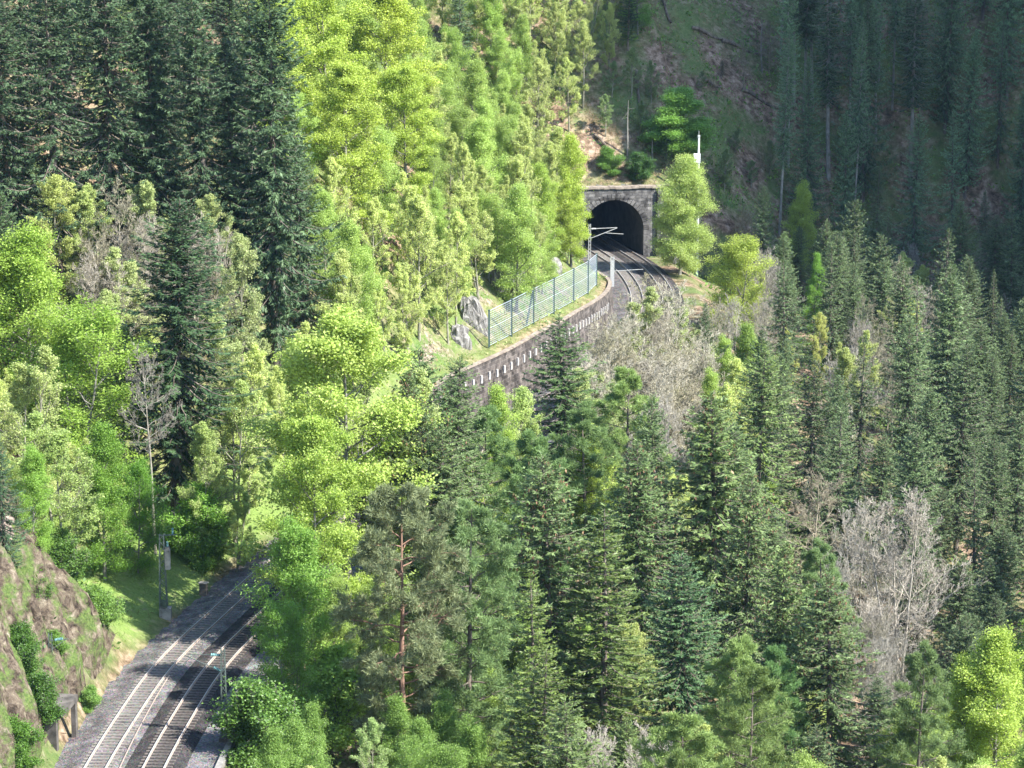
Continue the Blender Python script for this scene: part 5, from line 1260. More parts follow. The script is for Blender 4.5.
(31.6,349.1,'bare',1,12.5,1.07,(1.18,1.16,1.12),1.7,'grey twiggy bare tree, second nearest one right of the bushy tree below the birch'),
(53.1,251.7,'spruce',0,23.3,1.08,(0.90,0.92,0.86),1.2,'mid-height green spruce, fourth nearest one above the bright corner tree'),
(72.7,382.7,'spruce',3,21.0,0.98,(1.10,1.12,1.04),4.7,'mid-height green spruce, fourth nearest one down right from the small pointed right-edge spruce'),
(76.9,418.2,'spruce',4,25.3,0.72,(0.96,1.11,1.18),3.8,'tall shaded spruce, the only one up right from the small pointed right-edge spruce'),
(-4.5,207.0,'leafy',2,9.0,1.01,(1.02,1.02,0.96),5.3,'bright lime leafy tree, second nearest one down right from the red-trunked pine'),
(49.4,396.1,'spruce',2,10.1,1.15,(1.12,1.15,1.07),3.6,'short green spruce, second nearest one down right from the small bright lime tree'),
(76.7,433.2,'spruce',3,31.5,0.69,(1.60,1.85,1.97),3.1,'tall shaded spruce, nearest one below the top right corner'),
(32.5,231.1,'bare',1,10.8,0.91,(1.19,1.17,1.13),3.3,'grey twiggy bare tree, second nearest one right of the cone-hung crooked spruce'),
(50.5,241.1,'spruce',0,21.3,1.15,(0.75,0.76,0.71),1.6,'mid-height dark spruce, third nearest one above the bright corner tree'),
(31.6,318.3,'spruce',5,19.3,1.04,(1.04,1.06,0.99),4.4,'mid-height green spruce, second nearest one up left from the sparse yellow tree'),
(-3.3,188.9,'leafy',0,9.0,0.97,(0.62,0.72,0.60),6.0,'deep green leafy tree, third nearest one down right from the red-trunked pine'),
(-35.3,339.7,'big_spruce',1,38.3,1.38,(0.66,0.76,0.76),5.4,'tall dark spruce, third nearest one above the giant shaggy spruce'),
(66.7,429.5,'spruce',1,27.8,0.73,(1.05,1.21,1.29),5.6,'tall shaded spruce, second nearest one down left from the top right corner'),
(54.1,350.0,'spruce',5,23.3,1.02,(0.85,0.86,0.80),3.7,'mid-height green spruce, second nearest one down left from the small pointed right-edge spruce'),
(-29.6,352.2,'beech',1,17.5,1.06,(1.05,1.05,1.00),4.8,'bright lime beech, eighth nearest one left of the top centre beech'),
(-26.3,285.8,'spruce',2,29.8,0.88,(0.66,0.76,0.76),5.5,'tall dark spruce, nearest one above the giant shaggy spruce'),
(59.6,326.8,'spruce',2,16.4,0.98,(0.90,0.92,0.85),0.9,'mid-height green spruce, twelfth nearest one below the small pointed right-edge spruce'),
(49.1,370.9,'spruce',1,17.0,1.23,(0.88,0.90,0.84),3.1,'mid-height green spruce, third nearest one down right from the small bright lime tree'),
(-10.9,304.8,'light',1,8.7,0.86,(1.04,1.05,0.77),4.9,'pale airy half-leafed tree, fourth nearest one right of the giant shaggy spruce'),
(59.2,397.9,'light',0,11.1,0.99,(1.16,1.18,0.86),1.3,'pale airy half-leafed tree, third nearest one down left from the small pointed right-edge spruce'),
(-0.1,415.3,'light',0,9.4,0.80,(1.00,1.02,0.75),4.9,'pale airy half-leafed tree, ninth nearest one left of the dark fir on the slope'),
(37.5,275.1,'spruce',2,15.3,1.10,(1.08,1.10,1.03),5.1,'short green spruce, third nearest one above the fan-shaped bare tree'),
(27.3,298.5,'light',1,12.4,0.89,(1.19,1.21,0.89),3.9,'pale airy half-leafed tree, nearest one down left from the sparse yellow tree'),
(-8.1,191.0,'leafy',1,9.0,0.97,(0.62,0.72,0.60),4.7,'deep green leafy tree, fifth nearest one below the red-trunked pine'),
(42.2,280.0,'spruce',4,20.2,1.06,(1.02,1.04,0.96),5.0,'mid-height green spruce, fourth nearest one above the fan-shaped bare tree'),
(22.8,192.1,'cone_spruce',0,15.8,1.13,(0.91,0.92,0.86),5.4,'short cone-bearing spruce, the only one below the cone-hung crooked spruce'),
(45.5,307.4,'spruce',5,23.6,1.04,(1.18,1.20,1.12),3.7,'mid-height light olive spruce, second nearest one right of the sparse yellow tree'),
(-11.9,349.9,'light',0,11.4,1.00,(0.96,0.98,0.72),2.1,'pale airy half-leafed tree, nearest one down right from the top centre beech'),
(-3.9,349.9,'leafy',0,10.0,0.97,(1.13,1.13,1.08),6.1,'bright lime leafy tree, sixth nearest one down right from the top centre beech'),
(-10.7,372.6,'light',2,11.9,0.96,(0.98,1.00,0.73),6.1,'pale airy half-leafed tree, nearest one right of the top centre beech'),
(61.8,372.5,'spruce',3,18.1,1.05,(1.15,1.18,1.10),3.7,'mid-height green spruce, third nearest one below the small pointed right-edge spruce'),
(-10.7,207.0,'leafy',1,9.0,0.92,(0.85,0.85,0.80),3.3,'fresh green leafy tree, second nearest one down left from the red-trunked pine'),
(24.0,321.3,'bare',2,10.1,0.84,(1.39,1.36,1.32),0.0,'grey twiggy bare tree, second nearest one below the bushy tree below the birch'),
(77.4,404.7,'spruce',0,19.7,1.08,(0.86,0.88,0.82),4.6,'mid-height green spruce, second nearest one down right from the small pointed right-edge spruce'),
(-16.2,280.0,'leafy',0,12.8,0.97,(1.05,1.05,0.99),1.8,'bright lime leafy tree, second nearest one down right from the giant shaggy spruce'),
(29.7,195.5,'light',1,12.9,1.00,(1.03,1.04,0.76),4.4,'pale airy half-leafed tree, third nearest one left of the bottom right corner'),
(-4.3,325.8,'light',1,9.7,1.01,(1.12,1.14,0.84),3.3,'pale airy half-leafed tree, sixth nearest one up left from the mesh fence'),
(23.0,276.4,'light',0,11.4,0.93,(1.09,1.11,0.81),4.4,'pale airy half-leafed tree, nearest one above the broad olive spruce'),
(49.6,410.4,'spruce',4,25.1,0.66,(1.11,1.28,1.36),3.5,'tall shaded spruce, the only one up right from the small bright lime tree'),
(34.6,293.6,'spruce',0,13.3,1.19,(0.96,0.98,0.91),1.2,'short green spruce, nearest one below the sparse yellow tree'),
(23.8,264.6,'spruce',2,22.8,1.38,(1.39,1.37,1.03),6.1,'mid-height light olive spruce, the only one up right from the broad olive spruce'),
(-9.4,301.5,'leafy',0,8.5,0.82,(0.89,0.89,0.85),5.5,'fresh green leafy tree, third nearest one up left from the mesh fence'),
(69.4,396.2,'spruce',0,18.5,1.05,(0.99,1.01,0.94),2.2,'mid-height green spruce, nearest one below the small pointed right-edge spruce'),
(-12.5,362.6,'leafy',2,13.4,0.87,(1.05,1.05,1.00),3.9,'bright lime leafy tree, nearest one right of the top centre beech'),
(-13.5,418.3,'leafy',2,9.7,1.03,(1.10,1.10,1.05),3.5,'bright lime leafy tree, second nearest one up right from the top centre beech'),
(33.8,250.7,'bare',2,10.7,0.88,(1.22,1.19,1.15),0.4,'grey twiggy bare tree, nearest one down left from the fan-shaped bare tree'),
(62.4,336.9,'spruce',0,18.3,0.94,(1.03,1.05,0.98),5.4,'mid-height green spruce, tenth nearest one below the small pointed right-edge spruce'),
(60.6,305.8,'spruce',0,24.3,1.14,(0.85,0.87,0.81),0.2,'tall green spruce, seventh nearest one up right from the fan-shaped bare tree'),
(5.2,156.5,'spruce',3,22.7,1.20,(1.00,0.99,0.74),3.7,'mid-height green spruce, third nearest one below the mossy silver fir'),
(55.9,335.2,'spruce',2,15.0,0.92,(0.97,0.99,0.92),6.1,'short green spruce, ninth nearest one below the small pointed right-edge spruce'),
(29.4,323.9,'bare',0,9.7,1.00,(1.39,1.37,1.32),4.4,'grey twiggy bare tree, third nearest one below the bushy tree below the birch'),
(-18.7,291.3,'light',0,11.7,1.01,(1.27,1.29,0.94),3.4,'pale airy half-leafed tree, nearest one right of the giant shaggy spruce'),
(-35.9,300.2,'spruce',0,17.8,1.18,(0.66,0.76,0.76),3.9,'mid-height dark spruce, fourth nearest one above the pointed grey-green spruce'),
(64.1,343.5,'spruce',4,17.1,1.30,(0.75,0.76,0.71),0.8,'mid-height dark spruce, sixth nearest one below the small pointed right-edge spruce'),
(-4.4,354.4,'leafy',1,13.8,0.98,(0.91,0.91,0.86),0.7,'fresh green leafy tree, fourth nearest one down right from the top centre beech'),
(23.8,251.3,'spruce',2,12.5,1.55,(0.93,0.95,0.88),1.1,'short green spruce, second nearest one down right from the broad olive spruce'),
(-0.2,337.3,'leafy',0,11.1,0.90,(0.86,0.86,0.82),5.5,'fresh green leafy tree, fourth nearest one up left from the tunnel mouth'),
(40.5,235.3,'spruce',4,11.8,1.16,(0.92,0.94,0.87),5.4,'short green spruce, nearest one above the bright corner tree'),
(2.5,371.9,'light',0,14.3,1.05,(0.97,0.99,0.73),4.9,'pale airy half-leafed tree, eighth nearest one up left from the tunnel mouth'),
(29.9,271.6,'spruce',2,21.4,1.05,(0.70,0.71,0.67),5.9,'mid-height dark spruce, third nearest one below the sparse yellow tree'),
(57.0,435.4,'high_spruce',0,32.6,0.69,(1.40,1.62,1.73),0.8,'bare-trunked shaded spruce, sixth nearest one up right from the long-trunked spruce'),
(43.0,346.5,'spruce',3,15.9,0.88,(1.14,1.17,1.09),3.2,'short green spruce, nearest one up right from the sparse yellow tree'),
(49.6,385.6,'thin_spruce',0,14.7,1.16,(0.84,0.86,0.80),1.9,'slim young spruce, second nearest one down right from the small bright lime tree'),
(-4.0,184.3,'leafy',2,9.0,1.10,(0.62,0.72,0.60),3.2,'deep green leafy tree, eighth nearest one below the red-trunked pine'),
(-10.5,298.2,'light',1,13.7,0.83,(1.30,1.32,0.97),1.4,'pale airy half-leafed tree, third nearest one right of the giant shaggy spruce'),
(-3.7,308.9,'light',1,12.5,1.06,(1.17,1.19,0.87),1.5,'pale airy half-leafed tree, nearest one up left from the mesh fence'),
(54.7,341.6,'spruce',3,20.5,1.04,(1.00,1.02,0.95),4.0,'mid-height green spruce, fifth nearest one below the small pointed right-edge spruce'),
(8.3,404.2,'light',0,10.2,0.94,(1.19,1.22,0.89),3.1,'pale airy half-leafed tree, third nearest one down left from the dark fir on the slope'),
(53.7,378.3,'bare',0,12.8,1.10,(1.24,1.21,1.17),5.9,'grey twiggy bare tree, fourth nearest one down left from the small pointed right-edge spruce'),
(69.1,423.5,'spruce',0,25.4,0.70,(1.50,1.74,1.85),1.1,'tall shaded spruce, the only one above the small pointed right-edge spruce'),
(-5.1,387.2,'leafy',0,12.6,1.02,(1.07,1.07,1.01),3.3,'bright lime leafy tree, sixth nearest one right of the top centre beech'),
(0.9,349.7,'light',0,13.0,0.85,(1.11,1.13,0.83),1.3,'pale airy half-leafed tree, ninth nearest one up left from the tunnel mouth'),
(25.2,224.0,'larch',1,16.2,0.91,(1.02,1.04,0.97),2.7,'soft feathery larch, the only one up left from the cone-hung crooked spruce'),
(42.1,439.7,'high_spruce',1,34.2,0.61,(1.20,1.39,1.48),5.1,'bare-trunked shaded spruce, second nearest one up left from the long-trunked spruce'),
(-6.1,298.9,'light',0,12.3,0.88,(1.31,1.33,0.97),2.6,'pale airy half-leafed tree, second nearest one up left from the mesh fence'),
(-33.4,255.3,'light',0,10.3,0.87,(1.28,1.30,0.95),4.0,'pale airy half-leafed tree, the only one left of the dark freestanding spruce'),
(20.5,271.6,'leafy',1,10.7,0.84,(0.86,0.86,0.82),4.4,'fresh green leafy tree, nearest one above the broad olive spruce'),
(72.3,368.7,'spruce',5,21.3,1.41,(0.92,0.94,0.87),1.4,'mid-height green spruce, fifth nearest one down right from the small pointed right-edge spruce'),
(-13.2,377.9,'leafy',0,13.5,0.98,(0.92,0.92,0.88),0.5,'fresh green leafy tree, second nearest one right of the top centre beech'),
(0.8,333.3,'light',0,14.7,0.93,(1.09,1.11,0.81),0.8,'pale airy half-leafed tree, seventh nearest one up left from the tunnel mouth'),
(17.4,247.1,'leafy',1,8.9,0.83,(0.90,0.90,0.85),0.1,'fresh green leafy tree, the only one below the broad olive spruce'),
(-18.3,340.9,'beech',0,19.8,0.99,(1.06,1.06,1.00),1.9,'bright lime beech, nearest one left of the top centre beech'),
(-0.9,398.3,'leafy',1,11.3,0.95,(1.04,1.04,0.99),0.2,'bright lime leafy tree, ninth nearest one down right from the top centre beech'),
(52.4,401.0,'spruce',2,17.6,1.36,(1.14,1.16,1.08),1.0,'mid-height green spruce, second nearest one right of the small bright lime tree'),
(-3.9,214.4,'light',0,9.0,1.09,(0.95,0.97,0.71),1.6,'pale airy half-leafed tree, the only one down right from the red-trunked pine'),
(-44.9,237.2,'light',1,9.8,0.93,(1.28,1.30,0.95),1.6,'pale airy half-leafed tree, the only one left of the flat-topped left tree'),
(44.8,364.6,'thin_spruce',0,17.4,1.16,(0.75,0.77,0.71),2.4,'slim young spruce, nearest one down right from the small bright lime tree'),
(-7.4,320.6,'light',0,10.5,0.89,(1.06,1.08,0.79),5.7,'pale airy half-leafed tree, sixth nearest one down right from the top centre beech'),
(59.5,407.3,'bare',1,13.3,0.99,(1.19,1.17,1.13),6.1,'grey twiggy bare tree, third nearest one down left from the small pointed right-edge spruce'),
(8.9,422.0,'light',1,10.6,0.89,(1.11,1.13,0.83),1.0,'pale airy half-leafed tree, third nearest one left of the dark fir on the slope'),
(-1.9,204.2,'leafy',1,9.0,0.89,(0.95,0.95,0.90),4.4,'fresh green leafy tree, second nearest one down left from the mossy silver fir'),
(44.0,244.5,'spruce',0,15.3,1.11,(0.82,0.84,0.78),4.2,'short green spruce, nearest one right of the fan-shaped bare tree'),
(58.6,331.7,'thin_spruce',0,13.6,0.99,(1.05,1.07,1.00),2.2,'slim young spruce, fourth nearest one below the small pointed right-edge spruce'),
(42.8,337.2,'bare',2,13.6,0.80,(1.12,1.10,1.06),0.9,'grey twiggy bare tree, nearest one up right from the sparse yellow tree'),
(-6.1,304.9,'leafy',1,9.3,0.93,(0.89,0.89,0.85),4.2,'fresh green leafy tree, second nearest one up left from the mesh fence'),
(43.5,326.5,'bare',0,11.4,0.99,(1.26,1.24,1.20),5.9,'grey twiggy bare tree, third nearest one right of the sparse yellow tree'),
(38.9,255.9,'spruce',2,13.3,0.92,(0.93,0.95,0.88),4.4,'short green spruce, nearest one down right from the fan-shaped bare tree'),
(6.9,409.6,'light',2,12.4,0.88,(1.04,1.06,0.78),5.2,'pale airy half-leafed tree, fourth nearest one left of the dark fir on the slope'),
(-9.9,318.9,'leafy',1,9.6,0.82,(0.86,0.86,0.82),2.2,'fresh green leafy tree, nearest one below the top centre beech'),
(-8.2,209.8,'leafy',0,9.0,0.84,(0.86,0.86,0.82),3.4,'fresh green leafy tree, nearest one below the red-trunked pine'),
(-19.1,285.4,'leafy',0,10.7,0.96,(1.06,1.06,1.01),0.4,'bright lime leafy tree, nearest one down right from the giant shaggy spruce'),
(66.5,360.1,'thin_spruce',1,14.0,0.98,(1.09,1.12,1.04),6.0,'slim young spruce, the only one down right from the small pointed right-edge spruce'),
(4.5,360.7,'light',0,11.6,1.06,(1.07,1.09,0.80),2.0,'pale airy half-leafed tree, nearest one up left from the tunnel mouth'),
(23.4,315.8,'bare',2,12.1,0.98,(1.23,1.20,1.16),2.4,'grey twiggy bare tree, the only one down left from the bushy tree below the birch'),
(27.5,233.8,'larch',1,17.7,1.03,(1.16,1.19,1.11),5.2,'soft feathery larch, the only one left of the fan-shaped bare tree'),
(10.3,413.4,'light',0,10.8,1.08,(1.01,1.03,0.75),2.7,'pale airy half-leafed tree, second nearest one left of the dark fir on the slope'),
(-7.3,413.0,'leafy',1,13.0,0.87,(0.88,0.88,0.84),4.6,'fresh green leafy tree, fourth nearest one right of the top centre beech'),
(15.0,423.2,'light',1,11.3,1.08,(1.07,1.09,0.80),4.4,'pale airy half-leafed tree, the only one up left from the dark fir on the slope'),
(-21.0,333.9,'beech',1,18.8,0.94,(0.94,0.94,0.89),6.1,'fresh green beech, the only one up left from the top centre beech'),
(46.3,256.5,'spruce',0,14.9,1.26,(1.03,1.05,0.98),6.2,'short green spruce, second nearest one right of the fan-shaped bare tree'),
(35.2,197.3,'light',2,12.3,1.10,(0.96,0.98,0.71),5.9,'pale airy half-leafed tree, second nearest one left of the bottom right corner'),
(-12.8,175.1,'light',0,9.0,0.97,(1.00,1.02,0.74),2.8,'pale airy half-leafed tree, the only one down left from the red-trunked pine'),
(49.0,273.1,'spruce',0,19.4,0.88,(0.94,0.96,0.89),6.2,'mid-height green spruce, third nearest one up right from the fan-shaped bare tree'),
(46.2,268.1,'spruce',5,19.3,0.83,(0.99,1.01,0.94),3.4,'mid-height green spruce, second nearest one up right from the fan-shaped bare tree'),
(-14.1,209.6,'leafy',0,9.0,0.91,(0.92,0.92,0.88),5.3,'fresh green leafy tree, second nearest one left of the red-trunked pine'),
(-26.6,316.5,'beech',0,14.7,0.81,(0.99,0.99,0.94),3.7,'bright lime beech, fifth nearest one left of the top centre beech'),
(8.6,213.1,'light',2,12.3,1.02,(0.97,0.99,0.72),4.1,'pale airy half-leafed tree, nearest one down right from the mossy silver fir'),
(39.4,269.0,'spruce',2,14.3,1.05,(1.07,1.10,1.02),1.4,'short green spruce, nearest one above the fan-shaped bare tree'),
(-2.4,411.7,'leafy',1,12.1,0.89,(0.96,1.01,0.85),5.5,'fresh green leafy tree, fifth nearest one right of the top centre beech'),
(-29.5,295.3,'spruce',4,16.8,0.91,(0.66,0.76,0.76),5.7,'mid-height dark spruce, second nearest one up left from the giant shaggy spruce'),
(31.3,208.8,'leafy',2,12.0,0.99,(0.86,0.86,0.82),6.0,'fresh green leafy tree, the only one down left from the bright corner tree'),
(39.1,312.5,'bare',1,9.6,1.05,(1.34,1.32,1.27),5.7,'grey twiggy bare tree, second nearest one down right from the sparse yellow tree'),
(-11.1,338.4,'leafy',2,12.6,0.93,(1.06,1.06,1.01),3.4,'bright lime leafy tree, nearest one down right from the top centre beech'),
(-6.9,338.2,'leafy',2,9.9,1.07,(0.82,0.82,0.78),5.6,'fresh green leafy tree, fifth nearest one down right from the top centre beech'),
(11.2,177.4,'larch',0,19.4,1.21,(1.29,1.27,0.95),2.4,'soft feathery larch, nearest one down right from the mossy silver fir'),
(10.8,256.2,'larch',1,20.6,1.18,(1.41,1.39,1.05),0.5,'soft feathery larch, the only one down right from the spruce before the wall'),
(31.9,227.0,'bare',1,11.6,1.09,(1.25,1.23,1.19),5.4,'grey twiggy bare tree, nearest one right of the cone-hung crooked spruce'),
(59.6,380.3,'light',1,13.9,0.85,(1.16,1.18,0.86),5.9,'pale airy half-leafed tree, nearest one down left from the small pointed right-edge spruce'),
(58.8,431.6,'high_spruce',1,31.5,0.66,(1.39,1.61,1.72),2.8,'bare-trunked shaded spruce, fifth nearest one up right from the long-trunked spruce'),
(7.4,217.7,'leafy',1,8.2,0.85,(0.95,0.95,0.90),6.0,'bright lime leafy tree, the only one below the mossy silver fir'),
(47.8,334.2,'spruce',3,21.3,0.90,(1.08,1.10,1.03),1.9,'mid-height green spruce, nearest one right of the sparse yellow tree'),
(15.0,271.5,'bare',1,13.7,1.03,(1.38,1.35,1.31),0.1,'grey twiggy bare tree, second nearest one up left from the broad olive spruce'),
(38.6,307.0,'bare',1,13.4,1.07,(1.34,1.32,1.28),5.4,'grey twiggy bare tree, nearest one down right from the sparse yellow tree'),
(33.6,260.0,'bare',1,12.0,0.91,(1.43,1.40,1.36),0.0,'grey twiggy bare tree, the only one up left from the fan-shaped bare tree'),
(2.8,321.9,'light',2,10.5,0.83,(0.96,0.98,0.72),4.0,'pale airy half-leafed tree, nearest one above the mesh fence'),
(-5.2,358.8,'light',2,13.5,0.94,(1.13,1.15,0.84),2.7,'pale airy half-leafed tree, fourth nearest one down right from the top centre beech'),
(47.7,355.7,'spruce',3,16.3,1.21,(1.11,1.14,1.06),3.4,'mid-height green spruce, second nearest one up right from the sparse yellow tree'),
(1.3,408.2,'leafy',1,11.2,0.91,(0.92,0.92,0.88),0.8,'fresh green leafy tree, nearest one left of the dark fir on the slope'),
(-5.2,416.6,'light',1,8.9,0.89,(1.12,1.14,0.84),3.6,'pale airy half-leafed tree, fifth nearest one right of the top centre beech'),
(23.7,291.5,'light',2,13.1,0.99,(1.33,1.35,0.99),3.3,'pale airy half-leafed tree, second nearest one left of the sparse yellow tree'),
(13.8,252.4,'bare',1,9.5,1.09,(1.20,1.17,1.14),4.1,'grey twiggy bare tree, second nearest one down left from the broad olive spruce'),
(42.1,330.1,'bare',1,11.6,0.89,(1.20,1.17,1.14),4.7,'grey twiggy bare tree, nearest one right of the sparse yellow tree'),
(-15.3,285.4,'leafy',0,8.3,1.00,(0.94,1.00,0.84),3.2,'fresh green leafy tree, third nearest one down right from the giant shaggy spruce'),
(-5.2,405.7,'light',1,8.7,0.89,(1.08,1.10,0.81),0.1,'pale airy half-leafed tree, fourth nearest one right of the top centre beech'),
(-9.9,292.4,'light',0,14.6,0.99,(1.23,1.25,0.92),4.2,'pale airy half-leafed tree, fourth nearest one up left from the mesh fence'),
(64.4,367.1,'thin_spruce',0,17.2,0.88,(0.71,0.72,0.67),0.1,'slim young spruce, second nearest one below the small pointed right-edge spruce'),
(3.4,420.5,'light',1,9.8,0.86,(1.20,1.22,0.89),2.1,'pale airy half-leafed tree, seventh nearest one left of the dark fir on the slope'),
(-8.1,204.5,'leafy',1,9.0,1.04,(1.11,1.11,1.05),3.7,'bright lime leafy tree, second nearest one below the red-trunked pine'),
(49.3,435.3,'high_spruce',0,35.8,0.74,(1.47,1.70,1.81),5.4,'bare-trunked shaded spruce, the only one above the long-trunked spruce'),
(24.3,309.4,'leafy',0,9.6,0.82,(1.09,1.09,1.03),1.3,'bright lime leafy tree, second nearest one below the bushy tree below the birch'),
(53.3,393.9,'thin_spruce',0,17.9,1.20,(1.14,1.17,1.09),4.4,'slim young spruce, fourth nearest one right of the small bright lime tree'),
(-8.6,345.2,'leafy',0,11.8,0.89,(0.99,0.99,0.94),3.2,'bright lime leafy tree, second nearest one down right from the top centre beech'),
(26.0,305.7,'leafy',1,12.3,0.90,(0.74,0.78,0.66),4.4,'fresh green leafy tree, nearest one below the bushy tree below the birch'),
(-0.4,220.9,'light',0,9.0,0.80,(1.19,1.22,0.89),0.4,'pale airy half-leafed tree, the only one down left from the spruce with reddish cones'),
(1.8,346.5,'light',1,9.2,1.04,(0.95,0.97,0.71),3.7,'pale airy half-leafed tree, fifth nearest one up left from the tunnel mouth'),
(54.2,439.3,'spruce',0,24.5,0.69,(1.48,1.70,1.82),4.0,'tall shaded spruce, second nearest one up right from the long-trunked spruce'),
(43.9,411.9,'spruce',3,27.2,0.63,(0.99,1.15,1.22),2.7,'tall shaded spruce, the only one above the small bright lime tree'),
(60.7,390.0,'light',0,10.2,1.09,(1.08,1.10,0.81),3.3,'pale airy half-leafed tree, second nearest one down left from the small pointed right-edge spruce'),
(-13.2,411.2,'leafy',1,8.9,0.89,(0.92,0.92,0.87),2.8,'fresh green leafy tree, nearest one up right from the top centre beech'),
(32.9,235.5,'bare',0,10.6,1.00,(1.14,1.11,1.08),3.9,'grey twiggy bare tree, second nearest one up right from the cone-hung crooked spruce'),
(2.7,413.6,'light',2,11.5,0.91,(1.19,1.21,0.89),0.7,'pale airy half-leafed tree, eighth nearest one left of the dark fir on the slope'),
(-8.3,361.2,'leafy',2,10.5,0.86,(0.90,0.90,0.85),0.3,'fresh green leafy tree, third nearest one down right from the top centre beech'),
(-10.1,387.9,'light',0,13.5,0.87,(1.16,1.18,0.86),5.0,'pale airy half-leafed tree, second nearest one right of the top centre beech'),
(55.8,271.5,'spruce',2,18.9,1.08,(1.01,1.03,0.96),3.9,'mid-height green spruce, fourth nearest one right of the fan-shaped bare tree'),
(3.6,355.4,'light',2,10.7,0.87,(1.05,1.07,0.78),3.5,'pale airy half-leafed tree, second nearest one up left from the tunnel mouth'),
(32.8,278.8,'spruce',4,18.2,0.96,(0.99,1.01,0.94),3.6,'mid-height green spruce, second nearest one below the sparse yellow tree'),
(0.3,402.0,'leafy',2,11.6,0.92,(1.11,1.11,1.06),1.2,'bright lime leafy tree, eighth nearest one right of the top centre beech'),
(-11.1,212.9,'leafy',0,9.0,0.99,(0.89,0.89,0.85),4.1,'fresh green leafy tree, nearest one left of the red-trunked pine'),
(-6.2,252.4,'spruce',3,15.0,1.18,(1.05,1.10,0.91),5.8,'short green spruce, the only one up right from the brown-topped spruce by the wall'),
(48.1,405.8,'thin_spruce',1,15.1,1.16,(1.05,1.07,0.99),3.1,'slim young spruce, nearest one right of the small bright lime tree'),
(40.6,395.0,'spruce',0,11.9,1.02,(1.17,1.22,1.01),0.1,'short green spruce, nearest one below the small bright lime tree'),
(-1.2,324.7,'light',1,9.6,0.95,(0.99,1.01,0.74),6.1,'pale airy half-leafed tree, second nearest one above the mesh fence'),
(34.0,222.5,'bare',1,10.3,0.90,(1.18,1.16,1.13),2.7,'grey twiggy bare tree, the only one left of the bright corner tree'),
(68.0,435.4,'spruce',4,25.7,0.65,(1.47,1.69,1.81),0.3,'tall shaded spruce, nearest one down left from the top right corner'),
(11.5,417.8,'light',1,10.8,0.82,(1.02,1.04,0.76),4.9,'pale airy half-leafed tree, nearest one left of the dark fir on the slope'),
(39.5,408.2,'high_spruce',1,30.4,0.76,(1.16,1.33,1.42),3.3,'bare-trunked shaded spruce, the only one down left from the long-trunked spruce'),
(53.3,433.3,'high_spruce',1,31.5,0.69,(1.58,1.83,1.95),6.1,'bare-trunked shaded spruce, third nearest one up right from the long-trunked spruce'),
(0.5,216.6,'leafy',0,9.0,0.98,(1.10,1.10,1.05),4.5,'bright lime leafy tree, second nearest one down left from the spruce with reddish cones'),
(-37.0,228.9,'light',0,9.1,0.89,(1.09,1.11,0.81),5.5,'pale airy half-leafed tree, second nearest one down left from the pale-trunked bare tree'),
(-31.2,305.3,'spruce',0,17.3,1.08,(0.66,0.76,0.76),3.8,'mid-height dark spruce, second nearest one above the giant shaggy spruce'),
(-5.4,312.8,'light',2,8.7,0.99,(1.13,1.15,0.84),5.9,'pale airy half-leafed tree, third nearest one up left from the mesh fence'),
(-2.6,228.8,'leafy',2,9.0,1.01,(0.86,0.86,0.82),5.1,'fresh green leafy tree, the only one left of the spruce with reddish cones'),
(37.0,301.0,'light',0,14.1,0.89,(0.96,0.98,0.72),3.9,'pale airy half-leafed tree, second nearest one down right from the sparse yellow tree'),
(71.0,390.1,'spruce',5,19.9,0.90,(1.18,1.21,1.12),0.4,'mid-height light olive spruce, third nearest one down right from the small pointed right-edge spruce'),
(-24.5,250.8,'light',0,14.9,0.87,(1.32,1.35,0.98),0.9,'pale airy half-leafed tree, the only one down right from the dark freestanding spruce'),
(1.1,360.3,'leafy',1,9.0,0.95,(0.71,0.75,0.64),0.8,'fresh green leafy tree, third nearest one up left from the tunnel mouth'),
(30.5,218.9,'spruce',1,12.1,1.39,(0.82,0.83,0.78),4.4,'short green spruce, the only one down right from the cone-hung crooked spruce'),
(2.8,240.2,'spruce',5,13.7,1.53,(1.06,1.04,0.79),5.5,'short green spruce, nearest one above the spruce with reddish cones'),
(32.6,358.4,'bare',1,10.5,0.93,(1.26,1.23,1.20),0.6,'grey twiggy bare tree, nearest one down right from the bushy tree below the birch'),
(6.3,412.8,'light',1,11.7,0.80,(0.95,0.97,0.71),0.1,'pale airy half-leafed tree, fifth nearest one left of the dark fir on the slope'),
(60.0,413.4,'spruce',2,24.7,0.83,(1.32,1.52,1.63),0.4,'tall shaded spruce, the only one left of the small pointed right-edge spruce'),
(34.2,340.7,'spruce',1,14.8,1.18,(1.01,1.03,0.96),0.8,'short green spruce, nearest one up left from the sparse yellow tree'),
(-10.7,287.0,'light',1,10.3,0.91,(1.20,1.22,0.89),2.8,'pale airy half-leafed tree, the only one above the brown-topped spruce by the wall'),
(56.7,382.3,'light',0,10.5,0.89,(1.08,1.10,0.81),1.5,'pale airy half-leafed tree, fourth nearest one down left from the small pointed right-edge spruce'),
(38.3,223.8,'leafy',1,10.0,0.83,(0.84,0.84,0.80),0.4,'fresh green leafy tree, the only one left of the bright corner tree'),
(56.4,360.5,'bare',2,13.1,0.88,(1.24,1.22,1.18),5.4,'grey twiggy bare tree, sixth nearest one down left from the small pointed right-edge spruce'),
(17.0,256.0,'light',1,12.2,0.82,(1.27,1.30,0.95),1.9,'pale airy half-leafed tree, second nearest one left of the broad olive spruce'),
(1.6,178.4,'fir',0,20.6,1.20,(1.01,1.00,0.75),2.2,'dense silver fir, the only one down left from the mossy silver fir'),
(51.3,296.7,'spruce',5,15.7,1.23,(0.81,0.82,0.77),0.3,'short dark spruce, sixth nearest one up right from the fan-shaped bare tree'),
(80.7,443.5,'spruce',1,31.7,0.65,(1.50,1.73,1.84),4.0,'tall shaded spruce, the only one right of the top right corner'),
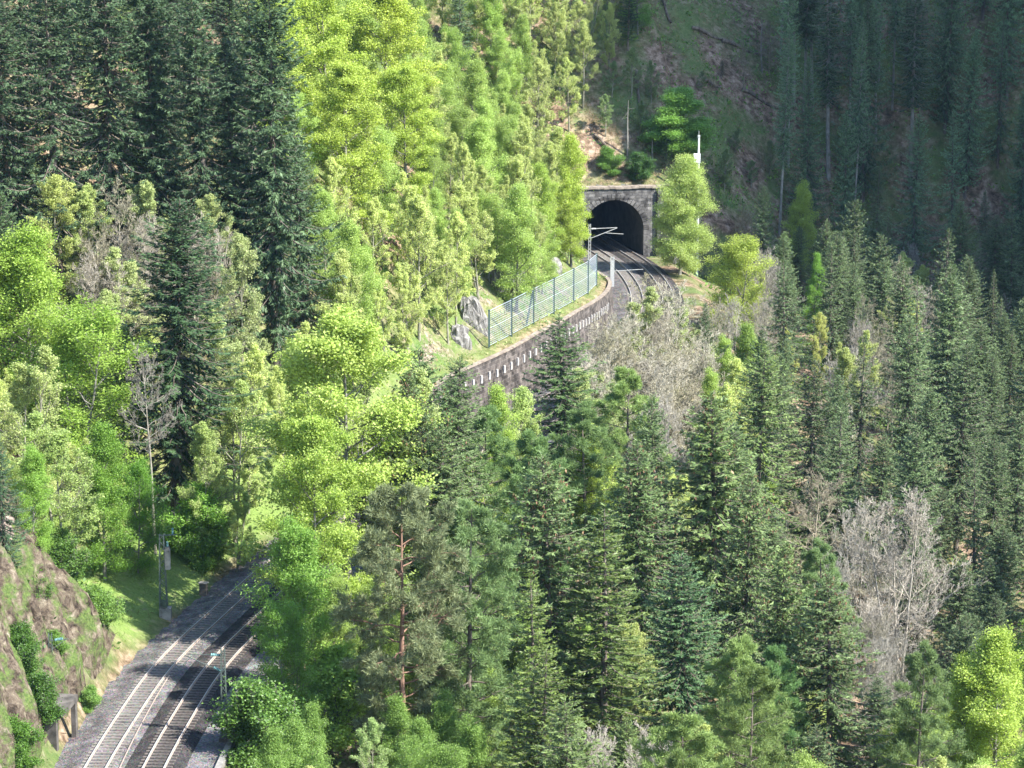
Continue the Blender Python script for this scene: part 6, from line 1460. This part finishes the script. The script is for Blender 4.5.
(36.7,207.8,'leafy',2,8.5,1.05,(1.11,1.11,1.05),5.1,'bright lime leafy tree, the only one left of the bottom right corner'),
(52.0,356.3,'light',0,11.0,0.94,(1.15,1.17,0.86),1.1,'pale airy half-leafed tree, third nearest one right of the sparse yellow tree'),
(28.4,239.4,'bare',1,13.4,0.81,(1.24,1.22,1.18),1.5,'grey twiggy bare tree, second nearest one down left from the fan-shaped bare tree'),
(20.9,187.4,'leafy',0,12.8,0.92,(0.84,0.84,0.79),0.8,'fresh green leafy tree, the only one below the cone-hung crooked spruce'),
(44.7,320.8,'bare',2,9.7,1.01,(1.13,1.11,1.07),5.2,'grey twiggy bare tree, fourth nearest one down right from the sparse yellow tree'),
(-35.4,358.9,'spruce',4,26.7,0.90,(0.66,0.76,0.76),5.2,'tall dark spruce, the only one left of the top centre beech'),
(47.4,343.3,'bare',2,13.5,0.81,(1.33,1.30,1.26),1.5,'grey twiggy bare tree, fifth nearest one right of the sparse yellow tree'),
(-8.0,403.5,'leafy',2,11.8,0.92,(0.90,0.95,0.80),2.8,'fresh green leafy tree, third nearest one right of the top centre beech'),
(55.3,385.9,'light',0,13.0,0.99,(1.13,1.15,0.84),3.3,'pale airy half-leafed tree, sixth nearest one down left from the small pointed right-edge spruce'),
(-9.7,334.7,'light',2,13.6,0.87,(1.04,1.05,0.77),2.4,'pale airy half-leafed tree, third nearest one down right from the top centre beech'),
(36.3,368.7,'spruce',4,13.1,1.08,(0.95,0.97,0.91),0.2,'short green spruce, the only one right of the bushy tree below the birch'),
(-18.9,265.1,'light',1,11.5,1.06,(1.16,1.18,0.87),1.5,'pale airy half-leafed tree, the only one up left from the big beech over the rails'),
(53.0,311.2,'spruce',3,19.4,1.27,(0.97,0.99,0.92),3.0,'mid-height green spruce, eleventh nearest one below the small pointed right-edge spruce'),
(1.5,224.4,'leafy',0,9.0,0.89,(0.90,0.90,0.85),2.0,'fresh green leafy tree, nearest one down left from the spruce with reddish cones'),
(8.2,194.9,'spruce',0,11.8,0.99,(1.55,1.53,1.15),2.6,'short light olive spruce, nearest one below the mossy silver fir'),
(-14.9,291.6,'light',0,10.4,0.93,(1.28,1.30,0.95),5.5,'pale airy half-leafed tree, the only one down right from the giant shaggy spruce'),
(-43.5,250.5,'light',0,8.7,0.93,(1.14,1.16,0.85),1.8,'pale airy half-leafed tree, the only one up left from the flat-topped left tree'),
(-43.0,216.0,'light',2,12.6,1.05,(1.16,1.18,0.86),2.4,'pale airy half-leafed tree, fourth nearest one down left from the flat-topped left tree'),
(-20.3,261.5,'leafy',0,10.7,0.87,(0.81,0.86,0.72),1.6,'fresh green leafy tree, the only one up left from the big beech over the rails'),
(23.2,216.8,'light',2,8.7,1.05,(1.08,1.10,0.80),3.4,'pale airy half-leafed tree, second nearest one down left from the cone-hung crooked spruce'),
(43.4,239.4,'spruce',0,12.6,0.98,(0.84,0.86,0.80),0.4,'short green spruce, second nearest one above the bright corner tree'),
(-16.2,304.6,'light',2,12.5,0.96,(1.02,1.04,0.76),0.1,'pale airy half-leafed tree, second nearest one right of the giant shaggy spruce'),
(48.9,328.6,'spruce',4,13.4,1.22,(0.99,1.01,0.94),6.2,'short green spruce, third nearest one right of the sparse yellow tree'),
(30.7,307.7,'spruce',4,13.2,0.92,(1.19,1.21,1.13),3.7,'short light olive spruce, nearest one down left from the sparse yellow tree'),
(46.3,377.1,'spruce',4,18.9,1.02,(0.76,0.78,0.72),3.1,'mid-height dark spruce, nearest one right of the small bright lime tree'),
(36.6,287.2,'spruce',5,21.0,1.00,(0.71,0.72,0.67),0.9,'mid-height dark spruce, nearest one down right from the sparse yellow tree'),
(-3.8,419.9,'light',2,9.3,1.07,(1.02,1.04,0.76),4.3,'pale airy half-leafed tree, sixth nearest one right of the top centre beech'),
(42.8,390.0,'spruce',2,12.7,0.80,(0.84,0.86,0.80),1.3,'short green spruce, second nearest one below the small bright lime tree'),
(54.4,289.2,'spruce',5,12.6,1.02,(1.06,1.09,1.01),6.0,'short green spruce, fifth nearest one right of the fan-shaped bare tree'),
(30.6,330.7,'bare',0,11.6,1.06,(1.36,1.33,1.29),5.9,'grey twiggy bare tree, third nearest one down right from the bushy tree below the birch'),
(38.2,229.0,'spruce',1,13.4,1.15,(0.90,0.91,0.85),2.0,'short green spruce, the only one up left from the bright corner tree'),
(57.3,392.1,'light',2,10.0,0.95,(0.95,0.97,0.71),5.2,'pale airy half-leafed tree, fifth nearest one down left from the small pointed right-edge spruce'),
(42.8,358.3,'thin_spruce',0,18.1,0.80,(0.71,0.72,0.67),2.1,'slim young spruce, second nearest one above the sparse yellow tree'),
(27.1,295.2,'light',2,9.4,0.87,(1.06,1.08,0.79),2.7,'pale airy half-leafed tree, second nearest one down left from the sparse yellow tree'),
(-10.4,416.5,'light',2,10.4,1.01,(1.09,1.11,0.81),5.0,'pale airy half-leafed tree, the only one up right from the top centre beech'),
(10.3,170.3,'larch',1,18.8,0.97,(0.98,0.97,0.73),1.0,'soft feathery larch, second nearest one down right from the mossy silver fir'),
(-2.8,210.4,'leafy',0,9.0,0.87,(0.76,0.80,0.68),6.2,'fresh green leafy tree, nearest one down right from the red-trunked pine'),
(-6.8,187.7,'leafy',1,9.0,0.89,(0.62,0.72,0.60),5.9,'deep green leafy tree, sixth nearest one below the red-trunked pine'),
(-4.8,192.3,'leafy',0,9.0,0.88,(0.62,0.72,0.60),4.7,'deep green leafy tree, fourth nearest one below the red-trunked pine'),
(-14.5,179.7,'leafy',1,9.0,1.00,(0.62,0.72,0.60),3.0,'deep green leafy tree, fourth nearest one down left from the red-trunked pine'),
(36.8,204.0,'light',2,10.1,1.04,(1.15,1.17,0.86),1.7,'pale airy half-leafed tree, nearest one left of the bottom right corner'),
(3.6,326.2,'leafy',0,8.4,0.99,(0.94,0.94,0.89),4.0,'fresh green leafy tree, nearest one above the mesh fence'),
(-13.9,317.2,'light',2,9.6,0.90,(1.01,1.03,0.75),3.6,'pale airy half-leafed tree, the only one below the top centre beech'),
(41.9,208.9,'leafy',0,10.6,1.08,(1.00,1.00,0.95),2.5,'bright lime leafy tree, the only one right of the bottom right corner'),
(14.4,415.1,'light',1,9.8,0.82,(1.10,1.12,0.82),3.5,'pale airy half-leafed tree, nearest one down left from the dark fir on the slope'),
(-13.5,183.3,'leafy',1,9.0,0.81,(0.62,0.72,0.60),2.1,'deep green leafy tree, third nearest one down left from the red-trunked pine'),
(26.2,326.0,'bare',1,10.1,0.81,(1.43,1.40,1.36),4.1,'grey twiggy bare tree, nearest one below the bushy tree below the birch'),
(-8.4,327.1,'leafy',2,10.1,0.81,(0.89,0.89,0.85),2.7,'fresh green leafy tree, seventh nearest one down right from the top centre beech'),
(49.9,390.3,'thin_spruce',1,16.9,0.93,(0.88,0.90,0.83),1.6,'slim young spruce, second nearest one right of the small bright lime tree'),
(30.5,337.0,'bare',1,9.5,1.03,(1.13,1.10,1.07),0.2,'grey twiggy bare tree, second nearest one down right from the bushy tree below the birch'),
(28.0,312.7,'leafy',1,9.4,1.07,(0.90,0.90,0.85),3.8,'fresh green leafy tree, the only one left of the sparse yellow tree'),
(19.4,275.1,'leafy',0,9.1,1.05,(0.77,0.82,0.69),0.9,'fresh green leafy tree, second nearest one above the broad olive spruce'),
(-16.2,273.9,'light',2,14.8,0.95,(1.10,1.12,0.82),5.5,'pale airy half-leafed tree, second nearest one above the big beech over the rails'),
(51.9,428.6,'high_spruce',1,29.4,0.71,(1.46,1.69,1.80),1.0,'bare-trunked shaded spruce, nearest one up right from the long-trunked spruce'),
(-8.1,307.8,'leafy',1,8.4,0.90,(1.10,1.10,1.05),5.9,'bright lime leafy tree, fourth nearest one up left from the mesh fence'),
(0.4,320.1,'leafy',0,9.0,0.93,(1.05,1.05,0.99),2.3,'bright lime leafy tree, second nearest one above the mesh fence'),
(5.0,404.1,'light',1,12.5,0.80,(0.97,0.99,0.72),2.0,'pale airy half-leafed tree, fourth nearest one down left from the dark fir on the slope'),
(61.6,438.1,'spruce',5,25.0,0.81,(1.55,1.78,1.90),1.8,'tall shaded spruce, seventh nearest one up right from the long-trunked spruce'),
(16.8,260.7,'light',2,9.4,1.00,(1.05,1.07,0.78),0.8,'pale airy half-leafed tree, nearest one left of the broad olive spruce'),
(-15.6,176.1,'leafy',1,9.0,0.87,(0.62,0.72,0.60),2.0,'deep green leafy tree, fifth nearest one down left from the red-trunked pine'),
(-21.0,325.6,'beech',1,15.8,0.92,(0.92,0.92,0.87),0.9,'fresh green beech, third nearest one left of the top centre beech'),
(24.5,272.0,'light',0,11.8,0.90,(1.06,1.07,0.79),1.5,'pale airy half-leafed tree, the only one up right from the broad olive spruce'),
(3.7,398.3,'light',0,14.3,0.99,(1.02,1.04,0.76),2.8,'pale airy half-leafed tree, fifth nearest one down left from the dark fir on the slope'),
(35.6,254.2,'bare',1,9.8,1.05,(1.32,1.29,1.25),2.3,'grey twiggy bare tree, the only one below the fan-shaped bare tree'),
(16.9,191.4,'larch',0,19.6,0.94,(1.01,0.99,0.75),2.9,'soft feathery larch, the only one down left from the cone-hung crooked spruce'),
(48.1,348.5,'light',1,12.7,0.97,(1.04,1.05,0.77),3.6,'pale airy half-leafed tree, second nearest one right of the sparse yellow tree'),
(-14.1,300.9,'leafy',2,13.1,0.86,(1.10,1.10,1.05),2.0,'bright lime leafy tree, the only one right of the giant shaggy spruce'),
(-1.7,344.7,'leafy',2,10.9,1.00,(0.99,0.99,0.94),5.7,'bright lime leafy tree, tenth nearest one down right from the top centre beech'),
(-9.5,357.2,'light',1,12.9,0.89,(1.19,1.21,0.89),0.3,'pale airy half-leafed tree, second nearest one down right from the top centre beech'),
(17.6,267.0,'bare',2,11.0,0.89,(1.31,1.29,1.25),3.0,'grey twiggy bare tree, nearest one up left from the broad olive spruce'),
(28.0,228.8,'bare',2,9.2,0.89,(1.26,1.23,1.19),5.4,'grey twiggy bare tree, the only one down right from the cone-hung crooked spruce'),
(-4.8,203.6,'leafy',1,9.0,0.87,(0.90,0.90,0.86),0.8,'fresh green leafy tree, third nearest one below the red-trunked pine'),
(43.4,272.7,'spruce',1,12.6,1.12,(0.78,0.80,0.74),5.6,'short dark spruce, nearest one up right from the fan-shaped bare tree'),
(-5.7,317.7,'light',2,11.9,0.82,(1.18,1.20,0.88),0.1,'pale airy half-leafed tree, eighth nearest one down right from the top centre beech'),
(29.2,245.5,'bare',2,9.8,0.99,(1.18,1.15,1.12),0.5,'grey twiggy bare tree, third nearest one down left from the fan-shaped bare tree'),
(-6.7,182.0,'leafy',2,9.0,0.80,(0.62,0.72,0.60),1.5,'deep green leafy tree, seventh nearest one below the red-trunked pine'),
(-22.2,318.0,'beech',1,14.7,0.87,(0.89,0.89,0.85),2.4,'fresh green beech, fourth nearest one left of the top centre beech'),
(2.5,364.3,'light',1,9.0,1.06,(1.20,1.22,0.89),5.0,'pale airy half-leafed tree, fourth nearest one up left from the tunnel mouth'),
(74.5,426.8,'spruce',5,23.3,0.73,(0.97,1.12,1.19),2.8,'mid-height shaded spruce, second nearest one below the top right corner'),
(-5.2,342.0,'light',2,10.0,0.97,(1.04,1.06,0.77),1.7,'pale airy half-leafed tree, fifth nearest one down right from the top centre beech'),
(43.2,313.4,'bare',0,9.2,0.84,(1.18,1.15,1.12),2.2,'grey twiggy bare tree, fifth nearest one down right from the sparse yellow tree'),
(-2.1,406.0,'leafy',0,10.1,0.96,(1.07,1.07,1.02),4.4,'bright lime leafy tree, seventh nearest one right of the top centre beech'),
(55.6,372.7,'bare',1,11.0,1.08,(1.32,1.29,1.25),0.4,'grey twiggy bare tree, fifth nearest one down left from the small pointed right-edge spruce'),
(-8.7,216.5,'leafy',0,9.0,0.84,(1.11,1.11,1.06),2.7,'bright lime leafy tree, nearest one down left from the red-trunked pine'),
(0.5,313.5,'leafy',1,13.1,1.00,(1.06,1.06,1.01),2.5,'bright lime leafy tree, third nearest one above the mesh fence'),
(71.9,400.9,'spruce',4,13.6,0.99,(1.04,1.07,0.99),4.6,'short green spruce, second nearest one below the small pointed right-edge spruce'),
(25.7,277.8,'leafy',1,8.4,0.83,(1.11,1.11,1.05),0.8,'bright lime leafy tree, the only one up right from the broad olive spruce'),
(-3.2,321.9,'light',0,9.7,1.07,(1.08,1.10,0.80),4.5,'pale airy half-leafed tree, fifth nearest one up left from the mesh fence'),
(16.7,199.2,'larch',0,19.0,1.07,(1.33,1.31,0.99),4.3,'soft feathery larch, the only one left of the cone-hung crooked spruce'),
(41.9,421.5,'high_spruce',1,34.7,0.64,(1.37,1.58,1.68),0.5,'bare-trunked shaded spruce, nearest one up left from the long-trunked spruce'),
(32.2,239.1,'bare',1,10.2,0.80,(1.17,1.15,1.11),0.7,'grey twiggy bare tree, nearest one up right from the cone-hung crooked spruce'),
(37.9,386.4,'spruce',4,11.8,1.11,(1.24,1.30,1.07),4.0,'short light olive spruce, the only one down left from the small bright lime tree'),
(-1.7,247.2,'light',0,9.7,1.04,(1.16,1.18,0.87),3.5,'pale airy half-leafed tree, the only one up left from the spruce with reddish cones'),
(0.1,419.5,'leafy',1,9.0,1.07,(1.09,1.09,1.04),0.4,'bright lime leafy tree, second nearest one left of the dark fir on the slope'),
(-37.6,216.2,'leafy',1,8.7,1.04,(0.91,0.91,0.86),4.8,'fresh green leafy tree, the only one above the rock cliff'),
(-34.0,279.3,'spruce',3,15.0,0.84,(0.66,0.76,0.76),3.5,'short dark spruce, the only one right of the pointed grey-green spruce'),
(43.5,340.7,'bare',2,9.7,0.87,(1.23,1.20,1.16),5.2,'grey twiggy bare tree, second nearest one right of the sparse yellow tree'),
(17.4,252.0,'bare',0,9.6,0.95,(1.38,1.36,1.31),3.9,'grey twiggy bare tree, nearest one down left from the broad olive spruce'),
(10.4,408.3,'light',2,12.3,0.87,(1.04,1.06,0.78),2.5,'pale airy half-leafed tree, second nearest one down left from the dark fir on the slope'),
(5.6,215.0,'light',2,8.7,0.96,(0.97,0.99,0.73),4.3,'pale airy half-leafed tree, the only one down left from the mossy silver fir'),
(-6.9,295.5,'light',0,10.0,0.90,(1.06,1.08,0.79),1.4,'pale airy half-leafed tree, the only one left of the mesh fence'),
(-40.6,219.9,'leafy',2,8.1,0.91,(0.82,0.82,0.78),3.5,'fresh green leafy tree, the only one down left from the flat-topped left tree'),
(-39.7,231.4,'light',0,9.7,0.88,(1.11,1.13,0.83),3.6,'pale airy half-leafed tree, second nearest one down left from the flat-topped left tree'),
(-1.8,357.4,'light',1,11.4,0.82,(0.97,0.98,0.72),6.1,'pale airy half-leafed tree, seventh nearest one down right from the top centre beech'),
(28.7,289.0,'spruce',0,15.2,0.78,(0.70,0.72,0.67),3.4,'short dark spruce, third nearest one down left from the sparse yellow tree'),
(34.2,371.9,'bare',1,9.6,0.84,(1.17,1.14,1.11),0.5,'grey twiggy bare tree, nearest one right of the bushy tree below the birch'),
(31.9,353.1,'light',0,9.8,0.82,(1.09,1.11,0.81),1.9,'pale airy half-leafed tree, the only one down right from the bushy tree below the birch'),
(1.8,190.2,'fir',1,22.3,1.01,(1.41,1.39,1.04),0.1,'dense silver fir, the only one left of the mossy silver fir'),
(13.9,267.0,'light',1,9.5,0.85,(1.27,1.30,0.95),5.3,'pale airy half-leafed tree, the only one up left from the broad olive spruce'),
(-35.5,232.2,'light',1,9.2,0.94,(1.08,1.10,0.80),2.4,'pale airy half-leafed tree, nearest one down left from the pale-trunked bare tree'),
(76.3,411.9,'spruce',3,15.3,1.10,(1.24,1.30,1.08),6.3,'short shaded spruce, nearest one down right from the small pointed right-edge spruce'),
(42.1,352.1,'spruce',0,18.7,1.10,(1.03,1.05,0.98),0.8,'mid-height green spruce, the only one above the sparse yellow tree'),
(59.4,376.4,'bare',0,13.2,0.84,(1.14,1.12,1.08),6.0,'grey twiggy bare tree, second nearest one down left from the small pointed right-edge spruce'),
(21.9,294.8,'leafy',0,9.6,0.82,(1.07,1.07,1.02),1.3,'bright lime leafy tree, the only one down right from the pale thicket tree'),
(41.6,251.0,'spruce',1,13.7,1.20,(1.04,1.06,0.99),5.5,'short green spruce, second nearest one down right from the fan-shaped bare tree'),
(-9.4,315.3,'leafy',2,8.9,0.96,(0.83,0.83,0.79),5.7,'fresh green leafy tree, second nearest one below the top centre beech'),
(-13.0,284.1,'light',1,9.2,0.80,(1.29,1.32,0.96),2.6,'pale airy half-leafed tree, nearest one above the big beech over the rails'),
(24.9,302.3,'light',2,9.5,0.92,(1.03,1.05,0.77),1.7,'pale airy half-leafed tree, third nearest one down left from the sparse yellow tree'),
(-0.3,213.1,'leafy',2,9.0,0.89,(0.83,0.83,0.79),5.1,'fresh green leafy tree, nearest one down left from the mossy silver fir'),
(40.9,315.8,'bare',0,9.2,0.97,(1.20,1.18,1.14),6.1,'grey twiggy bare tree, third nearest one down right from the sparse yellow tree'),
(31.8,265.2,'thin_spruce',1,18.8,1.15,(1.10,1.12,1.04),2.0,'slim young spruce, the only one up left from the fan-shaped bare tree'),
(-44.1,233.6,'light',0,8.8,0.96,(1.33,1.35,0.99),3.9,'pale airy half-leafed tree, third nearest one down left from the flat-topped left tree'),
(63.3,356.7,'thin_spruce',1,14.3,0.82,(1.07,1.09,1.01),0.7,'slim young spruce, third nearest one below the small pointed right-edge spruce'),
(-3.4,338.3,'light',1,10.3,0.98,(0.97,0.98,0.72),2.9,'pale airy half-leafed tree, tenth nearest one up left from the tunnel mouth'),
(-27.8,333.9,'beech',0,18.3,0.84,(1.11,1.11,1.05),5.9,'bright lime beech, sixth nearest one left of the top centre beech'),
(-44.7,259.5,'leafy',1,8.7,0.98,(0.76,0.76,0.72),1.8,'fresh green leafy tree, nearest one up left from the flat-topped left tree'),
(31.2,213.9,'light',2,11.0,0.98,(1.13,1.15,0.84),1.9,'pale airy half-leafed tree, the only one down right from the cone-hung crooked spruce'),
(-0.7,234.1,'leafy',1,12.1,0.82,(1.08,1.08,1.02),4.1,'bright lime leafy tree, the only one up left from the spruce with reddish cones'),
(5.5,220.7,'leafy',0,8.1,1.04,(1.04,1.04,0.99),0.4,'bright lime leafy tree, the only one left of the mossy silver fir'),
(-15.2,171.9,'leafy',1,9.0,0.81,(0.62,0.72,0.60),0.9,'deep green leafy tree, sixth nearest one down left from the red-trunked pine'),
(6.3,416.6,'light',1,10.8,1.06,(1.10,1.12,0.82),0.8,'pale airy half-leafed tree, sixth nearest one left of the dark fir on the slope'),
(18.9,421.9,'leafy',0,10.6,0.98,(0.55,0.75,0.60),0.2,'deep green leafy tree, the only one up right from the dark fir on the slope'),
(51.3,415.7,'high_spruce',0,34.2,0.60,(1.14,1.32,1.41),4.8,'bare-trunked shaded spruce, the only one down right from the long-trunked spruce'),
(39.9,323.6,'light',1,9.9,0.81,(0.94,0.95,0.70),1.8,'pale airy half-leafed tree, nearest one down right from the sparse yellow tree'),
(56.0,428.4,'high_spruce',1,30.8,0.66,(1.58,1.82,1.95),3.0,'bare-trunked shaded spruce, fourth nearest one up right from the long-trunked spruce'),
(41.2,212.4,'leafy',0,9.0,0.80,(0.95,0.95,0.91),4.1,'bright lime leafy tree, the only one up right from the bottom right corner'),
(-23.0,294.7,'beech',0,14.1,0.85,(1.14,1.14,1.08),5.2,'bright lime beech, nearest one up right from the giant shaggy spruce'),
(1.2,250.0,'spruce',3,12.0,1.01,(1.35,1.33,1.00),1.0,'short light olive spruce, second nearest one above the spruce with reddish cones'),
(-21.6,257.7,'light',2,11.0,0.82,(1.29,1.31,0.96),1.8,'pale airy half-leafed tree, the only one left of the big beech over the rails'),
(10.2,219.2,'light',1,10.1,1.02,(1.03,1.05,0.77),0.5,'pale airy half-leafed tree, second nearest one down right from the mossy silver fir'),
(39.9,343.3,'thin_spruce',1,17.9,0.77,(0.95,0.97,0.91),1.9,'slim young spruce, nearest one above the sparse yellow tree'),
]
NAME = dict(spruce='spruce_tree', cone_spruce='spruce_tree', big_spruce='spruce_tree', high_spruce='spruce_tree', thin_spruce='young_spruce', fir='fir_tree', pine='pine_tree',
            larch='larch_tree', beech='beech_tree', leafy='leafy_tree', light='budding_tree', birch='birch_tree', bare='bare_tree', snag='bare_tree', shrub='shrub', bush='layered_tree')
GROUP = dict(spruce_tree='spruces of the valley forest', young_spruce='young slim spruces', fir_tree='silver firs', pine_tree='pines', larch_tree='soft feathery larches', beech_tree='bright yellow-green beeches',
             leafy_tree='fresh green leafy trees', budding_tree='half-leafed budding trees', birch_tree='birches', bare_tree='bare twiggy trees', shrub='shrubs by the railway', layered_tree='layered trees')
make_kits()
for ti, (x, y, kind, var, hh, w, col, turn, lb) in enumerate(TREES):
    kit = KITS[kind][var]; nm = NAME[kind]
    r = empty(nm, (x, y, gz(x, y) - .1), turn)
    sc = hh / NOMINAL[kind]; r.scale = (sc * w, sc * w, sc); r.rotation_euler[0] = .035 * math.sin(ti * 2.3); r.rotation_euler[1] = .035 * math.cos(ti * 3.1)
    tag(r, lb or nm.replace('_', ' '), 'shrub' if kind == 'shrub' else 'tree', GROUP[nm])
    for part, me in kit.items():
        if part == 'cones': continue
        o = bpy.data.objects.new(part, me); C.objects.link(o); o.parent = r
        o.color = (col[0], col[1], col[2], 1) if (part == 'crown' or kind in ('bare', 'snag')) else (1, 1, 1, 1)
        if part == 'crown' and 'cones' in kit:
            c = bpy.data.objects.new('cones', kit['cones']); C.objects.link(c); c.parent = o; c['kind'] = 'stuff'

# ---------------------------------------------------------------- the thin blue air between the slopes
HAZE = 0.00003
mb = MB(); mb.box(0, 340, 60, 700, 720, 520)
m, nt, out = nodes('valley_air'); v = N(nt, 'ShaderNodeVolumePrincipled'); v.inputs['Density'].default_value = HAZE
v.inputs['Color'].default_value = (.42, .68, 1.0, 1); v.inputs['Anisotropy'].default_value = .0
nt.links.new(v.outputs[0], out.inputs['Volume'])
tag(mb.build('haze', m), kind='stuff')
